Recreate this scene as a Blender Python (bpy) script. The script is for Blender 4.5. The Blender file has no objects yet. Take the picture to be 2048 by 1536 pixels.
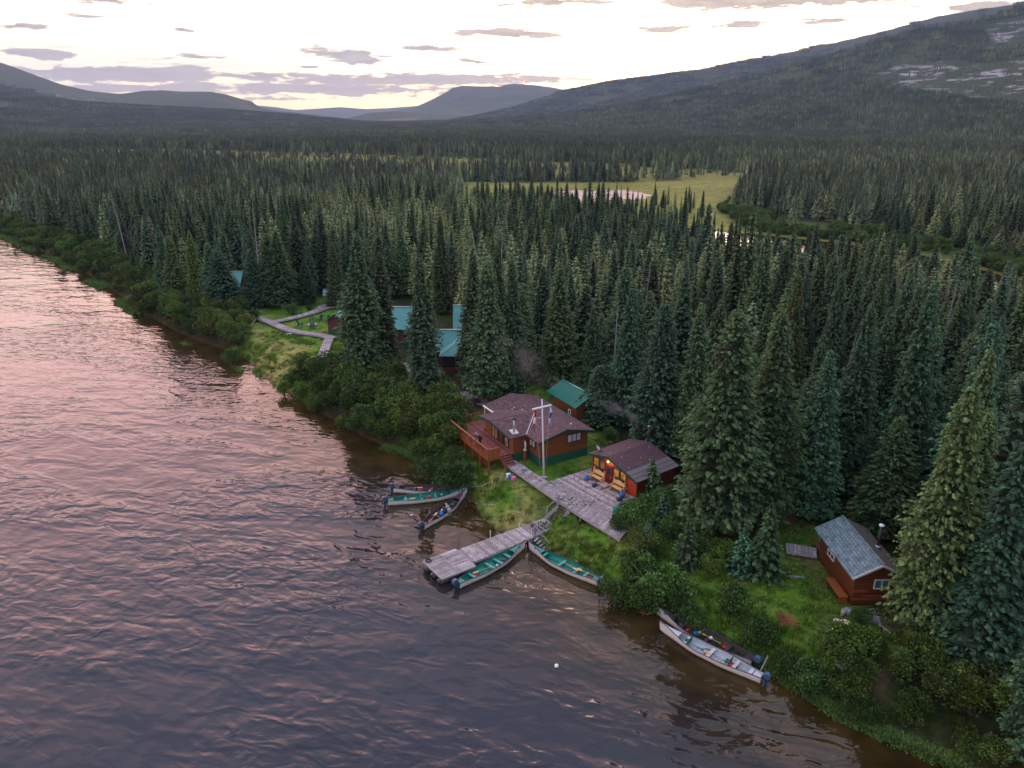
import bpy, math, random
import numpy as np
from mathutils import Vector, Matrix

# ------------------------------------------------------------------ camera, sky, sun, exposure
FPX, HORIZON_ROW, CAM_H = 1500.0, 233.0, 34.0
PITCH = math.atan((768 - HORIZON_ROW) / FPX)
CP, SP = math.cos(PITCH), math.sin(PITCH)
sc = bpy.context.scene
col = sc.collection
cam_d = bpy.data.cameras.new("camera"); cam = bpy.data.objects.new("camera", cam_d); col.objects.link(cam)
cam.location = (0, 0, CAM_H); cam.rotation_euler = (math.pi / 2 - PITCH, 0, 0)
cam_d.sensor_width = 36; cam_d.lens = 36 * FPX / 2048; cam_d.clip_start = .5; cam_d.clip_end = 60000
sc.camera = cam

def ray(px, py):
    u = (px - 1024) / FPX; v = (768 - py) / FPX
    return np.array([u, CP + v * SP, -SP + v * CP])
def P(px, py, z=1.93):                      # point at height z seen at a photo pixel
    d = ray(px, py); t = (z - CAM_H) / d[2]; return np.array([d[0] * t, d[1] * t, z])
def azel(px, py):
    d = ray(px, py); return math.degrees(math.atan2(d[0], d[1])), math.degrees(math.atan2(d[2], math.hypot(d[0], d[1])))
def project(x, y, z):
    fw = y * CP - (z - CAM_H) * SP; up = y * SP + (z - CAM_H) * CP
    return 1024 + FPX * x / fw, 768 - FPX * up / fw

class NG:                                   # tiny node helper
    def __init__(s, tree): s.t = tree; s.n = tree.nodes; s.l = tree.links
    def new(s, typ, **kw):
        n = s.n.new(typ)
        for k, v in kw.items(): setattr(n, k, v)
        return n
    def put(s, sock, val):
        if val is None: return
        if isinstance(val, bpy.types.NodeSocket): s.l.new(val, sock)
        else: sock.default_value = val
    def math(s, op, a, b=None, c=None, clamp=False):
        n = s.new('ShaderNodeMath', operation=op, use_clamp=clamp)
        s.put(n.inputs[0], a)
        if b is not None: s.put(n.inputs[1], b)
        if c is not None: s.put(n.inputs[2], c)
        return n.outputs[0]
    def vmath(s, op, a, b=None, out=0):
        n = s.new('ShaderNodeVectorMath', operation=op); s.put(n.inputs[0], a)
        if b is not None: s.put(n.inputs[1], b)
        return n.outputs[out]
    def mix(s, f, a, b, mode='MIX'):
        n = s.new('ShaderNodeMix', data_type='RGBA', blend_type=mode)
        s.put(n.inputs[0], f)
        for sk, val in ((n.inputs[6], a), (n.inputs[7], b)):
            if not isinstance(val, bpy.types.NodeSocket): val = (*val[:3], 1)
            s.put(sk, val)
        return n.outputs[2]
    def ramp(s, f, stops, interp='LINEAR'):
        n = s.new('ShaderNodeValToRGB'); n.color_ramp.interpolation = interp; e = n.color_ramp.elements
        while len(e) < len(stops): e.new(.5)
        for el, (p, c) in zip(e, stops):
            el.position = p; el.color = (*c, 1) if not isinstance(c, (int, float)) else (c, c, c, 1)
        s.put(n.inputs[0], f); return n.outputs[0]
    def mrange(s, v, a, b, c=0., d=1., smooth=True):
        n = s.new('ShaderNodeMapRange'); n.interpolation_type = 'SMOOTHSTEP' if smooth else 'LINEAR'
        s.put(n.inputs[0], v)
        for i, x in enumerate((a, b, c, d)): s.put(n.inputs[1 + i], x)
        return n.outputs[0]
    def noise(s, vec, scale, detail=3, rough=.5, dist=0., out=0):
        n = s.new('ShaderNodeTexNoise'); s.put(n.inputs['Vector'], vec)
        for k, v in (('Scale', scale), ('Detail', detail), ('Roughness', rough), ('Distortion', dist)): s.put(n.inputs[k], v)
        return n.outputs[out]
    def comb(s, x, y, z=0.):
        n = s.new('ShaderNodeCombineXYZ')
        for i, v in enumerate((x, y, z)): s.put(n.inputs[i], v)
        return n.outputs[0]
    def sep(s, v):
        n = s.new('ShaderNodeSeparateXYZ'); s.put(n.inputs[0], v); return n.outputs

SUN_EL, SUN_AZ = 7.0, 9.0                   # low sun behind thin cloud, over the valley ahead
w = bpy.data.worlds.new("World"); sc.world = w; w.use_nodes = True
g = NG(w.node_tree); g.n.clear()
out = g.new('ShaderNodeOutputWorld'); bg = g.new('ShaderNodeBackground'); g.l.new(bg.outputs[0], out.inputs[0])
sky = g.new('ShaderNodeTexSky', sky_type='NISHITA'); sky.sun_disc = False
sky.sun_elevation = math.radians(SUN_EL); sky.sun_rotation = math.radians(SUN_AZ); sky.altitude = 400; sky.dust_density = 2.0
tc = g.new('ShaderNodeTexCoord'); d = g.vmath('NORMALIZE', tc.outputs['Generated'])
sx = g.sep(d)
az = g.math('MULTIPLY', g.math('ARCTAN2', sx[0], sx[1]), 57.2958)
el = g.math('MULTIPLY', g.math('ARCSINE', sx[2]), 57.2958)
elp = g.math('DIVIDE', el, 90., clamp=True)
front = g.ramp(elp, [(0, (.85, .66, .40)), (.02, (1.05, .86, .56)), (.05, (1.2, 1.06, .80)), (.085, (1.45, 1.2, .98)), (.13, (3.1, 1.85, 1.55)),
                     (.19, (3.3, 1.78, 1.62)), (.29, (2.35, 1.42, 1.36)), (.40, (1.5, 1.22, 1.34)), (.5, (1.0, 1.06, 1.36)), (1, (.60, .70, .95))])
back = g.ramp(elp, [(0, (.34, .33, .45)), (.12, (.44, .41, .54)), (.4, (.5, .54, .76)), (1, (.60, .70, .95))])
fb = g.mrange(g.math('SUBTRACT', sx[1], g.math('MULTIPLY', sx[0], .25)), -.55, .75)
base = g.mix(fb, back, front)
base = g.vmath('ADD', g.vmath('MULTIPLY', base, (.9, .9, .9)), g.vmath('MULTIPLY', sky.outputs[0], (.04, .04, .04)))
# high broken cloud overhead (seen only in the water)
hv = g.vmath('DIVIDE', d, g.comb(g.math('ADD', sx[2], .12), g.math('ADD', sx[2], .12), 1.))
hn = g.noise(hv, 2.6, 5, .58, .4)
hc = g.math('MULTIPLY', g.mrange(hn, .46, .66), g.mrange(el, 15., 28.))
hcol = g.mix(g.mrange(el, 14., 44.), (1.75, 1.06, 1.02), (.50, .53, .70))
base = g.mix(g.math('MULTIPLY', hc, .62), base, hcol)
# warm wash at the upper left
base = g.mix(g.math('MULTIPLY', g.math('MULTIPLY', g.mrange(az, -14., -34.), g.mrange(el, 2.5, 6.)), g.mrange(el, 12., 8., 0., .75)), base, (1.5, 1.12, .72))
# the cloud banks one can see: centre and half widths in image pixels, converted to azimuth and elevation degrees
av = g.comb(az, el, 0.)
wn = g.noise(g.comb(g.math('MULTIPLY', az, .30), g.math('MULTIPLY', el, 1.7), 0.), 1.3, 6, .66)
wc = g.noise(g.comb(g.math('MULTIPLY', az, .35), g.math('MULTIPLY', el, 1.1), 3.), 1.0, 4, .6, out=1)
av = g.vmath('ADD', av, g.vmath('MULTIPLY', g.vmath('SUBTRACT', wc, (.5, .5, .5)), (3.6, .9, 0.)))
CL = [(1020, 66, 150, 13, 1.), (690, 108, 112, 18, .9), (735, 122, 50, 14, .9), (855, 96, 75, 8, .9), (950, 121, 40, 6, .8), (1335, 57, 66, 8, .9),
      (1485, 47, 62, 10, .9), (1640, 41, 66, 6, .8), (1600, -6, 430, 26, 1.6), (80, 106, 120, 9, .95), (50, 53, 70, 7, .85),
      (250, 148, 290, 24, 1.1), (520, 152, 150, 12, .95), (840, 160, 420, 16, 1.15), (640, 178, 360, 17, 1.0), (400, 113, 95, 6, .7), (372, 60, 42, 6, .8),
      (170, 32, 100, 7, .5), (605, 130, 36, 5, .8), (200, 3, 120, 9, .8), (1110, 4, 150, 10, .9), (1960, 14, 230, 20, .6),
      (300, 176, 290, 14, .9), (120, 140, 150, 9, .8), (980, 176, 190, 7, .7), (1080, 158, 130, 6, .7), (560, 196, 260, 6, .5), (900, 190, 300, 5, .4)]
fld = None
for (x, y, wx, wy, s_) in CL:
    a0, e0 = azel(x, y); a1, _ = azel(x + wx, y); _, e1 = azel(x, y - wy)
    q = g.vmath('MULTIPLY', g.vmath('SUBTRACT', av, (a0, e0, 0.)), (1 / abs(a1 - a0), 1 / abs(e1 - e0), 0.))
    ln = g.math('MULTIPLY_ADD', g.vmath('LENGTH', q, out=1), -s_, s_)
    fld = ln if fld is None else g.math('MAXIMUM', fld, ln)
thn = g.noise(g.comb(g.math('MULTIPLY', az, .11), g.math('MULTIPLY', el, 2.1), 7.), 1.0, 6, .68, .3)
streak = g.math('MULTIPLY', g.mrange(thn, .52, .66), g.math('MULTIPLY', g.mrange(el, .2, 1.2), g.mrange(el, 8.5, 2.5)))
base = g.mix(g.math('MULTIPLY', streak, .55), base, (.62, .50, .44))
dens = g.mrange(g.math('ADD', fld, g.math('MULTIPLY', g.math('SUBTRACT', wn, .5), 2.3)), .12, .46)
ccol = g.mix(g.mrange(wn, .3, .7), (.24, .18, .115), (.50, .39, .29))
ccol = g.mix(g.mrange(el, 4., 1.), ccol, (.46, .35, .28))
ccol = g.mix(g.mrange(dens, 0., .6), (1.0, .78, .66), ccol)
base = g.mix(g.math('MULTIPLY', dens, .93), base, ccol)
g.l.new(base, bg.inputs[0]); bg.inputs[1].default_value = 1.0
w.cycles.sampling_method = 'MANUAL'; w.cycles.sample_map_resolution = 1024

sun_d = bpy.data.lights.new("sun", 'SUN'); sun_d.energy = .5; sun_d.angle = math.radians(24); sun_d.color = (1, .80, .62)
sun = bpy.data.objects.new("sun", sun_d); col.objects.link(sun)
_e, _a = math.radians(11), math.radians(SUN_AZ)
sdir = Vector((math.sin(_a) * math.cos(_e), math.cos(_a) * math.cos(_e), math.sin(_e)))
sun.rotation_euler = sdir.to_track_quat('Z', 'Y').to_euler()
sc.view_settings.view_transform = 'Standard'; sc.view_settings.look = 'None'
sc.view_settings.exposure = 0.6; sc.view_settings.gamma = 1
sc.cycles.volume_bounces = 0; sc.cycles.max_bounces = 6; sc.cycles.diffuse_bounces = 2; sc.cycles.glossy_bounces = 3
sc.cycles.transparent_max_bounces = 8

K = 34 / 30.0  # buildings fitted to image pixels, then scaled about the point below the camera
G = 1.93            # height of the camp's ground above the water
PAT = 2.2           # height of the boardwalks

# ------------------------------------------------------------------ helpers
def link(o, parent=None):
    col.objects.link(o)
    if parent is not None: o.parent = parent
    return o
def tag(o, label=None, cat=None, group=None, kind=None):
    if label: o['label'] = label
    if cat: o['category'] = cat
    if group: o['group'] = group
    if kind: o['kind'] = kind
    return o
def thing(name, label, cat, loc=(0, 0, 0), rz=0., group=None, scale=None):
    o = bpy.data.objects.new(name, None); o.empty_display_size = .2; link(o)
    o.location = [float(c) for c in loc]; o.rotation_euler = (0, 0, rz)
    if scale is not None: o.scale = scale
    return tag(o, label, cat, group)
def copy_tree(o, parent=None):
    c = o.copy(); col.objects.link(c)
    if parent is not None: c.parent = parent
    for ch in list(o.children): copy_tree(ch, c)
    return c

class MB:
    def __init__(s, k=1.): s.v = []; s.f = []; s.c = []; s.k = k
    def add(s, vs, fs, c=.5):
        b = len(s.v); s.v += [tuple(float(a) for a in p) for p in vs]
        s.f += [tuple(b + i for i in f) for f in fs]; s.c += [c] * len(fs); return s
    def box(s, c, d, rz=0., ry=0., rx=0., cv=.5):
        x, y, z = [a / 2 for a in d]
        M = Matrix.Rotation(rz, 3, 'Z') @ Matrix.Rotation(ry, 3, 'Y') @ Matrix.Rotation(rx, 3, 'X')
        vs = [M @ Vector(p) + Vector([float(q) for q in c]) for p in ((-x, -y, -z), (x, -y, -z), (x, y, -z), (-x, y, -z), (-x, -y, z), (x, -y, z), (x, y, z), (-x, y, z))]
        return s.add(vs, [(0, 3, 2, 1), (4, 5, 6, 7), (0, 1, 5, 4), (1, 2, 6, 5), (2, 3, 7, 6), (3, 0, 4, 7)], cv)
    def bar(s, a, b, w_, h_, cv=.5):            # square bar from a to b
        a, b = Vector([float(q) for q in a]), Vector([float(q) for q in b]); dd = (b - a).normalized()
        up = Vector((0, 0, 1)) if abs(dd.z) < .95 else Vector((1, 0, 0))
        sd = dd.cross(up).normalized(); up = sd.cross(dd)
        vs = [p + sd * i * w_ / 2 + up * j * h_ / 2 for p in (a, b) for i, j in ((-1, -1), (1, -1), (1, 1), (-1, 1))]
        return s.add(vs, [(0, 1, 2, 3), (7, 6, 5, 4), (0, 4, 5, 1), (1, 5, 6, 2), (2, 6, 7, 3), (3, 7, 4, 0)], cv)
    def prism(s, poly, off, cv=.5):             # polygon (3d) extruded by vector off
        n = len(poly); a = [Vector([float(q) for q in p]) for p in poly]; o = Vector([float(q) for q in off])
        vs = a + [p + o for p in a]
        return s.add(vs, [tuple(range(n - 1, -1, -1)), tuple(range(n, 2 * n))] + [(i, (i + 1) % n, n + (i + 1) % n, n + i) for i in range(n)], cv)
    def tube(s, pts, r, n=8, cv=.5, cap=True):
        pts = [Vector([float(q) for q in p]) for p in pts]; m = len(pts)
        rs = r if isinstance(r, (list, tuple)) else [r] * m
        vs = []
        for i, p in enumerate(pts):
            t = (pts[min(i + 1, m - 1)] - pts[max(i - 1, 0)]).normalized()
            up = Vector((0, 0, 1)) if abs(t.z) < .9 else Vector((1, 0, 0))
            a = t.cross(up).normalized(); b = t.cross(a)
            vs += [p + (a * math.cos(2 * math.pi * k / n) + b * math.sin(2 * math.pi * k / n)) * rs[i] for k in range(n)]
        fs = [(i * n + k, i * n + (k + 1) % n, (i + 1) * n + (k + 1) % n, (i + 1) * n + k) for i in range(m - 1) for k in range(n)]
        if cap: fs += [tuple(range(n - 1, -1, -1)), tuple((m - 1) * n + k for k in range(n))]
        return s.add(vs, fs, cv)
    def blob(s, c, r, seed=0, jit=.2, nu=8, nv=6, cv=.5):
        R = random.Random(seed); vs = []
        rr = r if isinstance(r, (tuple, list)) else (r, r, r)
        for j in range(nv + 1):
            th = math.pi * j / nv
            for i in range(nu):
                ph = 2 * math.pi * i / nu; q = 1 + R.uniform(-jit, jit) if 0 < j < nv else 1
                vs.append((c[0] + rr[0] * q * math.sin(th) * math.cos(ph), c[1] + rr[1] * q * math.sin(th) * math.sin(ph), c[2] + rr[2] * q * math.cos(th)))
        return s.add(vs, [(j * nu + i, j * nu + (i + 1) % nu, (j + 1) * nu + (i + 1) % nu, (j + 1) * nu + i) for j in range(nv) for i in range(nu)], cv)
    def build(s, name, mat, parent=None, smooth=False, bevel=0.):
        me = bpy.data.meshes.new(name); me.from_pydata([(x * s.k, y * s.k, z * s.k) for x, y, z in s.v], [], s.f)
        me.materials.append(mat)
        if smooth: me.shade_smooth()
        at = me.attributes.new('pv', 'FLOAT', 'FACE'); at.data.foreach_set('value', s.c)
        o = bpy.data.objects.new(name, me); link(o, parent)
        if bevel:
            b = o.modifiers.new('bevel', 'BEVEL'); b.width = bevel; b.segments = 2; b.limit_method = 'ANGLE'
        return o

def np_mesh(name, V, F, mat, attrs=None, smooth=False):
    me = bpy.data.meshes.new(name); V = np.asarray(V, np.float32); F = np.asarray(F, np.int32); k = F.shape[1]
    me.vertices.add(len(V)); me.vertices.foreach_set('co', V.ravel())
    me.loops.add(F.size); me.loops.foreach_set('vertex_index', F.ravel())
    me.polygons.add(len(F)); me.polygons.foreach_set('loop_start', np.arange(0, F.size, k, dtype=np.int32))
    me.polygons.foreach_set('loop_total', np.full(len(F), k, np.int32))
    me.update(calc_edges=True)
    if smooth: me.polygons.foreach_set('use_smooth', np.ones(len(F), bool))
    if mat: me.materials.append(mat)
    for n_, (dom, typ, arr) in (attrs or {}).items():
        a = me.attributes.new(n_, typ, dom); a.data.foreach_set('color' if typ == 'FLOAT_COLOR' else 'value', np.asarray(arr, np.float32).ravel())
    return me

# ------------------------------------------------------------------ materials
def mat(name, build):
    m = bpy.data.materials.new(name); m.use_nodes = True; g = NG(m.node_tree)
    b = m.node_tree.nodes['Principled BSDF']; build(g, b); return m
def attr(g, n, out='Fac'):
    a = g.new('ShaderNodeAttribute'); a.attribute_name = n; return a.outputs[out]
def objc(g): return g.new('ShaderNodeTexCoord').outputs['Object']
def bump(g, b, h, dist, strength=1.):
    n = g.new('ShaderNodeBump'); n.inputs['Strength'].default_value = strength; n.inputs['Distance'].default_value = dist
    g.put(n.inputs['Height'], h); g.l.new(n.outputs[0], b.inputs['Normal'])
def plain(name, c, rough=.6, var=.15, scale=3., metal=0., spec=None, pv=0.):
    def f(g, b):
        n = g.noise(objc(g), scale, 4, .6)
        lo = tuple(x * (1 - var) for x in c); hi = tuple(x * (1 + var) for x in c)
        cc = g.mix(n, lo, hi)
        if pv: cc = g.mix(1., cc, g.ramp(attr(g, 'pv'), [(0, 1 - pv), (1, 1 + pv)]), 'MULTIPLY')
        g.l.new(cc, b.inputs['Base Color']); b.inputs['Roughness'].default_value = rough; b.inputs['Metallic'].default_value = metal
        if spec is not None: b.inputs['Specular IOR Level'].default_value = spec
        bump(g, b, n, .01, .3)
    return mat(name, f)
def siding(name, c1, c2, pitch=.17, groove=.55):
    def f(g, b):
        o = objc(g); z = g.sep(o)[2]
        fr = g.math('FRACT', g.math('DIVIDE', z, pitch)); rnd = g.math('FLOOR', g.math('DIVIDE', z, pitch))
        streak = g.noise(g.vmath('MULTIPLY', o, (1.2, 1.2, 9.)), 1.4, 5, .65)
        row = g.noise(g.comb(rnd, 0., 0.), 1.7, 2)
        cc = g.mix(g.math('MULTIPLY_ADD', row, .6, g.math('MULTIPLY', streak, .5)), c1, c2)
        gr = g.mrange(fr, 0., .16, groove, 1.)
        cc = g.mix(1., cc, g.comb(gr, gr, gr), 'MULTIPLY')
        g.l.new(cc, b.inputs['Base Color']); b.inputs['Roughness'].default_value = .55
        rd = g.math('SINE', g.math('MULTIPLY', fr, math.pi)); bump(g, b, rd, .04, .8)
    return mat(name, f)
def shingles(name, cols, swap=False, rowh=.16):
    def f(g, b):
        o = objc(g); s_ = g.sep(o); v = g.comb(s_[1], s_[0]) if swap else g.comb(s_[0], s_[1])
        br = g.new('ShaderNodeTexBrick'); g.put(br.inputs['Vector'], v)
        br.offset = .5; br.inputs['Scale'].default_value = 1.; br.inputs['Brick Width'].default_value = .34; br.inputs['Row Height'].default_value = rowh
        br.inputs['Mortar Size'].default_value = .012; br.inputs['Color1'].default_value = (0, 0, 0, 1); br.inputs['Color2'].default_value = (1, 1, 1, 1)
        br.inputs['Mortar'].default_value = (.2, .2, .2, 1); br.inputs['Bias'].default_value = 0.
        pt = g.noise(g.vmath('MULTIPLY', v, (1.2, 2.6, 1.)), 1.35, 4, .75)
        k = g.math('ADD', g.math('MULTIPLY', br.outputs['Color'], .34), g.math('MULTIPLY', g.math('SUBTRACT', pt, .40), 2.6))
        cc = g.ramp(k, cols); cc = g.mix(br.outputs['Fac'], cc, tuple(x * .45 for x in cols[0][1]))
        g.l.new(cc, b.inputs['Base Color']); b.inputs['Roughness'].default_value = .8
        bump(g, b, br.outputs['Fac'], -.02, .7)
    return mat(name, f)
def planks(name, c1, c2):
    def f(g, b):
        o = objc(g); n = g.noise(o, 2.2, 6, .7); n2 = g.noise(o, .45, 3, .6)
        cc = g.mix(attr(g, 'pv'), tuple(x * .78 for x in c1), tuple(x * 1.08 for x in c2))
        cc = g.mix(g.mrange(n, .35, .75), cc, tuple(x * .62 for x in c1))
        cc = g.mix(g.mrange(n2, .45, .7, 0., .45), cc, (c1[0] * .75, c1[1] * .68, c1[2] * .62))
        g.l.new(cc, b.inputs['Base Color']); b.inputs['Roughness'].default_value = .8; bump(g, b, n, .01, .4)
    return mat(name, f)

M = {}
M['siding'] = siding('cedar_log_siding', (.085, .026, .008), (.29, .092, .020), .2, .35)
M['siding2'] = siding('stained_red_siding', (.085, .016, .008), (.19, .042, .014), .16, .4)
M['siding3'] = siding('dark_board_siding', (.045, .014, .006), (.20, .05, .012), .30, .5)
M['redwall'] = siding('dull_red_siding', (.06, .012, .008), (.13, .025, .014), .15)
M['skirt'] = plain('green_skirting', (.012, .085, .055), .5, .2, 2.)
M['trim'] = plain('dark_green_trim', (.010, .048, .036), .5, .2)
M['shingle'] = shingles('purple_brown_shingles', [(0, (.045, .028, .038)), (.38, (.085, .048, .058)), (.58, (.155, .068, .068)), (1, (.30, .12, .09))])
M['shingle_w'] = shingles('purple_brown_shingles_wing', [(0, (.045, .028, .038)), (.38, (.085, .048, .058)), (.58, (.155, .068, .068)), (1, (.30, .12, .09))], True)
M['shingle_s'] = shingles('maroon_shingles', [(0, (.075, .040, .050)), (.4, (.105, .050, .060)), (.8, (.145, .066, .074)), (1, (.18, .085, .09))])
M['shingle_c'] = shingles('weathered_grey_green_shingles', [(0, (.07, .105, .115)), (.35, (.14, .21, .23)), (.7, (.20, .28, .30)), (1, (.28, .36, .37))], rowh=.2)
M['mossy'] = shingles('mossy_brown_shingles', [(0, (.045, .055, .055)), (.4, (.10, .085, .07)), (.7, (.15, .09, .05)), (1, (.19, .17, .13))], rowh=.2)
M['metal_g'] = plain('green_metal_roofing', (.010, .17, .125), .38, .3, .9, 0., .5)
M['metal_t'] = plain('pale_teal_metal_roofing', (.06, .25, .22), .40, .35, .9, 0., .5)
M['roll'] = plain('grey_roll_roofing', (.15, .13, .13), .7, .2, 2.)
M['deck'] = planks('red_brown_decking', (.20, .055, .042), (.34, .11, .085))
M['rail'] = plain('orange_cedar_rail', (.26, .075, .018), .5, .3, 2.)
M['walk'] = planks('weathered_grey_planks', (.28, .24, .24), (.50, .44, .44))
M['grey_wood'] = plain('grey_weathered_timber', (.33, .30, .32), .75, .25, 3.)
M['white'] = plain('white_paint', (.78, .77, .78), .5, .08)
M['dirty_white'] = plain('dirty_white', (.55, .55, .56), .6, .2)
M['steel'] = plain('galvanised_metal', (.45, .46, .48), .4, .12, 4., .6)
M['black_metal'] = plain('sooty_steel', (.05, .042, .042), .5, .3, 3., .3)
M['pine'] = plain('pale_pine', (.60, .38, .17), .55, .15, 3.)
M['glass'] = mat('dark_window_glass', lambda g, b: (b.inputs['Base Color'].__setattr__('default_value', (.015, .02, .025, 1)), b.inputs['Roughness'].__setattr__('default_value', .06)))
def lit(name, c, s_):
    def f(g, b):
        n = g.noise(objc(g), 2.6, 3, .6); cc = g.mix(g.mrange(n, .35, .65), tuple(x * .35 for x in c), c)
        b.inputs['Base Color'].default_value = (.03, .02, .01, 1); b.inputs['Roughness'].default_value = .1
        g.l.new(cc, b.inputs['Emission Color']); b.inputs['Emission Strength'].default_value = s_
    return mat(name, f)
M['lit'] = lit('lamplit_window', (.62, .22, .035), .55)
M['lit_dim'] = lit('dim_lamplit_window', (.30, .11, .05), .45)
M['curtain'] = plain('pale_curtain', (.50, .44, .46), .8, .15, 5.)
M['teal_curtain'] = plain('teal_curtain', (.05, .16, .17), .7, .3, 5.)
M['door_red'] = plain('dark_red_door', (.15, .018, .018), .45, .15)
M['door_orange'] = plain('orange_red_door', (.42, .045, .012), .5, .22, 2.)
M['blue'] = plain('blue_fabric', (.015, .13, .42), .6, .3, 6.)
M['navy'] = plain('navy_fabric', (.018, .028, .09), .7, .4, 6.)
M['red'] = plain('red_plastic', (.50, .02, .018), .4, .2, 5.)
M['orange'] = plain('orange_plastic', (.65, .12, .02), .4, .2, 5.)
M['pink'] = plain('pink_plastic', (.66, .16, .25), .5, .15, 5.)
M['green_b'] = plain('green_barrel', (.008, .19, .10), .45, .15, 3.)
M['adiron'] = plain('dark_green_chair_paint', (.010, .075, .065), .5, .2)
def hull_f(g, b):
    o = objc(g); n = g.noise(o, 3., 4, .6); z = g.math('ADD', g.sep(o)[2], g.math('MULTIPLY', g.math('SUBTRACT', n, .5), .14))
    c = g.mix(n, (.56, .55, .52), (.68, .66, .62)); c = g.mix(g.mrange(z, .16, .0), c, (.26, .17, .08)); g.l.new(c, b.inputs['Base Color']); b.inputs['Roughness'].default_value = .38
M['hull_w'] = mat('off_white_hull_with_brown_waterline', hull_f)
M['in_green'] = plain('green_boat_interior', (.006, .19, .135), .45, .3, 3., pv=.3)
M['in_brown'] = plain('dark_plum_boat_interior', (.055, .032, .040), .6, .35, 3., pv=.3)
M['in_white'] = plain('pale_grey_boat_interior', (.40, .44, .46), .5, .18, 3., pv=.3)
M['gun_dark'] = plain('dark_gunwale', (.035, .035, .045), .5, .3)
M['gun_green'] = plain('green_gunwale', (.02, .14, .11), .5, .3)
M['seat_green'] = plain('dark_green_seat_cloth', (.012, .10, .075), .7, .2)
M['seat_teal'] = plain('teal_painted_seat', (.04, .30, .24), .5, .2)
M['motor'] = plain('blue_grey_motor_cowl', (.045, .10, .17), .3, .2, 4., 0., .5)
M['motor_d'] = plain('dark_blue_motor_leg', (.018, .055, .095), .35, .2, 4.)
M['paddle'] = plain('varnished_paddle', (.58, .36, .12), .4, .15, 3.)
M['skin'] = plain('skin', (.48, .25, .18), .5, .05)
M['shirt_n'] = plain('navy_shirt', (.020, .030, .09), .85, .3, 6.)
M['shirt_g'] = plain('charcoal_shirt', (.06, .065, .08), .85, .3, 6.)
M['trouser'] = plain('black_trousers', (.015, .015, .02), .85, .3, 6.)
M['wader'] = plain('pale_grey_waders', (.36, .33, .32), .7, .15, 6.)
M['cap'] = plain('pale_pink_cap', (.55, .36, .36), .8, .1, 6.)
M['rock'] = plain('pale_lichen_rock', (.30, .30, .33), .85, .75, 2.5)
M['bark'] = plain('grey_bark', (.075, .060, .055), .9, .4, 6.)
M['dead'] = plain('bleached_dead_wood', (.26, .24, .25), .85, .35, 4.)
M['cutwood'] = plain('cut_log_end', (.55, .42, .34), .8, .3, 8.)
M['brownneedle2'] = plain('purple_brown_twigs', (.085, .06, .075), .9, .4, 4.)
M['deadneedle'] = plain('orange_brown_twigs', (.28, .10, .045), .9, .4, 4.)
M['soil'] = plain('dark_mud_clods', (.040, .022, .022), .95, .4, 5.)
M['float'] = plain('black_dock_float', (.012, .018, .024), .35, .4, 2.)
M['rope'] = plain('tan_rope', (.42, .27, .10), .8, .2)
M['ash'] = plain('fire_pit_stone', (.45, .42, .41), .9, .3, 3.)
# ------------------------------------------------------------------ the lie of the land
rng = np.random.default_rng(7)
SH_PX = [(0, 466), (60, 492), (130, 522), (200, 562), (245, 594), (300, 632), (350, 662), (400, 684), (450, 700), (490, 716), (515, 740), (545, 772), (590, 796), (640, 826),
         (700, 862), (760, 890), (820, 908), (868, 925), (905, 948), (934, 966), (944, 1000), (962, 1035), (990, 1062), (1035, 1072), (1075, 1092),
         (1120, 1112), (1180, 1142), (1222, 1172), (1262, 1192), (1310, 1212), (1360, 1236), (1420, 1275), (1500, 1308), (1548, 1336), (1600, 1372), (1680, 1424), (1760, 1462), (1850, 1500), (1945, 1538), (2060, 1590), (2300, 1700)]
shore = [P(x, y, 0)[:2] for x, y in SH_PX]
s0, s1 = shore[0], shore[1]; dv = (s0 - s1) / np.linalg.norm(s0 - s1)
dv = np.array([dv[0] - .18, dv[1]]); 
shore = [s0 + dv * 1400, s0 + dv * 300 + np.array([-14, 6])] + shore + [shore[-1] + np.array([60, -70])]
SHORE = np.array(shore)
LAKE = np.vstack([SHORE, [[-60, -260], [-330, -120], SHORE[0] + np.array([-240, -160])]])
def pxpoly(pts, z=G): return np.array([P(x, y, z)[:2] for x, y in pts])
SLOUGH = pxpoly([(1250, 446), (1330, 450), (1430, 462), (1520, 470), (1620, 480), (1740, 494), (1850, 512), (1950, 536), (2060, 566), (2300, 640), (2300, 700),
                 (2060, 615), (1950, 580), (1850, 560), (1740, 550), (1640, 548), (1500, 535), (1400, 505), (1300, 475)], 0)
THICK = pxpoly([(1440, 416), (1560, 434), (1700, 453), (1850, 477), (2070, 520), (2320, 575), (2320, 606), (2080, 548), (1960, 520), (1850, 496), (1700, 472), (1500, 452), (1445, 425)])
POND = pxpoly([(1052, 396), (1100, 387), (1150, 381), (1190, 384), (1250, 381), (1302, 391), (1270, 396), (1200, 397), (1160, 402), (1110, 401), (1050, 408), (985, 411), (974, 406), (1020, 401)], 0)
MEADOW = pxpoly([(930, 362), (1040, 364), (1060, 364), (1300, 362), (1475, 358), (1490, 362), (1455, 400), (1445, 425), (1500, 452), (1700, 472), (1850, 496), (1960, 520), (2080, 548), (2320, 606), (2320, 660),
                 (2060, 590), (1850, 535), (1740, 515), (1600, 500), (1430, 480), (1290, 462), (1180, 450), (1080, 425), (960, 408), (925, 385)])
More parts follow.
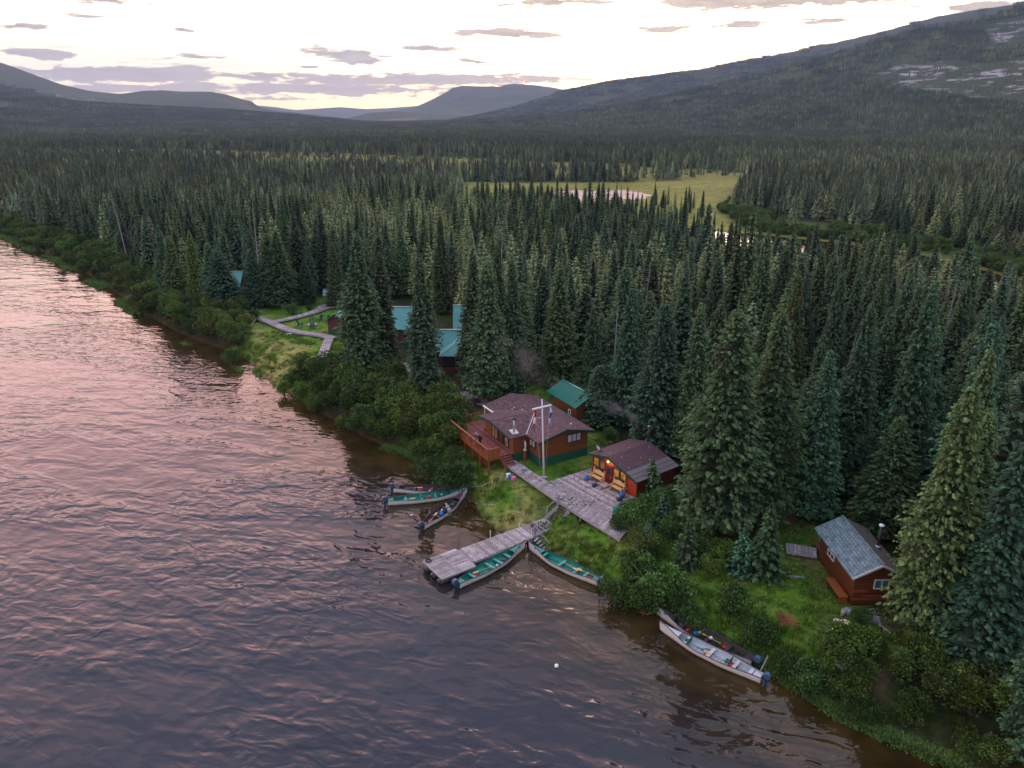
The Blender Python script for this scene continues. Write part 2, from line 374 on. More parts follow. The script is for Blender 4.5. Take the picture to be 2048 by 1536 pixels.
BOGS = [pxpoly(b) for b in ([(0, 297), (350, 298), (700, 306), (1000, 318), (1250, 328), (1500, 345), (1500, 362), (1300, 358), (1000, 348), (740, 348), (560, 338), (300, 322), (0, 318)],
        [(40, 263), (280, 264), (420, 265), (700, 268), (900, 270), (900, 277), (700, 281), (400, 280), (40, 276)], [(1380, 346), (1470, 344), (1500, 352), (1440, 358), (1380, 352)],
        [(1380, 346), (1420, 345), (1430, 350), (1400, 352), (1380, 351)])]
LAWN = pxpoly([(470, 612), (560, 606), (650, 596), (700, 620), (720, 680), (740, 712), (830, 735), (870, 755), (940, 770), (1000, 800), (1060, 770), (1120, 755), (1200, 790), (1220, 860), (1190, 900), (1270, 1000), (1330, 1060),
               (1420, 1090), (1500, 1130), (1600, 1050), (1690, 1060), (1720, 1200), (1840, 1230), (1800, 1300), (1700, 1310), (1560, 1320), (1400, 1260), (1200, 1160), (1000, 1090), (920, 980), (900, 900), (760, 800), (640, 780), (500, 740), (470, 690)])
TRACK = pxpoly([(1606, 1112), (1626, 1108), (1650, 1170), (1662, 1215), (1650, 1262), (1622, 1262), (1630, 1190)])
DRY = [pxpoly(b) for b in ([(505, 650), (560, 672), (620, 700), (650, 730), (620, 770), (540, 765), (495, 720)], [(935, 955), (990, 930), (1040, 965), (1085, 1000), (1080, 1040), (1040, 1068), (985, 1060), (945, 1005)])]
BARE = [pxpoly(b) for b in ([(895, 810), (960, 790), (985, 820), (930, 850), (900, 850)], [(1700, 1200), (1850, 1200), (1920, 1290), (1860, 1300), (1760, 1240)], [(845, 745), (945, 765), (935, 792), (880, 790)],
        [(1540, 1010), (1600, 1010), (1600, 1070), (1540, 1060)], [(1690, 1285), (1760, 1290), (1800, 1330), (1740, 1350), (1690, 1320)])]

def inside(poly, x, y):
    r = np.zeros(x.shape, bool); n = len(poly); j = n - 1
    for i in range(n):
        xi, yi = poly[i]; xj, yj = poly[j]
        c = ((yi > y) != (yj > y)) & (x < (xj - xi) * (y - yi) / (yj - yi + 1e-12) + xi); r ^= c; j = i
    return r
def sdist(poly, x, y):                     # signed distance, negative inside
    dm = np.full(x.shape, 1e18)
    for i in range(len(poly)):
        a = poly[i]; b = poly[(i + 1) % len(poly)]; ab = b - a
        t = np.clip(((x - a[0]) * ab[0] + (y - a[1]) * ab[1]) / (ab @ ab + 1e-9), 0, 1)
        dm = np.minimum(dm, (x - a[0] - t * ab[0]) ** 2 + (y - a[1] - t * ab[1]) ** 2)
    return np.where(inside(poly, x, y), -1, 1) * np.sqrt(dm)
def sst(a, b, v): t = np.clip((v - a) / (b - a), 0, 1); return t * t * (3 - 2 * t)
_g = np.random.default_rng(3).random((256, 256))
def vnoise(x, y):
    xi = np.floor(x).astype(int); yi = np.floor(y).astype(int); fx = x - xi; fy = y - yi; fx = fx * fx * (3 - 2 * fx); fy = fy * fy * (3 - 2 * fy)
    a = _g[xi & 255, yi & 255]; b = _g[(xi + 1) & 255, yi & 255]; c = _g[xi & 255, (yi + 1) & 255]; d_ = _g[(xi + 1) & 255, (yi + 1) & 255]
    return (a * (1 - fx) + b * fx) * (1 - fy) + (c * (1 - fx) + d_ * fx) * fy
def fbm(x, y, s, o=4):
    r = 0; a = .5
    for i in range(o): r = r + a * vnoise(x / s + 17.3 * i, y / s + 9.1 * i); s /= 2.03; a *= .5
    return r / (1 - .5 ** o)

GWAY = (P(1102, 1044, .66)[:2], P(1000, 1085, .66)[:2]); SWAY = (P(1102, 1044, .66)[:2], P(1127, 1017, 2.2)[:2])
def segd(x, y, s_):
    a, b = s_; ab = b - a; t = np.clip(((x - a[0]) * ab[0] + (y - a[1]) * ab[1]) / (ab @ ab), 0, 1); return np.hypot(x - a[0] - t * ab[0], y - a[1] - t * ab[1])
def SWT(x, y): a, b = SWAY; ab = b - a; return np.clip(((x - a[0]) * ab[0] + (y - a[1]) * ab[1]) / (ab @ ab), 0, 1)
RANGES = [  # crest line (photo pixels), crest distance, foot distance at the left / right end, roughness
    ([(960, 246), (1060, 238), (1174, 225), (1374, 186), (1524, 151), (1674, 108), (1774, 76), (1924, 41), (2048, 15), (2300, -35), (2600, -60)], 2400, (2100, 760), 6),
    ([(900, 243), (960, 232), (1030, 216), (1124, 183), (1224, 163), (1324, 150), (1424, 135), (1524, 115), (1674, 84), (1774, 60), (1874, 32), (1949, 19), (2048, 5), (2300, -20), (2600, -30)], 4200, (3300, 2700), 10),
    ([(700, 240), (760, 228), (830, 214), (862, 200), (893, 184), (906, 175), (925, 171), (1000, 173), (1010, 169), (1030, 167), (1075, 170), (1130, 179), (1200, 190), (1300, 205)], 7600, (5600, 5600), 16),
    ([(690, 238), (735, 226), (790, 222), (850, 226), (950, 232)], 5200, (4400, 4400), 4),
    ([(-500, 20), (-200, 80), (0, 124), (60, 146), (120, 168), (180, 182), (240, 188), (290, 181), (330, 180), (360, 183), (420, 183), (450, 188), (480, 197), (505, 203), (515, 214), (560, 222), (640, 230), (720, 240)], 5200, (2000, 4200), 12),
    ([(-400, 150), (0, 188), (150, 205), (300, 214), (450, 222), (600, 234), (640, 240)], 3200, (1800, 2600), 8),
    ([(440, 212), (520, 211), (550, 214), (590, 220), (640, 217), (680, 214), (730, 218), (780, 216), (840, 211), (900, 205)], 11500, (9000, 9000), 18)]
def hills(x, y):
    r = np.hypot(x, y); a = np.degrees(np.arctan2(x, y)); h = np.zeros_like(r)
    for px, D, (f0, f1), rough in RANGES:
        ae = np.array([azel(*p) for p in px]); A = ae[:, 0]; E = ae[:, 1]
        top = CAM_H + D * np.tan(np.radians(np.interp(a, A, E))); top = np.maximum(top - G, 0) * sst(A[0] - 4, A[0], a) * sst(A[-1] + 4, A[-1], a)
        F = np.interp(a, [A[0], A[-1]], [f0, f1])
        t = np.clip((r - F) / (D - F), 0, 1); prof = t ** 1.25
        back = 1 - .55 * sst(D, D * 1.5, r)
        hh = top * prof * back
        hh = hh * (1 + (fbm(x, y, D * .12, 4) - .5) * .22 * 4 * t * (1 - t)) + (fbm(x, y, 260, 4) - .5) * rough * t * (1 - t) * 4
        h = np.maximum(h, hh)
    return h
def land(x, y, sd=None):
    x = np.asarray(x, float); y = np.asarray(y, float)
    if sd is None: sd = sdist(LAKE, x, y)
    h = np.where(sd > 0, G * sst(-.6, 3.7, sd) - .13, -1.5 * sst(0, 6, -sd) - .13)
    near = (np.abs(x) < 900) & (y < 900)
    ds = np.full(x.shape, 99.); dp = np.full(x.shape, 99.)
    if near.any():
        ds[near] = sdist(SLOUGH, x[near], y[near]); dp[near] = sdist(POND, x[near], y[near])
    m = np.minimum(ds, dp)
    wet = np.where(m > 0, .28 + (G - .28) * sst(2, 30, m), .28 - 1.1 * sst(0, 4, -m) - .12)
    h = np.where(sd > 0, np.minimum(h, wet), h)
    gm = (x > -8) & (x < 9) & (y > 40) & (y < 70)
    if gm.any():
        dg = segd(x[gm], y[gm], GWAY); hg = h[gm]; h = h.copy(); h[gm] = np.minimum(hg, .40 + .42 * np.maximum(dg - 1.1, 0)); ds2 = segd(x[gm], y[gm], SWAY); tt = SWT(x[gm], y[gm]); h[gm] = np.where(ds2 < 1.3, np.minimum(hg, .4 + 1.35 * tt), h[gm])
    r = np.hypot(x, y)
    h = h + np.where(sd > 3, (fbm(x, y, 9, 3) - .5) * .16 + (fbm(x, y, 60, 2) - .5) * 1.2 * sst(110, 300, r), 0)
    return h + hills(x, y) * (sd > 0)

N1, N2 = 900, 900
def warp(n, a, b, c=0.): s_ = np.linspace(-1, 1, n); return c + a * np.sinh(b * s_)
gx = warp(N1, 24., 7.05, 0.); gy = np.concatenate([np.linspace(-260, 20, 60, endpoint=False), 20 + np.cumsum(np.concatenate([np.full(150, .42), .42 * np.exp(np.linspace(0, 5.62, N2 - 210))]))])
X, Y = np.meshgrid(gx, gy, indexing='ij'); SD = sdist(LAKE, X, Y)
Z = land(X, Y, SD)
nx, ny = X.shape
idx = np.arange(nx * ny).reshape(nx, ny)
F = np.stack([idx[:-1, :-1], idx[1:, :-1], idx[1:, 1:], idx[:-1, 1:]], -1).reshape(-1, 4)
R_ = np.hypot(X, Y)
# ground cover colour: what grows or lies there
C = np.zeros((nx, ny, 3)); nz = fbm(X, Y, 14, 4); nz2 = fbm(X + 50, Y, 2.6, 4)
floor_c = np.array([.030, .024, .014]); moss = np.array([.024, .040, .012]); lawn = np.array([.080, .175, .018]); dry = np.array([.25, .22, .075]); bare = np.array([.095, .056, .045])
bog = np.array([.155, .17, .038]); far = np.array([.018, .034, .016]); mud = np.array([.050, .034, .018])
def put(m, c): C[:] = C * (1 - m[..., None]) + c * m[..., None]
C[:] = floor_c; put(sst(.42, .6, nz) * .8, moss)
put(sst(250, 420, R_), far); put(sst(.55, .60, fbm(X, Y, 190, 4)) * sst(.52, .57, fbm(X + 500, Y, 260, 3)) * sst(800, 1000, R_) * .9, bog * .7)
near = (np.abs(X) < 150) & (Y < 260)
def zone(poly, soft, x=X, y=Y, msk=None):
    r = np.zeros(x.shape); msk = np.ones(x.shape, bool) if msk is None else msk
    r[msk] = sst(soft, -soft, sdist(poly, x[msk], y[msk])); return r
jx = (fbm(X, Y, 5, 3) - .5) * 3; 
zl = zone(LAWN, 2., X + jx, Y + jx, near); put(zl, lawn * (1 + (nz2[..., None] - .5) * .7))
put(zl * sst(.50, .64, nz2) * .45, dry * .75)
for p_ in DRY: zz = zone(p_, 1.8, X + jx, Y - jx, near); put(zz * sst(.28, .55, nz2) * .95, dry)
for p_ in BARE + [TRACK]: zz = zone(p_, 1.5, X + jx, Y - jx, near); put(zz * sst(.3, .5, nz2), bare)
mid = (np.abs(X) < 500) & (Y > 100) & (Y < 700)
zm = zone(MEADOW, 6., X, Y, mid); put(zm, bog * (1 + (nz[..., None] - .5) * .5))
zt = zone(THICK, 5., X, Y, mid); put(zt, np.array([.045, .07, .02]))
for b in BOGS: zz = zone(b, 12., X, Y + (nz - .5) * 60, (Y > 300) & (Y < 2500)); put(zz * .9, bog * .8)
put(sst(.7, .0, SD) * (SD > -2) * .8, mud)
put(sst(0, -1.5, SD), np.array([.055, .034, .014]))
HH = hills(X, Y); hill = sst(12, 60, HH)
put(hill * .8, np.array([.024, .048, .022])); put(hill * sst(.48, .62, fbm(X, Y, 190, 4)) * .35, np.array([.050, .064, .022]))
high = sst(190, 330, HH) * (R_ > 3000) ; put(high * .7, np.array([.055, .062, .048]))
pxs, pys = project(X, np.maximum(Y, 60), Z)
rockpoly = np.array([(1745, 150), (1800, 128), (1900, 124), (1960, 132), (2048, 120), (2300, 120), (2300, 215), (2048, 205), (1960, 196), (1880, 180), (1800, 172)])
rock2 = np.array([(1985, 50), (2048, 40), (2300, 30), (2300, 100), (2048, 85), (1975, 92)])
onh = (HH > 20) & (R_ < 3200) & (Y > 100)
rockm = np.zeros(X.shape); rockm[onh] = np.maximum(sst(10, -14, sdist(rockpoly, pxs[onh], pys[onh])), sst(10, -10, sdist(rock2, pxs[onh], pys[onh])) * .8)
lm = (HH > 30) & (R_ > 2400) & (X < 0); lp = np.array([(60, 195), (120, 188), (200, 200), (210, 212), (140, 210)])
rockm[lm] = np.maximum(rockm[lm], .8 * sst(6, -6, sdist(lp, pxs[lm], pys[lm])))

def ground_mat(g, b):
    o = objc(g); cc = attr(g, 'cover', 'Color'); n = g.noise(o, 1.8, 6, .7); n2 = g.noise(o, .35, 4, .6)
    k = g.mrange(n, .25, .75, .55, 1.45); cc = g.mix(1., cc, g.comb(k, k, g.math('MULTIPLY', k, .92)), 'MULTIPLY')
    k2 = g.mrange(n2, .3, .7, .78, 1.22); cc = g.mix(1., cc, g.comb(g.math('POWER', k2, 1.6), k2, k2), 'MULTIPLY')
    rn = g.noise(g.vmath('MULTIPLY', o, (1., .45, 2.4)), .022, 5, .68)
    rk = g.math('MULTIPLY', attr(g, 'rocky'), g.mrange(rn, .53, .60))
    cc = g.mix(rk, cc, g.mix(n2, (.19, .18, .20), (.34, .33, .36)))
    g.l.new(cc, b.inputs['Base Color']); b.inputs['Roughness'].default_value = .95; b.inputs['Specular IOR Level'].default_value = .1
    bump(g, b, n, .12, .8)
M['ground'] = mat('ground_cover', ground_mat)
me = np_mesh('ground', np.stack([X, Y, Z], -1).reshape(-1, 3), F, M['ground'],
             {'cover': ('POINT', 'FLOAT_COLOR', np.concatenate([C, np.ones((nx, ny, 1))], -1)), 'rocky': ('POINT', 'FLOAT', rockm)}, True)
ground = bpy.data.objects.new('ground', me); link(ground); tag(ground, 'valley floor with lawns, forest floor and wooded hills around it', 'ground', kind='structure')

# ------------------------------------------------------------------ water
def water_mat(name, slope, size, body1, body2, rough=.02):
    def f(g, b):
        o = objc(g); dp = attr(g, 'depth')
        # slow bands of ruffled and smooth water over short ripples
        base = g.vmath('MULTIPLY', o, (1., .62, 1.))
        rot = g.new('ShaderNodeVectorRotate'); rot.inputs['Angle'].default_value = .30; g.l.new(o, rot.inputs['Vector']); rv = g.vmath('MULTIPLY', rot.outputs[0], (.62, 1.10, 1.))
        big = g.noise(rv, .30 / size, 2, .5, .6); mid_ = g.noise(rv, .78 / size, 1, .5, .9); sm = g.noise(rv, 2.3 / size, 2, .5, .4)
        patch = g.mrange(g.noise(g.vmath('MULTIPLY', rot.outputs[0], (.5, 1.6, 1.)), .045, 4, .62, .8), .40, .60, .40, 1.45)
        calm = g.mrange(dp, .5, 9., .30, 1.)
        hgt = g.math('ADD', g.math('MULTIPLY', big, .85), g.math('ADD', g.math('MULTIPLY', g.math('MULTIPLY', mid_, .46), patch), g.math('MULTIPLY', g.math('MULTIPLY', sm, .11), patch)))
        hgt = g.math('MULTIPLY', hgt, calm)
        n = g.noise(o, .30, 5, .65, .3); weed = g.mrange(g.noise(g.vmath('ADD', o, (31., 4., 0.)), .22, 4, .7, .5), .60, .70)
        shallow = g.mrange(dp, 1., 15., 1., 0.)
        c = g.mix(g.mrange(n, .35, .65), body1, tuple(x * .45 for x in body1)); c = g.mix(g.math('MULTIPLY', weed, .7), c, (.035, .042, .006))
        c = g.mix(shallow, body2, c)
        g.l.new(c, b.inputs['Base Color']); b.inputs['Roughness'].default_value = rough; b.inputs['IOR'].default_value = 1.33
        b.inputs['Specular IOR Level'].default_value = .5
        bump(g, b, hgt, slope, 1.)
    return mat(name, f)
M['lake'] = water_mat('peat_brown_lake_water', .27, 1., (.050, .032, .009), (.022, .024, .034))
M['still'] = water_mat('still_slough_water', .05, 1., (.03, .018, .008), (.010, .010, .010))
M['pond'] = plain('shallow_muddy_pond_water', (.25, .185, .165), .6, .25, .3, 0., .25)
lx = np.concatenate([-warp(150, 22., 4.3)[75:][::-1] * 1.0, warp(150, 22., 4.3)[75:]]); lx = np.unique(np.round(lx, 3)); ly = np.concatenate([np.linspace(-260, 20, 15, endpoint=False), 20 + 1.2 * np.expm1(np.linspace(0, 7.1, 160))])
WX, WY = np.meshgrid(lx, ly, indexing='ij'); WD = np.clip(-sdist(LAKE, WX, WY), -3, 60)
ix = np.arange(WX.size).reshape(WX.shape); WF = np.stack([ix[:-1, :-1], ix[1:, :-1], ix[1:, 1:], ix[:-1, 1:]], -1)
keep = (np.maximum.reduce([WD[:-1, :-1], WD[1:, :-1], WD[1:, 1:], WD[:-1, 1:]]) > -2.9) & (WY[:-1, :-1] < 1500)
me = np_mesh('water', np.stack([WX, WY, WX * 0], -1).reshape(-1, 3), WF[keep], M['lake'], {'depth': ('POINT', 'FLOAT', WD)}, True)
wat = bpy.data.objects.new('water', me); link(wat); tag(wat, 'wide brown lake with pink and grey sky on its ripples', 'water', kind='structure')
for poly, lab in ((SLOUGH, 'dark still slough half hidden behind the spruces'), (POND, 'pale pond lying in the open meadow')):
    mn = poly.min(0) - 3; mx = poly.max(0) + 3; qx, qy = np.meshgrid(np.linspace(mn[0], mx[0], 40), np.linspace(mn[1], mx[1], 40), indexing='ij'); qi = np.arange(1600).reshape(40, 40)
    me = np_mesh('water', np.stack([qx, qy, qx * 0 + .16], -1).reshape(-1, 3), np.stack([qi[:-1, :-1], qi[1:, :-1], qi[1:, 1:], qi[:-1, 1:]], -1).reshape(-1, 4), M['still' if poly is SLOUGH else 'pond'], {'depth': ('POINT', 'FLOAT', np.clip(-sdist(poly, qx, qy), 0, 30))}, True)
    o = bpy.data.objects.new('water', me); link(o); tag(o, lab, 'water', kind='structure')

# ------------------------------------------------------------------ trees
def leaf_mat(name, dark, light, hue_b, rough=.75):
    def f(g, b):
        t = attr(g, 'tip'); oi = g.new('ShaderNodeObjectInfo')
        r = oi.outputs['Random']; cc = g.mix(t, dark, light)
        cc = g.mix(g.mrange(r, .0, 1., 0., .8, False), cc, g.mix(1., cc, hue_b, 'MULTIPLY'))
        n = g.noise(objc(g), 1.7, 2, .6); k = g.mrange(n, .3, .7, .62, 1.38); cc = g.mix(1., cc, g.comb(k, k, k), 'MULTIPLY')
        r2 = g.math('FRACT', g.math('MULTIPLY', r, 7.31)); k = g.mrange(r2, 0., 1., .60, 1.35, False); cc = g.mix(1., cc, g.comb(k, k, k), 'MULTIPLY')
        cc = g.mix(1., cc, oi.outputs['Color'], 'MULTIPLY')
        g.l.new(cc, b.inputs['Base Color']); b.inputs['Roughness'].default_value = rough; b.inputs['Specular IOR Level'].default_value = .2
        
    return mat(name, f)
M['needle'] = leaf_mat('spruce_needles', (.009, .020, .013), (.090, .188, .098), (1.45, 1.06, .58))  # wide dark-to-light range also paints crown shade, inner needles dark
M['larch'] = leaf_mat('larch_needles', (.055, .085, .034), (.30, .41, .19), (1.15, 1.0, .8))
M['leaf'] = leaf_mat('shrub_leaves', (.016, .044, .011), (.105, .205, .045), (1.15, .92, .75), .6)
M['farleaf'] = leaf_mat('far_needles', (.022, .042, .029), (.150, .215, .115), (1.38, 1.12, .78))
M['brownneedle'] = leaf_mat('dead_needles', (.045, .030, .032), (.11, .075, .07), (1., 1., 1.))

def quads(base, axis, side, L, W, sag=0.):
    # rhombus sprays: base, left, tip, right
    tip = base + axis * L[:, None]; midp = base + axis * (L * .5)[:, None]
    a = midp + side * (W / 2)[:, None]; b = midp - side * (W / 2)[:, None]
    tip = tip + np.array([0, 0, 1.]) * (-sag * L)[:, None]
    return np.stack([base, a, tip, b], 1)
def conifer(seed, H=14., R=2., nw=34, nb=8, ns=16, L=.5, W=.2, larch=False, low=.05, top=.72):
    r = np.random.default_rng(seed); Q = []; T = []
    lean = r.normal(0, .012, 2)
    bulge = 1 + .16 * np.sin(np.linspace(0, 9, 60) * r.uniform(.7, 1.3) + r.uniform(0, 6)) 
    sector = r.uniform(.78, 1.18, (7, 9))
    for i in range(nw):
        u = (i + r.uniform(-.3, .3)) / nw; u = min(max(u, 0.), .985)
        z = H * (low + (1 - low) * u); s_ = 1 - u
        prof = (s_ ** top) * (.62 + .38 * min(1, u * 5 + .35)) * np.interp(u, np.linspace(0, 1, 60), bulge)
        if larch: prof = s_ ** .85
        n = max(4, int(nb * (.55 + .45 * s_)))
        ph = r.uniform(0, 6.28) + np.arange(n) * 2 * np.pi / n + r.normal(0, .25, n)
        sec = sector[min(6, int(u * 7)), (np.floor((ph % 6.283) / 6.284 * 9)).astype(int)]
        ln = np.maximum(.12, R * prof * r.uniform(.70, 1.2, n) * sec)
        m = max(3, int(ns * (.35 + .65 * s_)))
        t = r.uniform(.0, 1.0, (n, m)) ** .62
        off = r.normal(0, .20 if not larch else .16, (n, m)) * ln[:, None] * (1.15 - t)
        rad = np.stack([np.cos(ph), np.sin(ph)], -1)[:, None]; tan = np.stack([-np.sin(ph), np.cos(ph)], -1)[:, None]
        xy = rad * (ln[:, None] * t)[..., None] + tan * off[..., None]
        droop = (.42 if u < .8 else .05) * (.7 if larch else 1.)
        zz = z - droop * ln[:, None] * t + .28 * ln[:, None] * t * t + r.normal(0, .06 if not larch else .13, (n, m)) - .25 * np.abs(off)
        base = np.concatenate([xy, zz[..., None]], -1).reshape(-1, 3); k = len(base)
        a = (np.repeat(ph, m) + np.sign(off).ravel() * r.uniform(.1, 1.0, k) + r.normal(0, .3, k)); el_ = r.normal(.12, .38, k) + (.5 if u > .9 else 0)
        if larch: el_ = r.normal(-.1, .5, k)
        ax = np.stack([np.cos(a) * np.cos(el_), np.sin(a) * np.cos(el_), np.sin(el_)], -1)
        ref = np.stack([-np.sin(a), np.cos(a), r.normal(0, .55, k)], -1); ref -= ax * (ref * ax).sum(-1, keepdims=True); ref /= np.linalg.norm(ref, axis=-1, keepdims=True)
        sc_ = (.55 + .45 * s_) * r.uniform(.6, 1.25, k)
        base[:, :2] += lean * z
        Q.append(quads(base, ax, ref, L * sc_, W * sc_, .12)); clump = np.repeat(r.uniform(-.14, .18, n), m)
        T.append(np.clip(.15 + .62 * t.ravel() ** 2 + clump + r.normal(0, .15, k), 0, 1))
    # leader
    k = 14; base = np.stack([r.normal(0, .04, k) + lean[0] * H, r.normal(0, .04, k) + lean[1] * H, H * (1 - r.uniform(0, .06, k))], -1); a = r.uniform(0, 6.28, k)
    ax = np.stack([np.cos(a) * .5, np.sin(a) * .5, np.full(k, .86)], -1); ref = np.stack([-np.sin(a), np.cos(a), a * 0], -1)
    Q.append(quads(base, ax, ref, np.full(k, L * .8), np.full(k, W * .5))); T.append(r.uniform(.4, .8, k))
    Q = np.concatenate(Q); T = np.concatenate(T)
    return Q.reshape(-1, 3), np.arange(len(Q) * 4).reshape(-1, 4), T, lean
def spruce(seed, H=14., R=2., nw=34, nb=9, nc=5, cs=.24, low=.05, top=.6, col=.62):
    """core of inner foliage, domed needle cushions along the branches, ragged sprays at the tips"""
    r = np.random.default_rng(seed); V = []; T = []; lean = r.normal(0, .012, 2)
    bul = 1 + .13 * np.sin(np.linspace(0, 9, 60) * r.uniform(.7, 1.3) + r.uniform(0, 6)); sector = r.uniform(.80, 1.16, (8, 7))
    def prof(u): return (1 - u) ** top * np.minimum(1, .55 + u * 5) * np.interp(u, np.linspace(0, 1, 60), bul)
    # core, coloured darkest to paint the shade inside the crown
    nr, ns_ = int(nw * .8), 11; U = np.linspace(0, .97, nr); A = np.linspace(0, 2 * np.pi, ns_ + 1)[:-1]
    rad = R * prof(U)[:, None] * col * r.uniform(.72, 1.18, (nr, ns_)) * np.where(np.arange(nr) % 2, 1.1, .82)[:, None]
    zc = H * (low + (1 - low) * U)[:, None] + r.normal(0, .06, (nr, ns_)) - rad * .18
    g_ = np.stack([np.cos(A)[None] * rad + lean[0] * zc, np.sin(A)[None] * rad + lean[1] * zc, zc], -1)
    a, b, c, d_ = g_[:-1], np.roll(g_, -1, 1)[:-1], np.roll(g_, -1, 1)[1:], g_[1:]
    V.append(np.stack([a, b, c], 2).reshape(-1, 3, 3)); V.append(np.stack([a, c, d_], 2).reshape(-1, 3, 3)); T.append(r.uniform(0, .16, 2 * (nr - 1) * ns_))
    for i in range(nw):
        u = min(max((i + r.uniform(-.35, .35)) / nw, 0), .985); z = H * (low + (1 - low) * u); s_ = 1 - u
        n = max(4, int(nb * (.45 + .55 * s_ ** .6))); ph = r.uniform(0, 6.28) + np.arange(n) * 2 * np.pi / n + r.normal(0, .22, n)
        ln = np.maximum(.10, R * prof(u) * r.uniform(.74, 1.12) * r.uniform(.82, 1.12, n) * sector[min(7, int(u * 8)), (np.floor((ph % 6.2831) / 6.2832 * 7)).astype(int)])
        m = max(2, int(round(nc * (.4 + .6 * s_)))); t = np.linspace(.50, 1.0, m)[None] + r.normal(0, .05, (n, m)); off = r.normal(0, .13, (n, m)) * ln[:, None] * (1.3 - t)
        ca, sa = np.cos(ph)[:, None], np.sin(ph)[:, None]; rr_ = ln[:, None] * t
        C = np.stack([ca * rr_ - sa * off, sa * rr_ + ca * off, z - .40 * rr_ * (1 if u < .85 else .2) + .24 * rr_ * t + r.normal(0, .05, (n, m))], -1).reshape(-1, 3)
        C[:, :2] += lean * z; k = len(C); P2 = np.repeat(ph, m) + r.normal(0, .25, k)
        out = np.stack([np.cos(P2), np.sin(P2), np.zeros(k)], -1); tan = np.stack([-np.sin(P2), np.cos(P2), np.zeros(k)], -1); up = np.tile([0, 0, 1.], (k, 1))
        pit = r.normal(.30, .22, k)[:, None]; ax1 = out * np.cos(pit) - up * np.sin(pit); nrm = out * np.sin(pit) + up * np.cos(pit)
        q = cs * r.uniform(.65, 1.3, k) * (.55 + .45 * s_ ** .5); apex = C + nrm * (q * .50)[:, None] - ax1 * (q * .2)[:, None]; kk = 6; ring = []
        for j in range(kk):
            a_ = 2 * np.pi * j / kk + r.normal(0, .25, k); rl = q * r.uniform(.6, 1.35, k) * np.where(j == 0, 1.5, 1.)
            ring.append(C + ax1 * (np.cos(a_) * rl * 1.15)[:, None] + tan * (np.sin(a_) * rl)[:, None] - nrm * (q * r.uniform(0, .5, k))[:, None])
        base = np.clip(.10 + .42 * (t.ravel() - .5) * 2 + r.normal(0, .10, k) + np.repeat(r.normal(0, .09, n), m), 0, 1)  # cushions painted darker inward as crown shade, tips paler as new growth
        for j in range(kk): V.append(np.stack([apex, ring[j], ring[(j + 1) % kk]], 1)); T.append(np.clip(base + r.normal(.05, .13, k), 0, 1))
        # sprays past the tips
        b0 = np.stack([np.cos(ph) * ln * .9, np.sin(ph) * ln * .9, z - .16 * ln], -1); b0[:, :2] += lean * z; L2 = cs * r.uniform(1.2, 2.2, n); sd_ = np.stack([-np.sin(ph), np.cos(ph), ph * 0], -1)
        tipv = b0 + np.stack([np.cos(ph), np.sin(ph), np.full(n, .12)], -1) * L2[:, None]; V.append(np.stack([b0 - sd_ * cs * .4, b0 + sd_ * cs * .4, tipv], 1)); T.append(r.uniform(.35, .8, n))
    k = 10; a_ = r.uniform(0, 6.28, k); tp_ = np.array([lean[0] * H, lean[1] * H, H]); b0 = tp_ - np.stack([a_ * 0, a_ * 0, r.uniform(.1, .8, k)], -1)
    V.append(np.stack([b0, b0 + np.stack([np.cos(a_) * .16, np.sin(a_) * .16, a_ * 0 + .05], -1), b0 + np.stack([np.cos(a_) * .04, np.sin(a_) * .04, a_ * 0 + .35], -1)], 1)); T.append(r.uniform(.4, .8, k))
    V = np.concatenate(V); return V.reshape(-1, 3), np.arange(len(V) * 3).reshape(-1, 3), np.concatenate(T), lean
def trunk_mesh(name, H, r0, m, seed=0, limbs=0, lean=(0, 0)):
    b = MB(); R = random.Random(seed)
    b.tube([(lean[0] * z, lean[1] * z, z) for z in (-.4, H * .3, H * .6, H * .93)], [r0, r0 * .8, r0 * .5, .02], 7)
    for i in range(limbs):
        z = H * R.uniform(.06, .75); a = R.uniform(0, 6.28); l = R.uniform(.5, 1.2) * (1 - z / H)
        b.tube([(0, 0, z), (math.cos(a) * l, math.sin(a) * l, z - .15 * l)], [r0 * .2, .01], 4)
    o = b.build(name, m, smooth=True); me_ = o.data; bpy.data.objects.remove(o); return me_
SPR = []; 
for i in range(8):
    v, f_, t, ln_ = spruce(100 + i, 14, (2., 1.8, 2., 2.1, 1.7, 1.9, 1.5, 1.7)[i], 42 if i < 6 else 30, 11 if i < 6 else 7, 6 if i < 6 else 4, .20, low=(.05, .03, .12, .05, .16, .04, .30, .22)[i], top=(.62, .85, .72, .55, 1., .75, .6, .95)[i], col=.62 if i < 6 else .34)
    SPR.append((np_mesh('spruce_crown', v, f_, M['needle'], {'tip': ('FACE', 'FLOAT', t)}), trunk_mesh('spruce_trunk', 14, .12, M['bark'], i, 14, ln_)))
LAR = []
for i in range(4):
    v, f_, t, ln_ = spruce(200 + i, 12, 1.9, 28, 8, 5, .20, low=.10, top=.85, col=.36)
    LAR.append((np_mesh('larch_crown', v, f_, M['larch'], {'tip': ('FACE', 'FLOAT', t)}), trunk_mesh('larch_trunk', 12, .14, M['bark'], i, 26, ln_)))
BIG = []
for i in range(4):
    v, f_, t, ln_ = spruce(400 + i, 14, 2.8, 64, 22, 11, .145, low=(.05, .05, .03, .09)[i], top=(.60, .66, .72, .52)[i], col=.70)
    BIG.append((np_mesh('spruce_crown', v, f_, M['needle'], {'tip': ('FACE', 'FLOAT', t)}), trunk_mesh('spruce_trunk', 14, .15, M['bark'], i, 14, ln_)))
SML = []
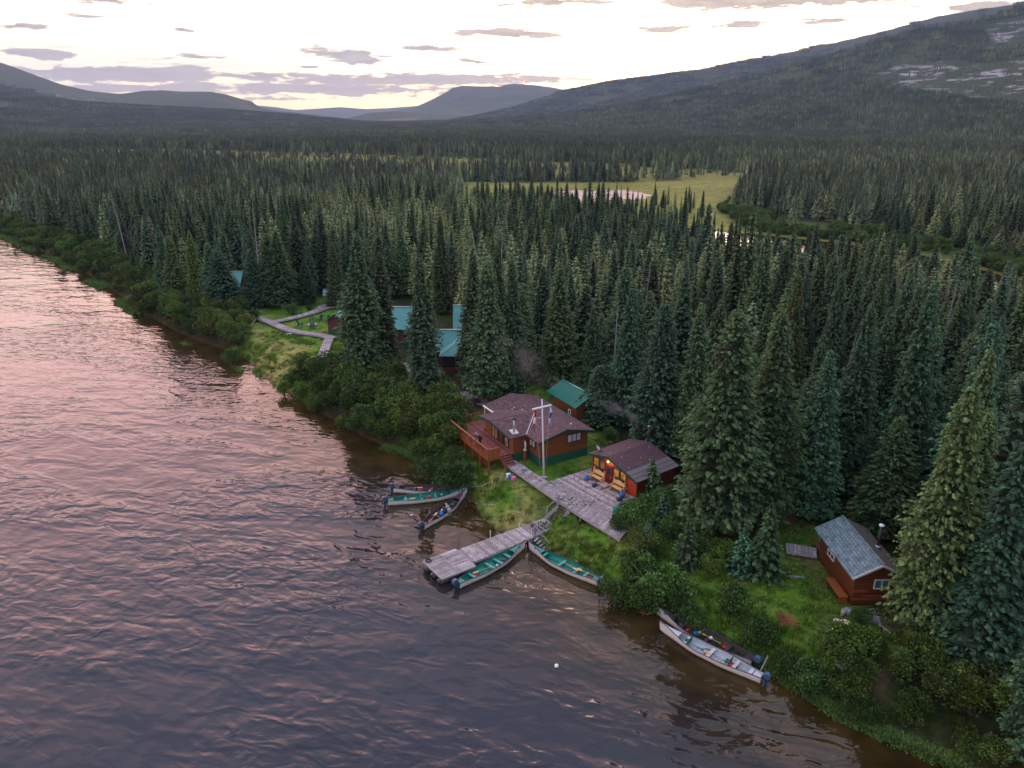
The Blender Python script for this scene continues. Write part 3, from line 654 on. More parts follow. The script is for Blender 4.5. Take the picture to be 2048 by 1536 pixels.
for i in range(3):
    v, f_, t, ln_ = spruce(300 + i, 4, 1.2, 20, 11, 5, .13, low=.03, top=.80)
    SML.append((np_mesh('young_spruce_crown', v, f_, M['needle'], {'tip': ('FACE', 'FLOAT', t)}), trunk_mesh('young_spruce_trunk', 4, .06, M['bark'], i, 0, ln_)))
def tree(name, label, cat, meshes, x, y, h, h0, rs, group=None, color=None, rz=None, z=None):
    zz = float(land(np.array([x]), np.array([y]))[0]) if z is None else z
    o = thing(name, label, cat, (x, y, zz), random.Random(int(x * 91 + y * 7)).uniform(0, 6.28) if rz is None else rz, group, (rs, rs, h / h0))
    for part, me_ in (('crown', meshes[0]), ('trunk', meshes[1])):
        c = bpy.data.objects.new(part, me_); link(c, o)
        if color: c.color = (*color, 1)
    return o
taken = []
def from_tip(tx, ty, by, gz=G):            # tree standing where row `by` meets the ground, its tip seen at (tx, ty)
    y0 = P(tx, by, gz)[1]; d_ = ray(tx, ty); t = y0 / d_[1]; return d_[0] * t, y0, CAM_H + d_[2] * t - gz
KEY = [  # tip x, tip y, base row, radius, mesh, colour, label
 (705, 462, 755, 3.0, 0, (.95, 1.05, 1.1), 'tall blue-green spruce hiding the lawn cabin, its skirt among the shore bushes'),
 (757, 500, 738, 2.3, 2, (1.3, 1., .8), 'olive brown-tinged spruce with bare lower trunk beside the left boardwalk'),
 (838, 503, 800, 2.2, 0, (1., 1., 1.), 'slim grey-green spruce on a bare trunk in front of the teal-roofed cabin'),
 (944, 492, 772, 2.1, 1, (1.1, .85, .8), 'dark narrow spruce at the right corner of the teal-roofed cabin'),
 (975, 520, 805, 2.4, 3, (1., .98, .95), 'broad spruce just behind the lodge, left of a twin-topped neighbour'),
 (1026, 515, 792, 1.9, 0, (1., .98, .9), 'tall spruce rising behind the purple-brown lodge roof near its back gable'),
 (1122, 522, 772, 2.3, 5, (.85, .85, .85), 'dark broad spruce left of the green-roofed shed'),
 (1190, 610, 790, 1.8, 2, (.9, .95, .95), 'spruce directly behind the ridge of the green-roofed shed'),
 (1200, 728, 846, 2.3, 3, (1.1, 1.2, 1.3), 'short pale blue spruce at the right end of the green-roofed shed'),
 (1268, 560, 850, 2.0, 1, (.9, 1., 1.), 'dark spruce in the smoke between shed and maroon-roofed cabin'),
 (1328, 603, 912, 2.5, 3, (1., 1.05, 1.1), 'big blue-green spruce right behind the smoking stovepipe'),
 (1400, 600, 930, 2.0, 2, (.85, .9, .9), 'dark spruce between the stovepipe cabin and the huge twin spruces'),
 (1482, 617, 1064, 3.1, 3, (1., 1.08, 1.1), 'huge wide spruce, left one of the tallest pair in the middle of the camp'),
 (1578, 620, 1040, 2.7, 0, (.95, 1.08, 1.1), 'huge spruce, right one of the tallest pair in the middle of the camp'),
 (1666, 695, 1030, 2.1, 5, (1., 1.2, 1.25), 'slim bright blue-green spruce with a pale bare trunk foot behind the grey-roofed cabin'),
 (1802, 828, 1058, 2.5, 1, (1., 1.1, 1.15), 'conical blue-green spruce close behind the grey-roofed cabin'),
 (1946, 766, 1268, 2.15, 3, (1.25, 1.12, .80), 'olive-topped tall spruce beside the gable of the grey-roofed cabin'),
 (1978, 818, 1240, 2.0, 0, (1.2, 1.1, .85), 'spruce leaning against the olive-topped one on its right side'),
 (2060, 880, 1330, 2.5, 2, (.8, .95, 1.), 'dark spruce cut by the right edge, upper of two there'),
 (2215, 1040, 1500, 1.9, 3, (.85, 1.05, 1.15), 'dark spruce cut by the right edge, nearest the water'),
 (1738, 600, 985, 2.0, 0, (.85, .95, .95), 'dark spruce behind the conical blue-green one'),
 (1600, 545, 945, 2.0, 1, (1.1, 1., .8), 'olive spruce showing over the tallest pair'),
 (1872, 560, 1010, 2.1, 5, (.95, 1.15, 1.1), 'blue-green spruce far behind the olive-topped one'),
 (1990, 640, 1080, 2.2, 3, (.85, 1.05, 1.1), 'blue-green spruce behind the leaning one near the right edge'),
 (437, 500, 622, 2.9, 3, (1., 1.15, 1.2), 'dense blue spruce at the left end of the boardwalk'),
 (412, 484, 617, 2.3, 0, (.95, 1.1, 1.), 'dark spruce immediately left of the dense blue spruce'),
 (378, 458, 607, 1.8, 2, (1.2, 1.1, .7), 'olive green spruce in the shore row, third left of the blue one'),
 (337, 471, 602, 2.0, 3, (1.05, .95, .85), 'grey-green spruce in the shore row above a dead brown bush'),
 (314, 447, 594, 1.9, 1, (.95, 1.05, 1.), 'leftmost spruce of the tall shore row above the willows'),
 (497, 495, 612, 2.2, 2, (.9, 1.05, 1.), 'spruce with bare lower trunk standing on the far lawn'),
 (533, 464, 608, 2.7, 3, (.95, 1.12, 1.15), 'left one of two touching blue spruces behind the far lawn'),
 (549, 459, 611, 2.8, 5, (.95, 1.12, 1.15), 'right one of two touching blue spruces behind the far lawn'),
 (606, 516, 606, 1.7, 1, (1.1, 1., .85), 'small thin spruce left of the red hut'),
 (663, 482, 613, 1.9, 2, (1.1, .9, .9), 'grey-brown spruce in front of the red hut'),
 (592, 392, 566, 1.8, 0, (.9, .95, .95), 'tall spruce behind the fire pit lawn'),
 (560, 386, 566, 1.6, 1, (.9, .95, .9), 'narrow tall spruce behind the two touching blue ones'),
 (800, 440, 590, 1.8, 1, (1., 1., .9), 'spruce behind the middle teal roof'),
 (880, 430, 625, 1.9, 0, (1., .95, .9), 'spruce behind the teal-roofed cabin near the lodge'),
]
for tx, ty, by, R, mi, colr, lab in KEY:
    x, y, h = from_tip(tx, ty, by); taken.append((x, y, R * .75))
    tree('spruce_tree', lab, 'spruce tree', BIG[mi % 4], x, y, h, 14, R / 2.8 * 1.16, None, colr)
SPI = [(1345, 418, 505), (1362, 408, 512), (1388, 418, 515), (1407, 428, 520), (1432, 412, 520), (1448, 432, 530), (1478, 424, 535), (1494, 444, 545), (1522, 440, 548), (1545, 452, 552), (1590, 446, 556), (1617, 462, 566), (1288, 408, 492), (1303, 420, 500), (1246, 400, 490), (1215, 396, 486), (1142, 388, 480), (1090, 392, 490), (1660, 470, 575), (1735, 476, 580), (1820, 490, 600), (1925, 500, 610)]
for tx, ty, by, R in [(a_, b_, c_, 1.25 + .1 * (a_ % 4)) for a_, b_, c_ in SPI] + list(((1058, 402, 505, 1.3), (1170, 372, 470, 1.1), (1186, 376, 474, 1.2), (1112, 398, 490, 1.2), (1265, 376, 486, 1.3), (1333, 378, 500, 1.25), (1352, 402, 500, 1.1), (1373, 364, 492, 1.6), (1398, 404, 498, 1.1), (1418, 398, 505, 1.2), (1230, 410, 498, 1.2), (1560, 420, 520, 1.6), (1508, 470, 560, 1.5), (1640, 462, 560, 1.5), (1775, 462, 580, 1.7), (1880, 475, 600, 1.7), (1962, 500, 615, 1.7), (1320, 430, 520, 1.3), (1465, 452, 548, 1.4), (1700, 472, 566, 1.4))):
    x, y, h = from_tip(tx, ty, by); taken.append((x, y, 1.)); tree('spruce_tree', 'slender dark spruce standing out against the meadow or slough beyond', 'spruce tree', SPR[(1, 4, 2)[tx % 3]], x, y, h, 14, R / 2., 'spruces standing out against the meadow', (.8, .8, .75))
for tx, ty, by, R, mi, colr, lab in [
 (1306, 915, 990, 1.25, 0, (1., 1.15, 1.1), 'young spruce in front of the maroon-roofed cabin side wall'),
 (1330, 982, 1052, 1.15, 1, (1., 1.15, 1.15), 'young spruce between the maroon-roofed cabin and the big bushes'),
 (1381, 1028, 1128, 1.3, 2, (1.1, 1.25, 1.3), 'pale blue young spruce right of the big round bush'),
 (1297, 1040, 1105, .9, 1, (1.1, 1.25, 1.3), 'little blue spruce top poking out of the big bush'),
 (1492, 1048, 1142, 1.15, 0, (1., 1.3, 1.35), 'small blue spruce, left one of the two on the right lawn'),
 (1546, 1004, 1150, 1.6, 1, (.95, 1.2, 1.2), 'larger blue spruce, right one of the two on the right lawn'),
 (1110, 770, 796, .7, 2, (1., 1., .9), 'tiny spruce at the left corner of the green-roofed shed'),
 (786, 748, 806, .9, 1, (1., 1.2, 1.1), 'little spruce top among the shore bushes below the left boardwalk'),
 (262, 500, 560, 1.6, 2, (.9, 1.1, 1.1), 'small spruce at the edge of the left shore willows')]:
    x, y, h = from_tip(tx, ty, by); taken.append((x, y, R)); tree('young_spruce', lab, 'spruce tree', SML[mi], x, y, h, 4, R / 1.2, None, colr)

def snag_mesh(seed, H=11):
    R = random.Random(seed); b = MB(); b.tube([(0, 0, -.3), (.05, 0, H * .5), (.15, .05, H)], [.13, .09, .015], 7)
    for i in range(46): z = H * R.uniform(.2, .97); a = R.uniform(0, 6.28); l = R.uniform(.3, 1.3) * (1.1 - z / H); b.tube([(0, 0, z), (math.cos(a) * l * .5, math.sin(a) * l * .5, z - .03), (math.cos(a) * l, math.sin(a) * l, z - .2 * l)], [.022, .015, .005], 3)
    o = b.build('snag', M['dead']); m_ = o.data; bpy.data.objects.remove(o); return m_
SNAG = [snag_mesh(i) for i in range(3)]
for i, (tx, ty, by, lab) in enumerate(((1050, 372, 440, 'bleached dead tree at the left end of the pond meadow'), (1472, 628, 950, 'grey dead top rising behind the left huge spruce'), (1436, 470, 560, 'thin dead tree before the slough'), (1700, 640, 860, 'dead grey tree behind the grey-roofed cabin wood'), (1235, 590, 790, 'dead tree between the shed and the smoking stovepipe'), (500, 395, 585, 'dead tree left of the tall narrow spruce behind the far lawn'), (1000, 450, 640, 'dead tree in the wood behind the lodge ridge'), (1290, 520, 720, 'bare grey tree in the wood behind the stovepipe'), (1905, 560, 800, 'dead tree in the wood near the right edge'), (232, 380, 530, 'dead tree above the left shore willows'))):
    x, y, h = from_tip(tx, ty, by); o = bpy.data.objects.new('dead_tree', SNAG[i % 3]); link(o); o.location = (x, y, float(land(np.array([x]), np.array([y]))[0])); o.rotation_euler = (.04 * (i % 3 - 1), .05 * (i % 2), i * 1.7); o.scale = (1.1, 1.1, h / 11); tag(o, lab, 'dead tree'); taken.append((x, y, .5))
FE = np.array([(440, 598), (560, 600), (640, 588), (700, 582), (760, 596), (800, 602), (850, 612), (900, 640), (950, 700), (975, 765), (1020, 770), (1060, 762), (1100, 745), (1180, 752), (1220, 790), (1270, 850), (1330, 880), (1370, 930),
               (1400, 985), (1500, 1010), (1600, 1010), (1650, 1000), (1700, 990), (1790, 1040), (1840, 1120), (1870, 1200), (1910, 1270), (2048, 1320), (2400, 1450), (3200, 1900)], float)
HUTS = []            # footprints kept clear: x, y, radius
for px, py, r in ((470, 590, 4.5), (665, 598, 5), (727, 590, 4), (800, 680, 7), (905, 690, 6.5), (915, 745, 5), (1135, 815, 5.5), (690, 655, 6), (1000, 800, 3)): q = P(px, py); HUTS.append((q[0], q[1], r))
def scatter(r0, r1, sp, seed, jit=.42):
    r = np.random.default_rng(seed); n = int(r1 / sp) + 1
    a, b = np.meshgrid(np.arange(-n, n), np.arange(0, n), indexing='ij'); x = (a + r.uniform(-jit, jit, a.shape) + .5 * (b & 1)) * sp; y = (b + r.uniform(-jit, jit, a.shape)) * sp
    x = x.ravel(); y = y.ravel(); R = np.hypot(x, y); A = np.degrees(np.arctan2(x, y)); m = (R >= r0) & (R < r1) & (A > -50) & (A < 58); return x[m], y[m]
x, y = scatter(38, 260, 4.6, 11)
sd = sdist(LAKE, x, y); m = sd > 7.5; x, y, sd = x[m], y[m], sd[m]
px, py = project(x, y, np.full(x.shape, G)); m = (py < np.interp(px, FE[:, 0], FE[:, 1])) | ((px < 440) & (sd > 8.5))
m &= sdist(MEADOW, x, y) > 1.; m &= sdist(THICK, x, y) > 1.; m &= sdist(SLOUGH, x, y) > 2; m &= sdist(POND, x, y) > 3
for hx, hy, hr in HUTS: m &= np.hypot(x - hx, y - hy) > hr
for hx, hy, hr in taken: m &= np.hypot(x - hx, y - hy) > hr + .8
thin = fbm(x, y, 22, 3); m &= thin < .70
x, y = x[m], y[m]; px, py = px[m], py[m]; r_ = np.hypot(x, y); rr = np.random.default_rng(5)
plarch = np.where(px < 950, .8, .5) * sst(85, 130, r_) * sst(.35, .55, fbm(x + 90, y, 30, 3)) * 1.3
isl = rr.random(len(x)) < plarch
h = np.where(isl, rr.uniform(9.5, 13, len(x)), rr.triangular(8.5, 14.2, 17.5, len(x)) - 1.8 * sst(110, 220, r_)) * (.82 + .36 * fbm(x, y, 16, 2))
R = np.where(isl, rr.uniform(1.7, 2.6, len(x)), rr.uniform(1.75, 2.6, len(x)))
h = np.where((px > 1350) & (sdist(SLOUGH, x, y) < 26) & (y < 260), h * (.45 + .35 * rr.random(len(x))), h)
big_ = (r_ < 100) & (px > 930); kp = ~(big_ & (rr.random(len(x)) < .12)); x, y, px, py, r_, h, R, isl, big_ = [v_[kp] for v_ in (x, y, px, py, r_, h, R, isl, big_)]; R = np.where(big_, rr.uniform(1.9, 2.7, len(x)), R); h = np.where(big_, np.maximum(h, 11.) * 1.06, h)
tkx, tky = scatter(120, 330, 7.5, 33); tk = sdist(THICK, tkx, tky) < -1; tkx, tky = tkx[tk], tky[tk]; tk = rr.random(len(tkx)) < .45; tkx, tky = tkx[tk], tky[tk]
x = np.append(x, tkx); y = np.append(y, tky); isl = np.append(isl, rr.random(len(tkx)) < .5); h = np.append(h, rr.uniform(3, 7.5, len(tkx))); R = np.append(R, rr.uniform(.9, 1.5, len(tkx))); big_ = np.append(big_, np.zeros(len(tkx), bool))
# scattered thin trees on the meadow between lodge wood and pond
mx_, my_ = scatter(120, 300, 8.5, 12); mm = (sdist(MEADOW, mx_, my_) < -2) & (sdist(POND, mx_, my_) > 4) & (sdist(SLOUGH, mx_, my_) > 1.5)
pmx, pmy = project(mx_, my_, np.full(mx_.shape, 1.)); mm &= (pmx < 1200) | (pmy > 400) & (pmx < 1420) & (np.random.default_rng(1).random(len(mx_)) < .8)
x = np.append(x, mx_[mm]); y = np.append(y, my_[mm]); nl = mm.sum(); isl = np.append(isl, rr.random(nl) < .4); h = np.append(h, rr.uniform(5.5, 10.5, nl)); R = np.append(R, rr.uniform(.9, 1.4, nl)); r_ = np.hypot(x, y); big_ = np.append(big_, np.zeros(nl, bool))
inframe = np.abs(np.degrees(np.arctan2(x, y))) < 36
zg = land(x, y)
size = h / r_ * np.where(inframe, 1, .01)
ZX = [(150, 'at the far left edge'), (300, 'above the left shore willows'), (440, 'left of the dense blue spruce'), (560, 'behind the far lawn'), (690, 'behind the fire pit and red hut'), (820, 'behind the two teal roofs'), (950, 'behind the screened porch cabin'),
      (1080, 'behind the left half of the lodge'), (1200, 'behind the green-roofed shed'), (1340, 'behind the maroon-roofed cabin'), (1480, 'left of the huge twin spruces'), (1620, 'right behind the huge twin spruces'), (1760, 'behind the grey-roofed cabin'), (1900, 'behind the olive-topped spruce'), (9999, 'at the right edge')]
def zone_of(px_, py_, r):
    a = next(t for lim, t in ZX if px_ < lim); d_ = 'in the front rows' if r < 95 else 'mid-wood' if r < 125 else 'deep in the wood' if r < 160 else 'at the wood far side'
    return d_ + ' ' + a, d_ + ' ' + a
rest_s = []; rest_l = []
order = np.argsort(-size); ns_ = nl_ = 0; NS, NL = 300 - len(KEY) - 29 - len(SPI), 300
px, py = project(x, y, zg)
pts_s = []; pts_l = []
for i in order:
    if isl[i] and nl_ < NL and inframe[i]:
        nl_ += 1; a, gname = zone_of(px[i], py[i], r_[i]); tree('larch_tree', 'pale green larch ' + a, 'larch tree', LAR[i % 4], x[i], y[i], h[i], 12, R[i] / 2, 'larches ' + gname, z=zg[i])
    elif not isl[i] and ns_ < NS and inframe[i]:
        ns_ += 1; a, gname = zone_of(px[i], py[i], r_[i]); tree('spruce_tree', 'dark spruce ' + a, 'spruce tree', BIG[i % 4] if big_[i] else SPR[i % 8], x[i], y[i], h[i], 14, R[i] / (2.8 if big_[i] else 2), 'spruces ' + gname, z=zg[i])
    else: (pts_l if isl[i] else pts_s).append((x[i], y[i], zg[i], R[i] / 2, h[i] / (12 if isl[i] else 14), i % (4 if isl[i] else 8)))
print('individual', ns_, nl_, 'rest', len(pts_s), len(pts_l))

# ---- mass woods: points that carry whole trees, and patches of small trees farther off
def lowtree(r, x0, y0, h, R, layers, n, larch):
    Q = []; T = []
    for j in range(layers):
        u = j / layers; z = h * (.06 + .86 * u); rad = R * (1 - u) ** .8 * r.uniform(.75, 1.2) + .08
        a = r.uniform(0, 6.28) + np.arange(n) * 6.283 / n + r.normal(0, .2, n); rd = rad * r.uniform(.7, 1.25, n)
        top = np.array([x0, y0, z + h * 1.35 / layers]); w_ = 3.1 / n
        p1 = np.stack([x0 + np.cos(a - w_) * rd * .8, y0 + np.sin(a - w_) * rd * .8, np.full(n, z) + r.normal(0, .12, n)], -1)
        p2 = np.stack([x0 + np.cos(a) * rd * 1.15, y0 + np.sin(a) * rd * 1.15, np.full(n, z - .25 * h / layers)], -1)
        p3 = np.stack([x0 + np.cos(a + w_) * rd * .8, y0 + np.sin(a + w_) * rd * .8, np.full(n, z) + r.normal(0, .12, n)], -1)
        Q.append(np.stack([np.repeat(top[None], n, 0), p1, p2, p3], 1)); T.append(np.clip(r.uniform(.1, .75, n) + (.25 if larch else 0), 0, 1))
    return Q, T
def patch_mesh(seed, size, nt, layers, n, hr, lf):
    r = np.random.default_rng(seed); Q = []; T = []
    for _ in range(nt):
        la = r.random() < lf; hh = r.uniform(*hr) * (.9 if la else 1)
        q, t = lowtree(r, *(r.uniform(-size / 2, size / 2, 2)), hh, (1.5 if not la else 1.8) * r.uniform(.75, 1.2) * hh / 10, layers, n, la)
        Q += q; bright = .32 if la else 0.; dd = r.uniform(-.1, .1); T += [np.clip(a * .6 + bright + dd, 0, 1) for a in t]
    Q = np.concatenate(Q)
    return np_mesh('wood_patch', Q.reshape(-1, 3), np.arange(len(Q) * 4).reshape(-1, 4), M['farleaf'], {'tip': ('FACE', 'FLOAT', np.concatenate(T))})
def instancer(name, label, cat, pts, objs, extra=None):
    """one object whose points carry instances; pts rows: x y z sxy sz variant"""
    c = bpy.data.collections.new(name + '_source'); 
    for o in objs: c.objects.link(o)
    pts = np.array(pts, np.float32); me_ = bpy.data.meshes.new(name); me_.vertices.add(len(pts)); me_.vertices.foreach_set('co', pts[:, :3].ravel())
    for an, k in (('sxy', 3), ('sz', 4)): a = me_.attributes.new(an, 'FLOAT', 'POINT'); a.data.foreach_set('value', pts[:, k])
    a = me_.attributes.new('vi', 'INT', 'POINT'); a.data.foreach_set('value', pts[:, 5].astype(np.int32))
    rzv = np.random.default_rng(9).uniform(0, 6.28, len(pts)).astype(np.float32); a = me_.attributes.new('rz', 'FLOAT', 'POINT'); a.data.foreach_set('value', rzv)
    o = bpy.data.objects.new(name, me_); link(o); tag(o, label, cat, kind='stuff')
    nt = bpy.data.node_groups.new(name + '_nodes', 'GeometryNodeTree'); nt.interface.new_socket('Geometry', in_out='INPUT', socket_type='NodeSocketGeometry'); nt.interface.new_socket('Geometry', in_out='OUTPUT', socket_type='NodeSocketGeometry')
    N = nt.nodes; Lk = nt.links; gi = N.new('NodeGroupInput'); go = N.new('NodeGroupOutput'); ip = N.new('GeometryNodeInstanceOnPoints')
    ci = N.new('GeometryNodeCollectionInfo'); ci.inputs['Collection'].default_value = c; ci.inputs['Separate Children'].default_value = True; ci.inputs['Reset Children'].default_value = True
    def na(nm, typ): n = N.new('GeometryNodeInputNamedAttribute'); n.data_type = typ; n.inputs[0].default_value = nm; return n.outputs['Attribute']
    Lk.new(gi.outputs[0], ip.inputs['Points']); Lk.new(ci.outputs[0], ip.inputs['Instance']); ip.inputs['Pick Instance'].default_value = True
    Lk.new(na('vi', 'INT'), ip.inputs['Instance Index'])
    cr = N.new('ShaderNodeCombineXYZ'); Lk.new(na('rz', 'FLOAT'), cr.inputs[2]); er = N.new('FunctionNodeEulerToRotation'); Lk.new(cr.outputs[0], er.inputs[0]); Lk.new(er.outputs[0], ip.inputs['Rotation'])
    cs = N.new('ShaderNodeCombineXYZ'); s1_ = na('sxy', 'FLOAT'); Lk.new(s1_, cs.inputs[0]); Lk.new(s1_, cs.inputs[1]); Lk.new(na('sz', 'FLOAT'), cs.inputs[2]); Lk.new(cs.outputs[0], ip.inputs['Scale'])
    Lk.new(ip.outputs[0], go.inputs[0]); md = o.modifiers.new('wood', 'NODES'); md.node_group = nt; return o
def src(meshes, nm): return [bpy.data.objects.new('%s_%02d' % (nm, i), m_) for i, m_ in enumerate(meshes)]
instancer('larch_wood', 'the farther pale green larches scattered through the valley wood', 'larch wood', pts_l, src([a[0] for a in LAR], 'larch'))
pat = [patch_mesh(40 + i, 15, 14, 8, 6, (7, 13.5), lf) for i, lf in enumerate((.1, .75, .25))] + [patch_mesh(43, 15, 5, 7, 6, (4, 7.5), .2)] + \
      [patch_mesh(50 + i, 26, 42, 5, 4, (8, 11.5), lf) for i, lf in enumerate((.08, .6, .25))] + [patch_mesh(53, 26, 16, 5, 4, (4.5, 8), .2)] + \
      [patch_mesh(60 + i, 44, 110, 3, 4, (9, 12.5), lf) for i, lf in enumerate((.05, .45))] + [patch_mesh(63, 44, 34, 3, 4, (5, 8), .2)]
wp = [tuple(p) for p in pts_s]
for r0, r1, sz, base_i, sp_i in ((260, 950, 13.5, 8, 11), (950, 2100, 24, 12, 15), (2100, 4300, 40, 16, 18)):
    qx, qy = scatter(r0, r1, sz, 70 + base_i, .15)
    sdl = sdist(LAKE, qx, qy); k = sdl > sz * .6; qx, qy = qx[k], qy[k]
    if r0 < 500: k = (sdist(MEADOW, qx, qy) > 8) & (sdist(SLOUGH, qx, qy) > 9) & (sdist(THICK, qx, qy) > 7) & (sdist(POND, qx, qy) > 9); qx, qy = qx[k], qy[k]
    ib = np.zeros(qx.shape, bool)
    for b in BOGS: ib |= sdist(b, qx, qy + (fbm(qx, qy, 14, 4) - .5) * 60) < 4
    hh = hills(qx, qy); zz = land(qx, qy); pxx, pyy = project(qx, qy, zz)
    rk = np.minimum(sdist(rockpoly, pxx, pyy), sdist(rock2, pxx, pyy)) < 6; rk &= hh > 20
    rnd = np.random.default_rng(r0).random(len(qx)); lz = fbm(qx, qy * 1.6, 230, 3) + .16 * fbm(qx, qy, 40, 2)
    gap = (fbm(qx, qy, 190, 4) > .58) & ((hh > 30) | (fbm(qx + 500, qy, 260, 3) > .55) & (r0 > 300))
    var = np.where(lz > .62, base_i + 1, base_i)
    if base_i < 16: var = np.where((lz > .52) & (lz <= .62), base_i + 2, var)
    keep_ = np.ones(len(qx), bool); var = np.where(ib | rk | gap, sp_i, var); keep_ &= ~(ib & (rnd < .35)) & ~(rk & (rnd < .55))
    keep_ &= ~((hh > 300) & (np.hypot(qx, qy) > 3000) & (rnd < .8))
    dz = .8 + sst(20, 80, hh) * (1.2 if sz < 30 else 2.4)
    for a, b_, c_, v_ in zip(qx[keep_], qy[keep_], (zz - dz)[keep_], var[keep_]): wp.append((a, b_, c_, 1., 1., v_))
print('wood points', len(wp))
instancer('spruce_wood', 'dark spruce wood filling the valley floor and climbing the hills', 'spruce wood', wp, src([a[0] for a in SPR], 'near') + src(pat, 'patch'))
# ------------------------------------------------------------------ shrubs, reeds and grass
def shrub_meshes(seed, n=2600):
    r = np.random.default_rng(seed); lob = 9
    la = r.uniform(0, 6.28, lob); lc = np.stack([np.cos(la) * r.uniform(.1, .62, lob), np.sin(la) * r.uniform(.1, .62, lob), r.uniform(.28, .68, lob)], -1); lr = r.uniform(.26, .46, lob)
    k = r.integers(0, lob, n); dr = r.normal(size=(n, 3)); dr /= np.linalg.norm(dr, axis=1, keepdims=True); dr[:, 2] = np.abs(dr[:, 2]) * np.where(r.random(n) < .75, 1, -1)
    rad = lr[k] * r.uniform(.45, 1.08, n) ** .5; p = lc[k] + dr * rad[:, None]; p[:, 2] = np.maximum(p[:, 2], .02)
    a = r.uniform(0, 6.28, n); e = r.normal(.25, .55, n); ax = np.stack([np.cos(a) * np.cos(e), np.sin(a) * np.cos(e), np.sin(e)], -1); ax = ax + dr * .7; ax /= np.linalg.norm(ax, axis=1, keepdims=True)
    rf = r.normal(size=(n, 3)); rf -= ax * (rf * ax).sum(1, keepdims=True); rf /= np.linalg.norm(rf, axis=1, keepdims=True)
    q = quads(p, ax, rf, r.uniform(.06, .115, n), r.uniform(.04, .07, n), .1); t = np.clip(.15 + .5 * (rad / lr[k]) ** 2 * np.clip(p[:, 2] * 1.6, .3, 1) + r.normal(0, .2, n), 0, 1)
    crown = np_mesh('shrub_foliage', q.reshape(-1, 3), np.arange(n * 4).reshape(-1, 4), M['leaf'], {'tip': ('FACE', 'FLOAT', t)})
    b = MB(); R = random.Random(seed)
    for i in range(lob): b.tube([(0, 0, -.08), (lc[i][0] * .5, lc[i][1] * .5, lc[i][2] * .4), tuple(lc[i])], [.022, .015, .006], 4)
    o = b.build('shrub_stem', M['bark']); s_ = o.data; bpy.data.objects.remove(o); return crown, s_
SHR = [shrub_meshes(500 + i) for i in range(5)]
shrub_n = 0
def shrub(x, y, w_, h, label, group=None, color=None, seed=0):
    global shrub_n
    z = float(land(np.array([x]), np.array([y]))[0]); z = max(z, .0)
    o = thing('shrub', label, 'shrub', (x, y, z), random.Random(int(x * 31 + y * 17)).uniform(0, 6.28), group, (w_ / 2 * 1.05, w_ / 2 * 1.05, h))
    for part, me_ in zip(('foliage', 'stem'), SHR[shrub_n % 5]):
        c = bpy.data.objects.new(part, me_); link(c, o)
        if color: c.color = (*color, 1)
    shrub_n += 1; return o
BUSH = [ # px centre, base row, width, height, label
 (905, 955, 5.4, 3.1, 'large round willow bush overhanging the water above the three moored canoes'),
 (862, 925, 4.2, 2.6, 'willow bush at the water just left of the large round one'),
 (1272, 1052, 4.0, 2.6, 'rounded bush behind the green barrel'),
 (1240, 1060, 2.2, 1.4, 'low bush at the foot of the green barrel'),
 (1355, 1078, 3.4, 2.2, 'bush between the two young spruces right of the barrel'),
 (1262, 1132, 4.4, 2.7, 'big round bush covering the end of the boardwalk'),
 (1325, 1165, 5.2, 3.0, 'biggest bush of the clump below the boardwalk end'),
 (1292, 1178, 3.2, 2.2, 'bush of the clump that hangs over the bow of the plum canoe'),
 (1230, 1160, 3.0, 1.8, 'low bush on the bank right of the green dock canoe'),
 (1372, 1186, 3.2, 2.0, 'bush right of the biggest clump, above the moored canoes'),
 (1458, 1208, 4.0, 2.6, 'round bush on the bank halfway along the moored plum canoe'),
 (1515, 1250, 3.4, 2.3, 'bush above the stern of the plum canoe'),
 (1392, 1206, 2.4, 1.6, 'small bush on the bank beside the bow half of the plum canoe'),
 (1445, 1120, 3.2, 1.7, 'yellow-green bush left of the small blue spruce'),
 (1240, 815, 3.0, 2.0, 'bush in the gap between shed and maroon-roofed cabin'), (1215, 875, 2.6, 1.3, 'low bush behind the solar panel'), (1262, 848, 3.2, 1.9, 'bush behind the back eave of the maroon-roofed cabin'),
 (1330, 1010, 2.8, 1.8, 'bush beside the lean-to of the maroon-roofed cabin'),
 (585, 628, 3.4, 1.9, 'grey-green round bush on the far lawn above the branching boardwalk'),
 (622, 618, 2.0, .9, 'small bush right of the round one on the far lawn'),
 (566, 764, 2.6, 1.8, 'willow bush at the shore end of the yellow lawn slope'),
 (598, 768, 2.8, 2.1, 'upright bush on the right side of the yellow lawn slope'),
 (640, 775, 3.2, 2.4, 'tall bush left of the tall blue-green spruce'),
 (1722, 1240, 1.8, .9, 'small leafy bush between the tree stumps and the root stump'),
 (1640, 1335, 3.6, 1.9, 'bush on the bank below the sawn stumps'),
 (458, 704, 3.4, 2.2, 'rounded willow at the left edge of the yellow lawn slope'),
 (452, 660, 4.0, 2.8, 'olive bush under the dense blue spruce'), (490, 668, 3.0, 2.0, 'light green bush at the lawn edge under the boardwalk'),
]
placed = []
for px_, py_, w_, h_, lab in BUSH:
    q = P(px_, py_, G if True else 0); shrub(q[0], q[1], w_, h_, lab, None, (1.3, 1.25, .8) if 'yellow' in lab or 'olive' in lab else (.9, 1., 1.) ); placed.append((q[0], q[1], w_ * .42))
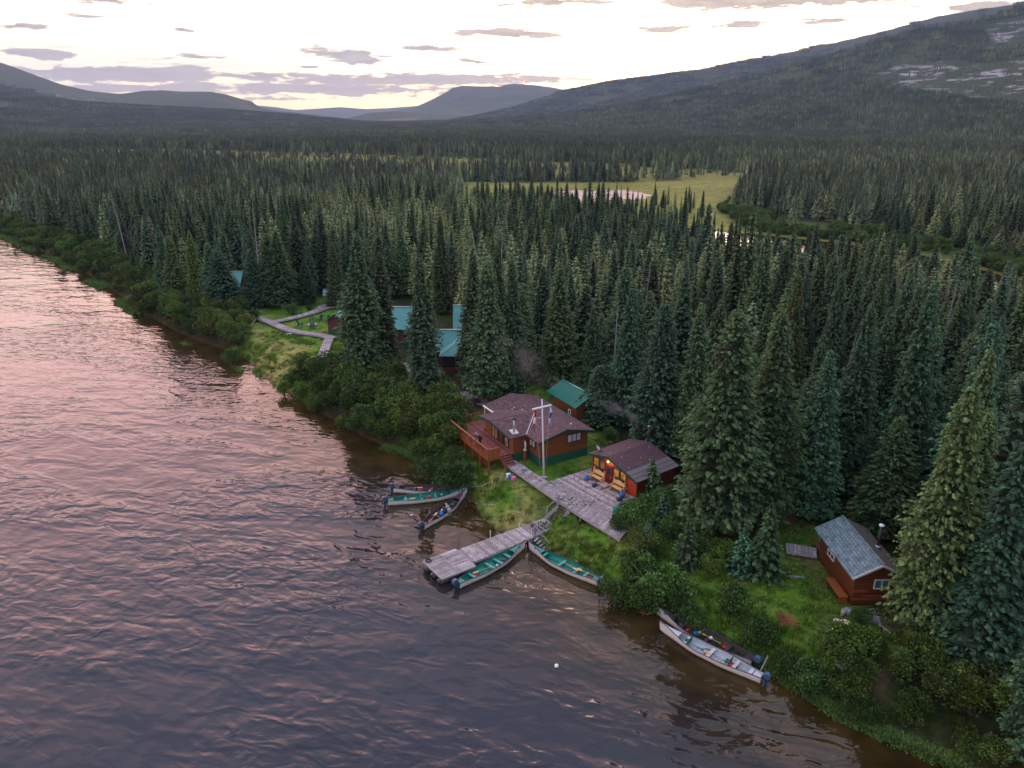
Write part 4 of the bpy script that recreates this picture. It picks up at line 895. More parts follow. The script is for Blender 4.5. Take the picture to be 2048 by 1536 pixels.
FILL = [([(560, 792), (580, 780), (620, 768), (655, 762), (690, 758), (740, 764), (790, 800), (850, 806), (872, 830), (890, 870), (920, 900), (945, 930), (905, 945), (868, 925), (820, 908), (760, 890), (700, 862), (640, 826), (590, 800)], 2.15, (1.9, 3.2), 'green willow in the shore thicket left of the lodge', 'willows of the shore thicket left of the lodge'),
 ([(1215, 1175), (1262, 1150), (1330, 1130), (1400, 1180), (1400, 1225), (1560, 1290), (1590, 1300), (1590, 1345), (1548, 1330), (1500, 1305), (1420, 1270), (1310, 1208)], 2.3, (1.4, 2.2), 'leafy bush on the bank beside the moored canoes', 'bushes of the bank thicket beside the moored canoes'),
 ([(1560, 1322), (1640, 1335), (1720, 1355), (1800, 1345), (1880, 1345), (1960, 1375), (2060, 1400), (2160, 1480), (2200, 1660), (2060, 1590), (1945, 1538), (1850, 1500), (1760, 1462), (1680, 1424), (1600, 1372), (1556, 1338)], 1.65, (1.5, 2.5), 'dark bush in the lower right shore thicket', 'bushes of the lower right shore thicket'),
 ([(0, 466), (0, 440), (80, 455), (160, 490), (240, 520), (300, 560), (380, 606), (430, 622), (478, 640), (505, 690), (500, 716), (450, 700), (400, 684), (350, 662), (300, 632), (245, 594), (200, 562), (130, 522), (60, 492)], 3.0, (2., 3.4), 'olive willow in the left shore thicket', 'willows along the left shore')]
SEC = [(120, ', left end'), (240, ', below the first tall spruces'), (360, ', below the dead brown branches'), (440, ', below the dense blue spruce'), (520, ', beside the far lawn'), (640, ', next to the yellow slope'), (760, ', under the tallest shore spruce'), (860, ', below the bare-trunked spruce'), (1000, ', next to the deck'), (1400, ', bow end'), (1600, ', stern end'), (1760, ', below the stumps'), (1900, ', below the olive-topped spruce'), (9999, ', near the right edge')]
for poly, sp, (h0, h1), lab, grp in FILL:
    GAP = pxpoly([(503, 655), (560, 668), (620, 672), (652, 690), (652, 740), (620, 748), (592, 762), (560, 768), (540, 780), (505, 746), (492, 715)], .9); W = pxpoly(poly, .9); mn = W.min(0); mx = W.max(0); R = np.random.default_rng(len(poly)); pts = []
    for a in np.arange(mn[0], mx[0], sp):
        for b in np.arange(mn[1], mx[1], sp): pts.append((a + R.uniform(-.45, .45) * sp, b + R.uniform(-.45, .45) * sp))
    pts = np.array(pts); dd = sdist(W, pts[:, 0], pts[:, 1]); ds_ = sdist(LAKE, pts[:, 0], pts[:, 1])
    for (a, b), d_, e_ in zip(pts, dd, ds_):
        if d_ < 1.9 and sdist(GAP, np.array([a]), np.array([b]))[0] > .3 and e_ > (-.2 if 'moored' not in lab else 2.0) and all(math.hypot(a - u, b - v) > k_ for u, v, k_ in placed):
            h_ = R.uniform(h0, h1) * (.8 if e_ < 1.5 else 1); c0 = R.uniform(.75, 1.2)
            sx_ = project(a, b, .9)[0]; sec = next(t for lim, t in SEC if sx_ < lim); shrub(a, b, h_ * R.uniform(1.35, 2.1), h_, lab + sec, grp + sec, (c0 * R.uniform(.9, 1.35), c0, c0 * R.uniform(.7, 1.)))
print('shrubs', shrub_n)
# far thicket along the slough and undergrowth at the wood's edge: too many to count
tp = []; R = np.random.default_rng(77)
sw = THICK; mn = sw.min(0); mx = sw.max(0)
q = R.uniform(mn, mx, (4600, 2)); q = q[fbm(q[:, 0], q[:, 1], 9, 3) > .42]; q = q[(sdist(sw, q[:, 0], q[:, 1]) < 0)]; 
edge = R.uniform((-120, 110), (150, 320), (9000, 2)); de = sdist(MEADOW, edge[:, 0], edge[:, 1]); edge = edge[(de > 0) & (de < 5) & (sdist(SLOUGH, edge[:, 0], edge[:, 1]) > 1)]
wood = R.uniform((-60, 40), (70, 120), (9000, 2)); wpx, wpy = project(wood[:, 0], wood[:, 1], np.full(len(wood), G)); fe = np.interp(wpx, FE[:, 0], FE[:, 1]); wood = wood[(wpx > 440) & (wpy < fe + 4) & (wpy > fe - 90) & (R.random(len(wood)) < .22)]
wood = wood[[all(math.hypot(a - hx, b - hy) > hr for hx, hy, hr in HUTS) for a, b in wood]]
for arr, (a0, a1) in ((q, (.8, 3.0)), (edge, (.7, 1.8)), (wood, (.5, 1.3))):
    zz = land(arr[:, 0], arr[:, 1])
    for (a, b), z_ in zip(arr, zz): h_ = R.uniform(a0, a1); tp.append((a, b, z_ - .1, h_ * .85, h_, R.integers(0, 5)))
instancer('shrub_thicket', 'far bushes along the slough and undergrowth at the wood edge', 'undergrowth', tp, src([s_[0] for s_ in SHR], 'thicket'))
# grass tufts on the lawns and banks
def tuft_mesh(seed, n=22):
    r = np.random.default_rng(seed); a = r.uniform(0, 6.28, n); rad = r.uniform(0, .30, n); b = np.stack([np.cos(a) * rad, np.sin(a) * rad, np.full(n, -.02)], -1); e = r.uniform(.7, 1.4, n); a2 = r.uniform(0, 6.28, n)
    ax = np.stack([np.cos(a2) * np.cos(e), np.sin(a2) * np.cos(e), np.sin(e)], -1); sd_ = np.stack([-np.sin(a2), np.cos(a2), a2 * 0], -1)
    q = quads(b, ax, sd_, r.uniform(.12, .34, n), np.full(n, .05)); return np_mesh('grass_tuft', q.reshape(-1, 3), np.arange(n * 4).reshape(-1, 4), M['grass'], {'tip': ('FACE', 'FLOAT', r.uniform(.1, .9, n))})
M['grass'] = leaf_mat('grass_blades', (.050, .110, .014), (.14, .25, .035), (1.5, 1.1, .8), .8)
q = R.uniform((-42, 30), (32, 115), (42000, 2)); e_ = sdist(LAKE, q[:, 0], q[:, 1]); l_ = sdist(LAWN, q[:, 0], q[:, 1]); q = q[(e_ > .1) & (l_ < 1.5) & ((e_ < 4.5) | (fbm(q[:, 0], q[:, 1], 3.2, 3) > .53) | (R.random(len(q)) < .12))]
for d_ in DRY: q = q[(sdist(d_, q[:, 0], q[:, 1]) > 0) | (R.random(len(q)) < .35)]
KEEP_OFF = [pxpoly(p_, PAT) for p_ in ([(1010, 925), (1032, 915), (1100, 962), (1190, 932), (1280, 1000), (1225, 1045), (1258, 1060), (1240, 1082), (1150, 1025), (1110, 1000)], [(880, 850), (935, 810), (1000, 800), (1190, 850), (1185, 915), (1085, 935), (1000, 915)], [(1620, 1100), (1760, 1100), (1810, 1200), (1700, 1215)])]
for k_ in KEEP_OFF: q = q[sdist(k_, q[:, 0], q[:, 1]) > .1]
zz = land(q[:, 0], q[:, 1]); edge_ = sdist(LAKE, q[:, 0], q[:, 1])
tp = [(a, b, z_, s_, s_ * (1.6 if d_ < 2.5 else .8), i % 3) for i, ((a, b), z_, s_, d_) in enumerate(zip(q, zz, R.uniform(.7, 1.4, len(q)), edge_))]
print('tufts', len(tp)); instancer('grass', 'short rough grass of the lawns with longer blades along the bank', 'grass', tp, src([tuft_mesh(i) for i in range(3)], 'tuft'))
# pale reeds in the shallows at the left shore
rp = []
for i in range(11000):
    j = int(R.uniform(0, 1) ** 1.1 * 38); a_, b_ = SHORE[2 + j], SHORE[3 + j]; u = R.random(); c_ = a_ + (b_ - a_) * u; n_ = np.array([-(b_ - a_)[1], (b_ - a_)[0]]); n_ = n_ / np.linalg.norm(n_)
    s_ = c_ + n_ * R.uniform(-2.4, .4)
    if j > 9: s_ = c_ + n_ * R.uniform(-.5, .7)
    if fbm(np.array([s_[0]]), np.array([s_[1]]), 14, 2)[0] > (.40 if j < 5 else .54 if j < 10 else .42): rp.append((s_[0], s_[1], -.05, 1.8, 2.3 if j < 6 else 1.3, i % 3))
M['grass'] = leaf_mat('sedge_blades', (.06, .12, .025), (.16, .27, .07), (1.2, 1.1, .8), .8)
instancer('reeds', 'light green sedge standing in the shallows along the left shore', 'reeds', rp, src([tuft_mesh(9 + i, 26) for i in range(3)], 'reed'))

# ------------------------------------------------------------------ buildings
def gable_frame(name, label, fit, cat='cabin'):
    return thing(name, label, cat, (fit[0] * K, fit[1] * K, 0), fit[2])
def slab(b, p, th=.10): b.prism(p, (0, 0, -th))
def ribs(b, r0, r1, e0, e1, n, w_=.05, h=.04):     # ribs run from ridge to eave
    r0, r1, e0, e1 = [Vector(q) for q in (r0, r1, e0, e1)]
    for i in range(n + 1):
        t = i / n; a = r0.lerp(r1, t); c = e0.lerp(e1, t); up = Vector((0, 0, h / 2)); b.bar(a + up, c + up, w_, h)
def window(parent, c, n, wd, ht, mpane, mframe, k=K, mull=1, fr=.09, name='window'):
    """c centre on the wall, n outward axis ('-a','+a','+b','-b')"""
    ax = {'-a': (-1, 0), '+a': (1, 0), '+b': (0, 1), '-b': (0, -1)}[n]; tx = (-ax[1], ax[0])
    f = MB(k); L_ = lambda u, v, o_: (c[0] + tx[0] * u + ax[0] * o_, c[1] + tx[1] * u + ax[1] * o_, c[2] + v)
    def bx(u, v, du, dv_, o_, do): 
        d_ = (abs(tx[0]) * du + abs(ax[0]) * do, abs(tx[1]) * du + abs(ax[1]) * do, dv_); f.box(L_(u, v, o_), d_)
    bx(0, ht / 2 + fr / 2, wd + 2 * fr, fr, .03, .07); bx(0, -ht / 2 - fr / 2, wd + 2 * fr, fr, .03, .07)
    bx(-wd / 2 - fr / 2, 0, fr, ht, .03, .07); bx(wd / 2 + fr / 2, 0, fr, ht, .03, .07)
    for i in range(1, mull): bx(-wd / 2 + wd * i / mull, 0, fr * .7, ht, .03, .06)
    w_ = f.build(name, mframe, parent)
    g_ = MB(k); d_ = (abs(tx[0]) * wd + abs(ax[0]) * .02, abs(tx[1]) * wd + abs(ax[1]) * .02, ht); g_.box(L_(0, 0, .012), d_); g_.build('pane', mpane, w_); return w_
def house_walls(b, x0, x1, y0, y1, zb, ze_, ridge_y, zr_, slope_under=.12):
    """box with gables at x0 and x1; ridge along x"""
    for x in ((x0, x0 + .12), (x1 - .12, x1)):
        b.prism([(x[0], y0, zb), (x[0], y1, zb), (x[0], y1, ze_), (x[0], ridge_y, zr_), (x[0], y0, ze_)], (x[1] - x[0], 0, 0))
    b.box(((x0 + x1) / 2, y0 + .06, (zb + ze_) / 2), (x1 - x0 - .25, .12, ze_ - zb)); b.box(((x0 + x1) / 2, y1 - .06, (zb + ze_) / 2), (x1 - x0 - .25, .12, ze_ - zb))

# --- the lodge
GL = G / K                                   # ground in fitted units
LF = (4.76, 59.24, 2.08); L_, W_, ze, zr, ov = 10.13, 5.77, 4.08, 4.78, .45
lodge = gable_frame('log_lodge', 'large cedar lodge with purple-brown cross-gabled roof, green skirting and a long red-brown deck', LF, 'lodge')
b = MB(K); h2 = W_ / 2
yl, yr = h2 - ov, -h2 + ov
house_walls(b, ov, L_ - ov, yr, yl, 2.32, ze - .02, 0, zr - .14)
wb, wa0, wa1, wap = 3.98, 2.45, 7.6, 4.95    # wing: end wall b, sides a
b.prism([(wa0, wb, 2.32), (wa1, wb, 2.32), (wa1, wb, ze - .02), (wap, wb, zr - .16), (wa0, wb, ze - .02)], (0, -.12, 0))
b.box((wa0 + .06, (wb + yl) / 2 - .06, (2.32 + ze) / 2), (.12, wb - yl - .12, ze - 2.34)); b.box((wa1 - .06, (wb + yl) / 2 - .06, (2.32 + ze) / 2), (.12, wb - yl - .12, ze - 2.34))
b.build('wall', M['siding'], lodge)
b = MB(K); b.box(((L_) / 2, (yl + yr) / 2, (GL - .4 + 2.34) / 2), (L_ - 2 * ov + .04, yl - yr + .04, 2.34 - GL + .4)); b.box(((wa0 + wa1) / 2, (yl + wb) / 2, (GL - .4 + 2.335) / 2), (wa1 - wa0 + .04, wb - yl + .04, 2.335 - GL + .4)); b.build('skirting', M['skirt'], lodge)
b = MB(K); slab(b, [(0, 0, zr), (L_, 0, zr), (L_, -h2, ze), (0, -h2, ze)]); slab(b, [(0, 0, zr), (0, h2, ze), (L_, h2, ze), (L_, 0, zr)]); roof = b.build('roof', M['shingle'], lodge)
b = MB(K); wt = 4.47
slab(b, [(wap, wt + .45, zr), (wap, .25, zr), (2.02, h2 + .02, ze), (2.02, wt, ze)]); slab(b, [(wap, wt + .45, zr), (8.05, wt, ze), (8.05, h2 + .02, ze), (wap, .25, zr)]); b.build('wing_roof', M['shingle_w'], roof)
for a_ in (-.03, L_ + .03):
    b = MB(K)
    for s_ in (-1, 1): b.bar((a_, 0, zr - .12), (a_, s_ * h2, ze - .12), .06, .20)
    b.build('fascia', M['trim'], lodge)
b = MB(K); b.bar((wap, wt + .48, zr - .12), (2.0, wt + .03, ze - .12), .06, .20); b.bar((wap, wt + .48, zr - .12), (8.07, wt + .03, ze - .12), .06, .20); b.build('fascia', M['trim'], lodge)
b = MB(K); b.bar((wap - .1, .35, zr + .03), (2.02, h2 + .02, ze + .03), .07, .03); b.build('valley_flashing', M['steel'], roof)
b = MB(K); b.bar((wap + .5, .9, zr - .08), (8.1, h2 - .02, ze + .04), .05, .03); b.build('valley_flashing', M['steel'], roof)
b = MB(K); b.bar((8.1, h2 + .06, ze - .04), (10.15, h2 + .06, ze - .04), .12, .10); b.bar((9.9, h2, ze - .08), (9.9, h2, GL + .1), .06, .06); b.build('gutter', M['white'], lodge)
wn_ = window(lodge, (ov, -1.0, 3.62), '-a', 1.35, .66, M['curtain'], M['trim'], mull=3)
window(lodge, (1.75, yl, 3.3), '+b', .85, .55, M['curtain'], M['trim'], mull=2)
b = MB(K); b.box((ov - .03, -.92, 2.9), (.06, .3, .22)); b.build('vent', M['siding3'], lodge)
b = MB(K); b.box((ov - .02, 1.02, 2.9), (.04, .05, 1.1)); b.box((ov - .02, .2, 2.95), (.04, .05, 1.2)); b.build('trim_board', M['rail'], lodge)
# glazed doors on the deck side
for a0, a1, mt in ((5.2, 6.35, 'lit_dim'), (4.15, 5.05, 'glass'), (3.2, 3.95, 'lit_dim')):
    f = window(lodge, ((a0 + a1) / 2, wb, 3.33), '+b', a1 - a0 - .12, 1.35, M[mt], M['trim'], name='glazed_door', mull=2 if mt == 'lit_dim' and a0 > 4 else 1)
d_ = MB(K); d_.box((4.6, wb + .04, 3.25), (.5, .05, 1.25)); d_.build('door', M['door_red'], lodge)
st = MB(K); st.tube([(2.73, 3.72, zr - .55), (2.73, 3.72, zr + .62)], .085, 12); st = st.build('stovepipe', M['steel'], lodge, True)
c_ = MB(K); c_.tube([(2.73, 3.72, zr + .62), (2.73, 3.72, zr + .68), (2.73, 3.72, zr + .8)], [.15, .15, .12], 12); c_.build('cap', M['black_metal'], st, True)
zf = lambda a: ze + (zr - ze) * (a - 2.02) / (wap - 2.02)
c_ = MB(K); c_.prism([(2.38, 3.42, zf(2.38) + .03), (3.08, 3.42, zf(3.08) + .03), (3.08, 4.06, zf(3.08) + .03), (2.38, 4.06, zf(2.38) + .03)], (0, 0, .025)); c_.build('flashing', M['steel'], st)
# roof vents / nails seen as small white dots
for a, bb in ((7.2, 1.2), (7.0, 1.5), (1.3, -1.2), (1.5, -1.35), (6.2, .9), (3.6, .6)):
    c_ = MB(K); z_ = zr - (zr - ze) * abs(bb) / h2; c_.box((a, bb, z_ + .03), (.09, .09, .05)); c_.build('roof_patch', M['white'], roof)
# deck
dk = bpy.data.objects.new('deck', None); link(dk, lodge); dk.empty_display_size = .2
b = MB(K); da0, da1, db0, db1, dz = 2.2, 10.3, 4.0, 6.5, 2.55; R = random.Random(2)
n = 18
for i in range(n):
    y_ = db0 + (db1 - db0) * (i + .5) / n; b.box(((da0 + da1) / 2 + (.0), y_, dz - .02), (da1 - da0, (db1 - db0) / n - .015, .04), cv=R.random())
b.box(((8.1 + da1) / 2, 3.45, dz - .025), (da1 - 8.1, 1.05, .04), cv=.5)
b.build('deck_boards', M['deck'], dk)
b = MB(K)
for y_ in (4.3, 5.3, 6.4): b.box(((da0 + da1) / 2, y_, dz - .14), (da1 - da0, .07, .18))
b.box(((da0 + da1) / 2, db1 + .03, dz - .10), (da1 - da0, .05, .26)); b.box((da0 - .02, 5.95, dz - .12), (.05, 1.1, .26))
for a in np.linspace(2.4, 10.1, 6):
    for y_ in (5.3, 6.4): b.box((a, y_, (GL - .9 + dz - .2) / 2), (.13, .13, dz - .2 - GL + .9))
b.build('joists', M['rail'], dk)
b = MB(K)
for i in range(30): a_ = 2.5 + i * .26; b.box((a_, db1 - .12, dz - .62), (.10, .03, .85))
b.build('skirt_boards', M['siding3'], dk)
b = MB(K); top = dz + .85
b.bar((da0, db1 + .05, top), (da1 + .3, db1 + .05, top), .16, .05); b.bar((da0, db1 + .02, dz + .16), (da1, db1 + .02, dz + .16), .05, .08)
for a in np.linspace(da0, da1, 36):
    b.bar((a, db1 + .02, dz - .05), (a, db1 + .02, top), .045, .03)
for a in np.linspace(da0, da1, 8): b.box((a, db1 + .0, (dz + top) / 2), (.1, .09, top - dz))
b.bar((da0, db1 + .05, top), (da0, 5.5, top), .14, .05); b.bar((da1 + .3, db1, top), (da1 + .3, 5.5, top), .12, .05)
for y_ in np.linspace(5.5, db1, 3): b.box((da0, y_, (dz + top) / 2), (.09, .09, top - dz))
for z_ in (.12, .3, .48, .66): b.box((da0 - .01, 6., dz + z_), (.03, 1., .15))
b.box((da1, 6.4, (dz + top) / 2), (.09, .09, top - dz)); b.box((da1, 5.5, (dz + top) / 2), (.09, .09, top - dz + .2))
for y_ in np.linspace(5.55, 6.35, 5): b.bar((da1, y_, dz), (da1, y_, top), .04, .04)
for z_ in (.25, .5, .75): b.bar((da1, 5.5, dz + z_), (da1, 6.4, dz + z_), .04, .04)
b.bar((da1, 3.1, dz + .8), (da1, 4.6, dz + .8), .06, .05)
for y_ in (3.1, 3.6, 4.1, 4.6): b.box((da1, y_, dz + .35), (.07, .07, 1.0))
b.build('railing', M['rail'], dk)
b = MB(K); b.box((da1 - .35, 5.95, dz + .28), (.35, .95, .05)); b.box((da1 - .35, 5.6, dz + .13), (.3, .06, .26)); b.box((da1 - .35, 6.3, dz + .13), (.3, .06, .26)); b.build('deck_bench', M['rail'], dk)
b = MB(K); n = 5
for i in range(n):
    z_ = dz - (i + 1) * (dz - GL - .1) / (n + .4); b.box((da0 - .13 - i * .23, 4.9, z_), (.26, .95, .045), cv=.3 + .1 * i)
for y_ in (4.42, 5.38): b.bar((da0, y_, dz - .12), (da0 - 1.25, y_, GL - .05), .06, .2)
b.build('stairs', M['deck'], lodge)
b = MB(K); b.tube([(da0 - .05, 5.34, dz + .8), (da0 - .95, 5.34, GL + .95)], .025, 6); b.tube([(da0 - .05, 5.34, dz), (da0 - .05, 5.34, dz + .8)], .02, 6); b.tube([(da0 - .95, 5.34, GL + .1), (da0 - .95, 5.34, GL + .95)], .02, 6); b.build('handrail', M['rail'], lodge)

# --- maroon-roofed cabin with the lit porch lamp
SF = (7.69, 54.49, .65); SL, Wl, Wr, sle, sr, sre, so = 4.84, 2.26, 3.25, 3.91, 4.41, 3.44, .24
sauna = gable_frame('maroon_roofed_cabin', 'small red-brown cabin with maroon roof, lit orange lamp over its door and a smoking stovepipe', SF)
b = MB(K); x0, x1, y0, y1 = so, SL - .2, -Wr + so, Wl - so; zb = PAT / K - .02
for x in (x0, x1 - .12):
    b.prism([(x, y0, zb), (x, y1, zb), (x, y1, sle + .02), (x, 0, sr - .12), (x, y0, sre + .02)], (.12, 0, 0))
b.box(((x0 + x1) / 2, y1 - .06, (zb + sle) / 2), (x1 - x0 - .25, .12, sle - zb)); b.box(((x0 + x1) / 2 + 1.3, y0 + .06, (zb + sre) / 2), (x1 - x0 - 2.9, .12, sre - zb)); b.box((x0 + .7, y0 + .06, (zb + sre) / 2), (1.1, .12, sre - zb))
b.build('wall', M['siding2'], sauna)
b = MB(K); b.box(((x0 + x1) / 2, (y0 + y1) / 2, zb - .2), (x1 - x0 - .05, y1 - y0 - .05, .4)); b.build('foundation', M['grey_wood'], sauna)
zz_ = lambda bb: sr - (sr - sre) * (-bb) / Wr
YS = -2.02
b = MB(K); slab(b, [(0, 0, sr), (SL, 0, sr), (SL, YS, zz_(YS)), (0, YS, zz_(YS))]); slab(b, [(0, 0, sr), (0, Wl, sle), (SL, Wl, sle), (SL, 0, sr)]); rf = b.build('roof', M['shingle_s'], sauna)
b = MB(K); slab(b, [(0, YS, zz_(YS) + .012), (SL, YS, zz_(YS) + .012), (SL, -Wr, sre), (0, -Wr, sre)], .08)
for y_ in (-2.4, -2.82): b.prism([(0, y_, zz_(y_) + .02), (SL, y_, zz_(y_) + .02), (SL, y_ - .06, zz_(y_ - .06) + .02), (0, y_ - .06, zz_(y_ - .06) + .02)], (0, 0, .02))
b.build('lean_to_roof', M['roll'], rf)
b = MB(K); b.bar((-.03, 0, sr - .1), (-.03, Wl, sle - .1), .06, .18); b.bar((-.03, 0, sr - .1), (-.03, -Wr, sre - .1), .06, .18); b.build('fascia', M['trim'], sauna)
for yc, mt in ((1.52, 'lit'), (.80, 'lit_dim')): window(sauna, (so, yc, 3.33), '-a', .54, .68, M[mt], M['trim'], fr=.08)
for yc, mt in ((-.80, 'lit'), (-1.54, 'lit')): window(sauna, (so, yc, 3.20), '-a', .54, .62, M[mt], M['trim'], fr=.08)
b = MB(K); b.box((so - .03, .0, 2.76), (.06, .68, 1.66)); dr = b.build('door', M['door_red'], sauna)
b = MB(K); b.box((so - .07, .0, 3.15), (.02, .42, .6)); b.build('pane', M['glass'], dr)
b = MB(K); b.box((so - .08, -.26, 2.6), (.04, .03, .16)); b.build('handle', M['pine'], dr)
b = MB(K); b.box((so - .03, -2.50, 2.56), (.06, .80, 1.28)); dr = b.build('door', M['door_orange'], sauna); dr['label'] = 'orange-red plank door of the lean-to'
b = MB(K); b.box((so - .08, -2.5, 2.8), (.03, .24, .05)); b.build('handle', M['black_metal'], dr)
for c_, d_ in (((so - .03, -2.0, 2.75), (.06, .1, 1.6)), ((so - .03, 1.98, 2.9), (.06, .08, 1.85)), ((so - .03, -2.98, 2.6), (.08, .12, 1.3))): b = MB(K); b.box(c_, d_); b.build('corner_post', M['rail'], sauna)
bulb = MB(K); bulb.blob((so - .16, .06, 3.90), .07, 1, 0, 10, 8); bm_ = mat('glowing_bulb', lambda g, b: (b.inputs['Emission Color'].__setattr__('default_value', (1, .42, .08, 1)), b.inputs['Emission Strength'].__setattr__('default_value', 14.)))
lm_ = MB(K); lm_.box((so - .05, .06, 3.90), (.1, .1, .1)); lm_ = lm_.build('porch_lamp', M['black_metal'], sauna); bulb.build('bulb', bm_, lm_, True)
pl = bpy.data.lights.new('porch_light', 'POINT'); pl.energy = 26; pl.color = (1, .36, .07); pl.shadow_soft_size = .06; po = bpy.data.objects.new('porch_light', pl); link(po, lm_); po.location = ((so - .30) * K, .06 * K, 3.89 * K)
st = MB(K); st.tube([(4.75, .15, sr - .2), (4.75, .15, sr + 1.35)], .09, 10); st = st.build('stovepipe', M['black_metal'], sauna, True); c_ = MB(K); c_.tube([(4.75, .15, sr + 1.35), (4.75, .15, sr + 1.42)], [.13, .11], 10); c_.build('cap', M['steel'], st, True)
for i, (a, bb) in enumerate(((.7, .5), (1.0, -.5), (2.6, .3), (.6, -1.7), (2.5, -1.2), (4.2, -.5), (3.0, -1.7))):
    c_ = MB(K); z_ = sr - (sr - sle) * bb / Wl if bb > 0 else zz_(bb); c_.box((a, bb, z_ + .02), (.05, .05, .03)); c_.build('roof_patch', M['white'], rf)
# solar panel and cable box on its front eave
q = MB(K); q.box((0, 0, .22), (.06, .42, .5), ry=.5); pn = thing('solar_panel', 'small solar panel tilted on the front left corner of the maroon roof', 'solar panel', np.array((SF[0], SF[1], 0)) * K, SF[2])
q = MB(K); q.box((.62, 1.75, sle + .42), (.05, .5, .55), ry=-.45); q.build('frame', M['trim'], pn); q = MB(K); q.box((.585, 1.75, sle + .44), (.012, .38, .42), ry=-.45); q.build('cell', M['white'], pn); q = MB(K); q.bar((.62, 1.75, sle + .1), (.62, 1.75, sle + .35), .05, .05); q.build('bracket', M['steel'], pn)

# --- grey-roofed cabin on the right
CF = (22.24, 38.63, 1.58); cL, cW, ce, cr_, co = 5.9, 3.47, 3.81, 4.72, .39
cabin = gable_frame('grey_roofed_cabin', 'dark red-brown cabin with weathered grey-green shingle roof, black stovepipe and white window frames', CF)
b = MB(K); house_walls(b, co, cL - co, -cW / 2 + co, cW / 2 - co, GL - .25, ce + .02, 0, cr_ - .14); b.build('wall', M['siding3'], cabin)
b = MB(K); slab(b, [(0, 0, cr_), (0, cW / 2, ce), (cL, cW / 2, ce), (cL, 0, cr_)]); rf = b.build('roof', M['shingle_c'], cabin)
b = MB(K); slab(b, [(0, 0, cr_ - .004), (cL, 0, cr_ - .004), (cL, -cW / 2, ce), (0, -cW / 2, ce)]); b.build('mossy_slope', M['mossy'], rf)
b = MB(K); b.bar((0, 0, cr_ + .02), (cL, 0, cr_ + .02), .16, .04); b.build('ridge_cap', M['shingle_c'], rf)
b = MB(K)
for s_ in (-1, 1): b.bar((-.025, 0, cr_ - .06), (-.025, s_ * cW / 2, ce - .06), .05, .13)
b.build('fascia', M['dirty_white'], cabin)
window(cabin, (co, -.32, 3.12), '-a', .82, .55, M['teal_curtain'], M['white'], fr=.06, mull=2); window(cabin, (3.78, cW / 2 - co, 3.02), '+b', .85, .32, M['glass'], M['white'], fr=.06, mull=2)
b = MB(K); b.box((co - .02, 0, 2.05), (.05, cW - 2 * co, .16)); b.box((co - .02, .15, 2.26), (.04, 1.2, .13)); b.box((co - .02, 0.9, 2.62), (.04, .9, .2)); b.build('trim_boards', M['rail'], cabin)
st = MB(K); st.tube([(2.9, -1.1, ce + .2), (2.9, -1.1, cr_ + .95)], .085, 12); st = st.build('stovepipe', M['black_metal'], cabin, True)
c_ = MB(K); c_.tube([(2.9, -1.1, cr_ + .95), (2.9, -1.1, cr_ + 1.05)], [.15, .15], 12); c_.build('cap', M['white'], st, True); c_ = MB(K); c_.tube([(2.9, -1.1, cr_ - .56), (2.9, -1.1, cr_ - .44)], [.24, .12], 12); c_.build('flashing', M['steel'], st, True)
b = MB(K); b.box((1.5, 1.82, 2.12), (2.1, .58, .06)); b.box((.55, 1.82, 1.86), (.06, .5, .5)); b.box((2.45, 1.82, 1.86), (.06, .5, .5)); b.box((1.5, 1.6, 1.9), (2., .05, .25))
bn = thing('bench', 'long orange plank bench against the side wall of the grey-roofed cabin', 'bench', (CF[0] * K, CF[1] * K, 0), CF[2]); b.build('seat', M['rail'], bn)
b = MB(K); b.box((6.2, .6, GL + .45), (.9, 1.4, .08)); b.box((6.9, .6, GL + .25), (.5, 1.4, .07)); b.build('back_steps', M['siding3'], cabin)
b = MB(K); b.bar((3.2, -1.9, 3.0), (3.0, -4.6, 3.4), .05, .05); b.build('pole_rail', M['pine'], cabin)

# --- green-roofed shed behind the lodge
HF = (7.65, 67.0, 2.07); hL, hW, he, hr = 5.34, 3.69, 3.96, 4.9
shed = gable_frame('green_roofed_shed', 'red cedar shed with bright green metal roof behind the lodge', HF, 'shed')
b = MB(K); house_walls(b, .35, hL - .7, -hW / 2 + .3, hW / 2 - .3, GL - .1, he + .04, 0, hr - .12); b.build('wall', M['siding'], shed)
b = MB(K); slab(b, [(0, 0, hr), (0, hW / 2, he), (hL, hW / 2, he), (hL, 0, hr)], .06); slab(b, [(0, 0, hr), (hL, 0, hr), (hL, -hW / 2, he), (0, -hW / 2, he)], .06)
ribs(b, (.02, 0, hr), (hL - .02, 0, hr), (.02, hW / 2, he), (hL - .02, hW / 2, he), 24); ribs(b, (.02, 0, hr), (hL - .02, 0, hr), (.02, -hW / 2, he), (hL - .02, -hW / 2, he), 24); b.bar((0, 0, hr + .03), (hL, 0, hr + .03), .2, .04)
b.build('roof', M['metal_g'], shed); window(shed, (1.45, hW / 2 - .3, 3.05), '+b', .26, .34, M['glass'], M['white'], fr=.09)

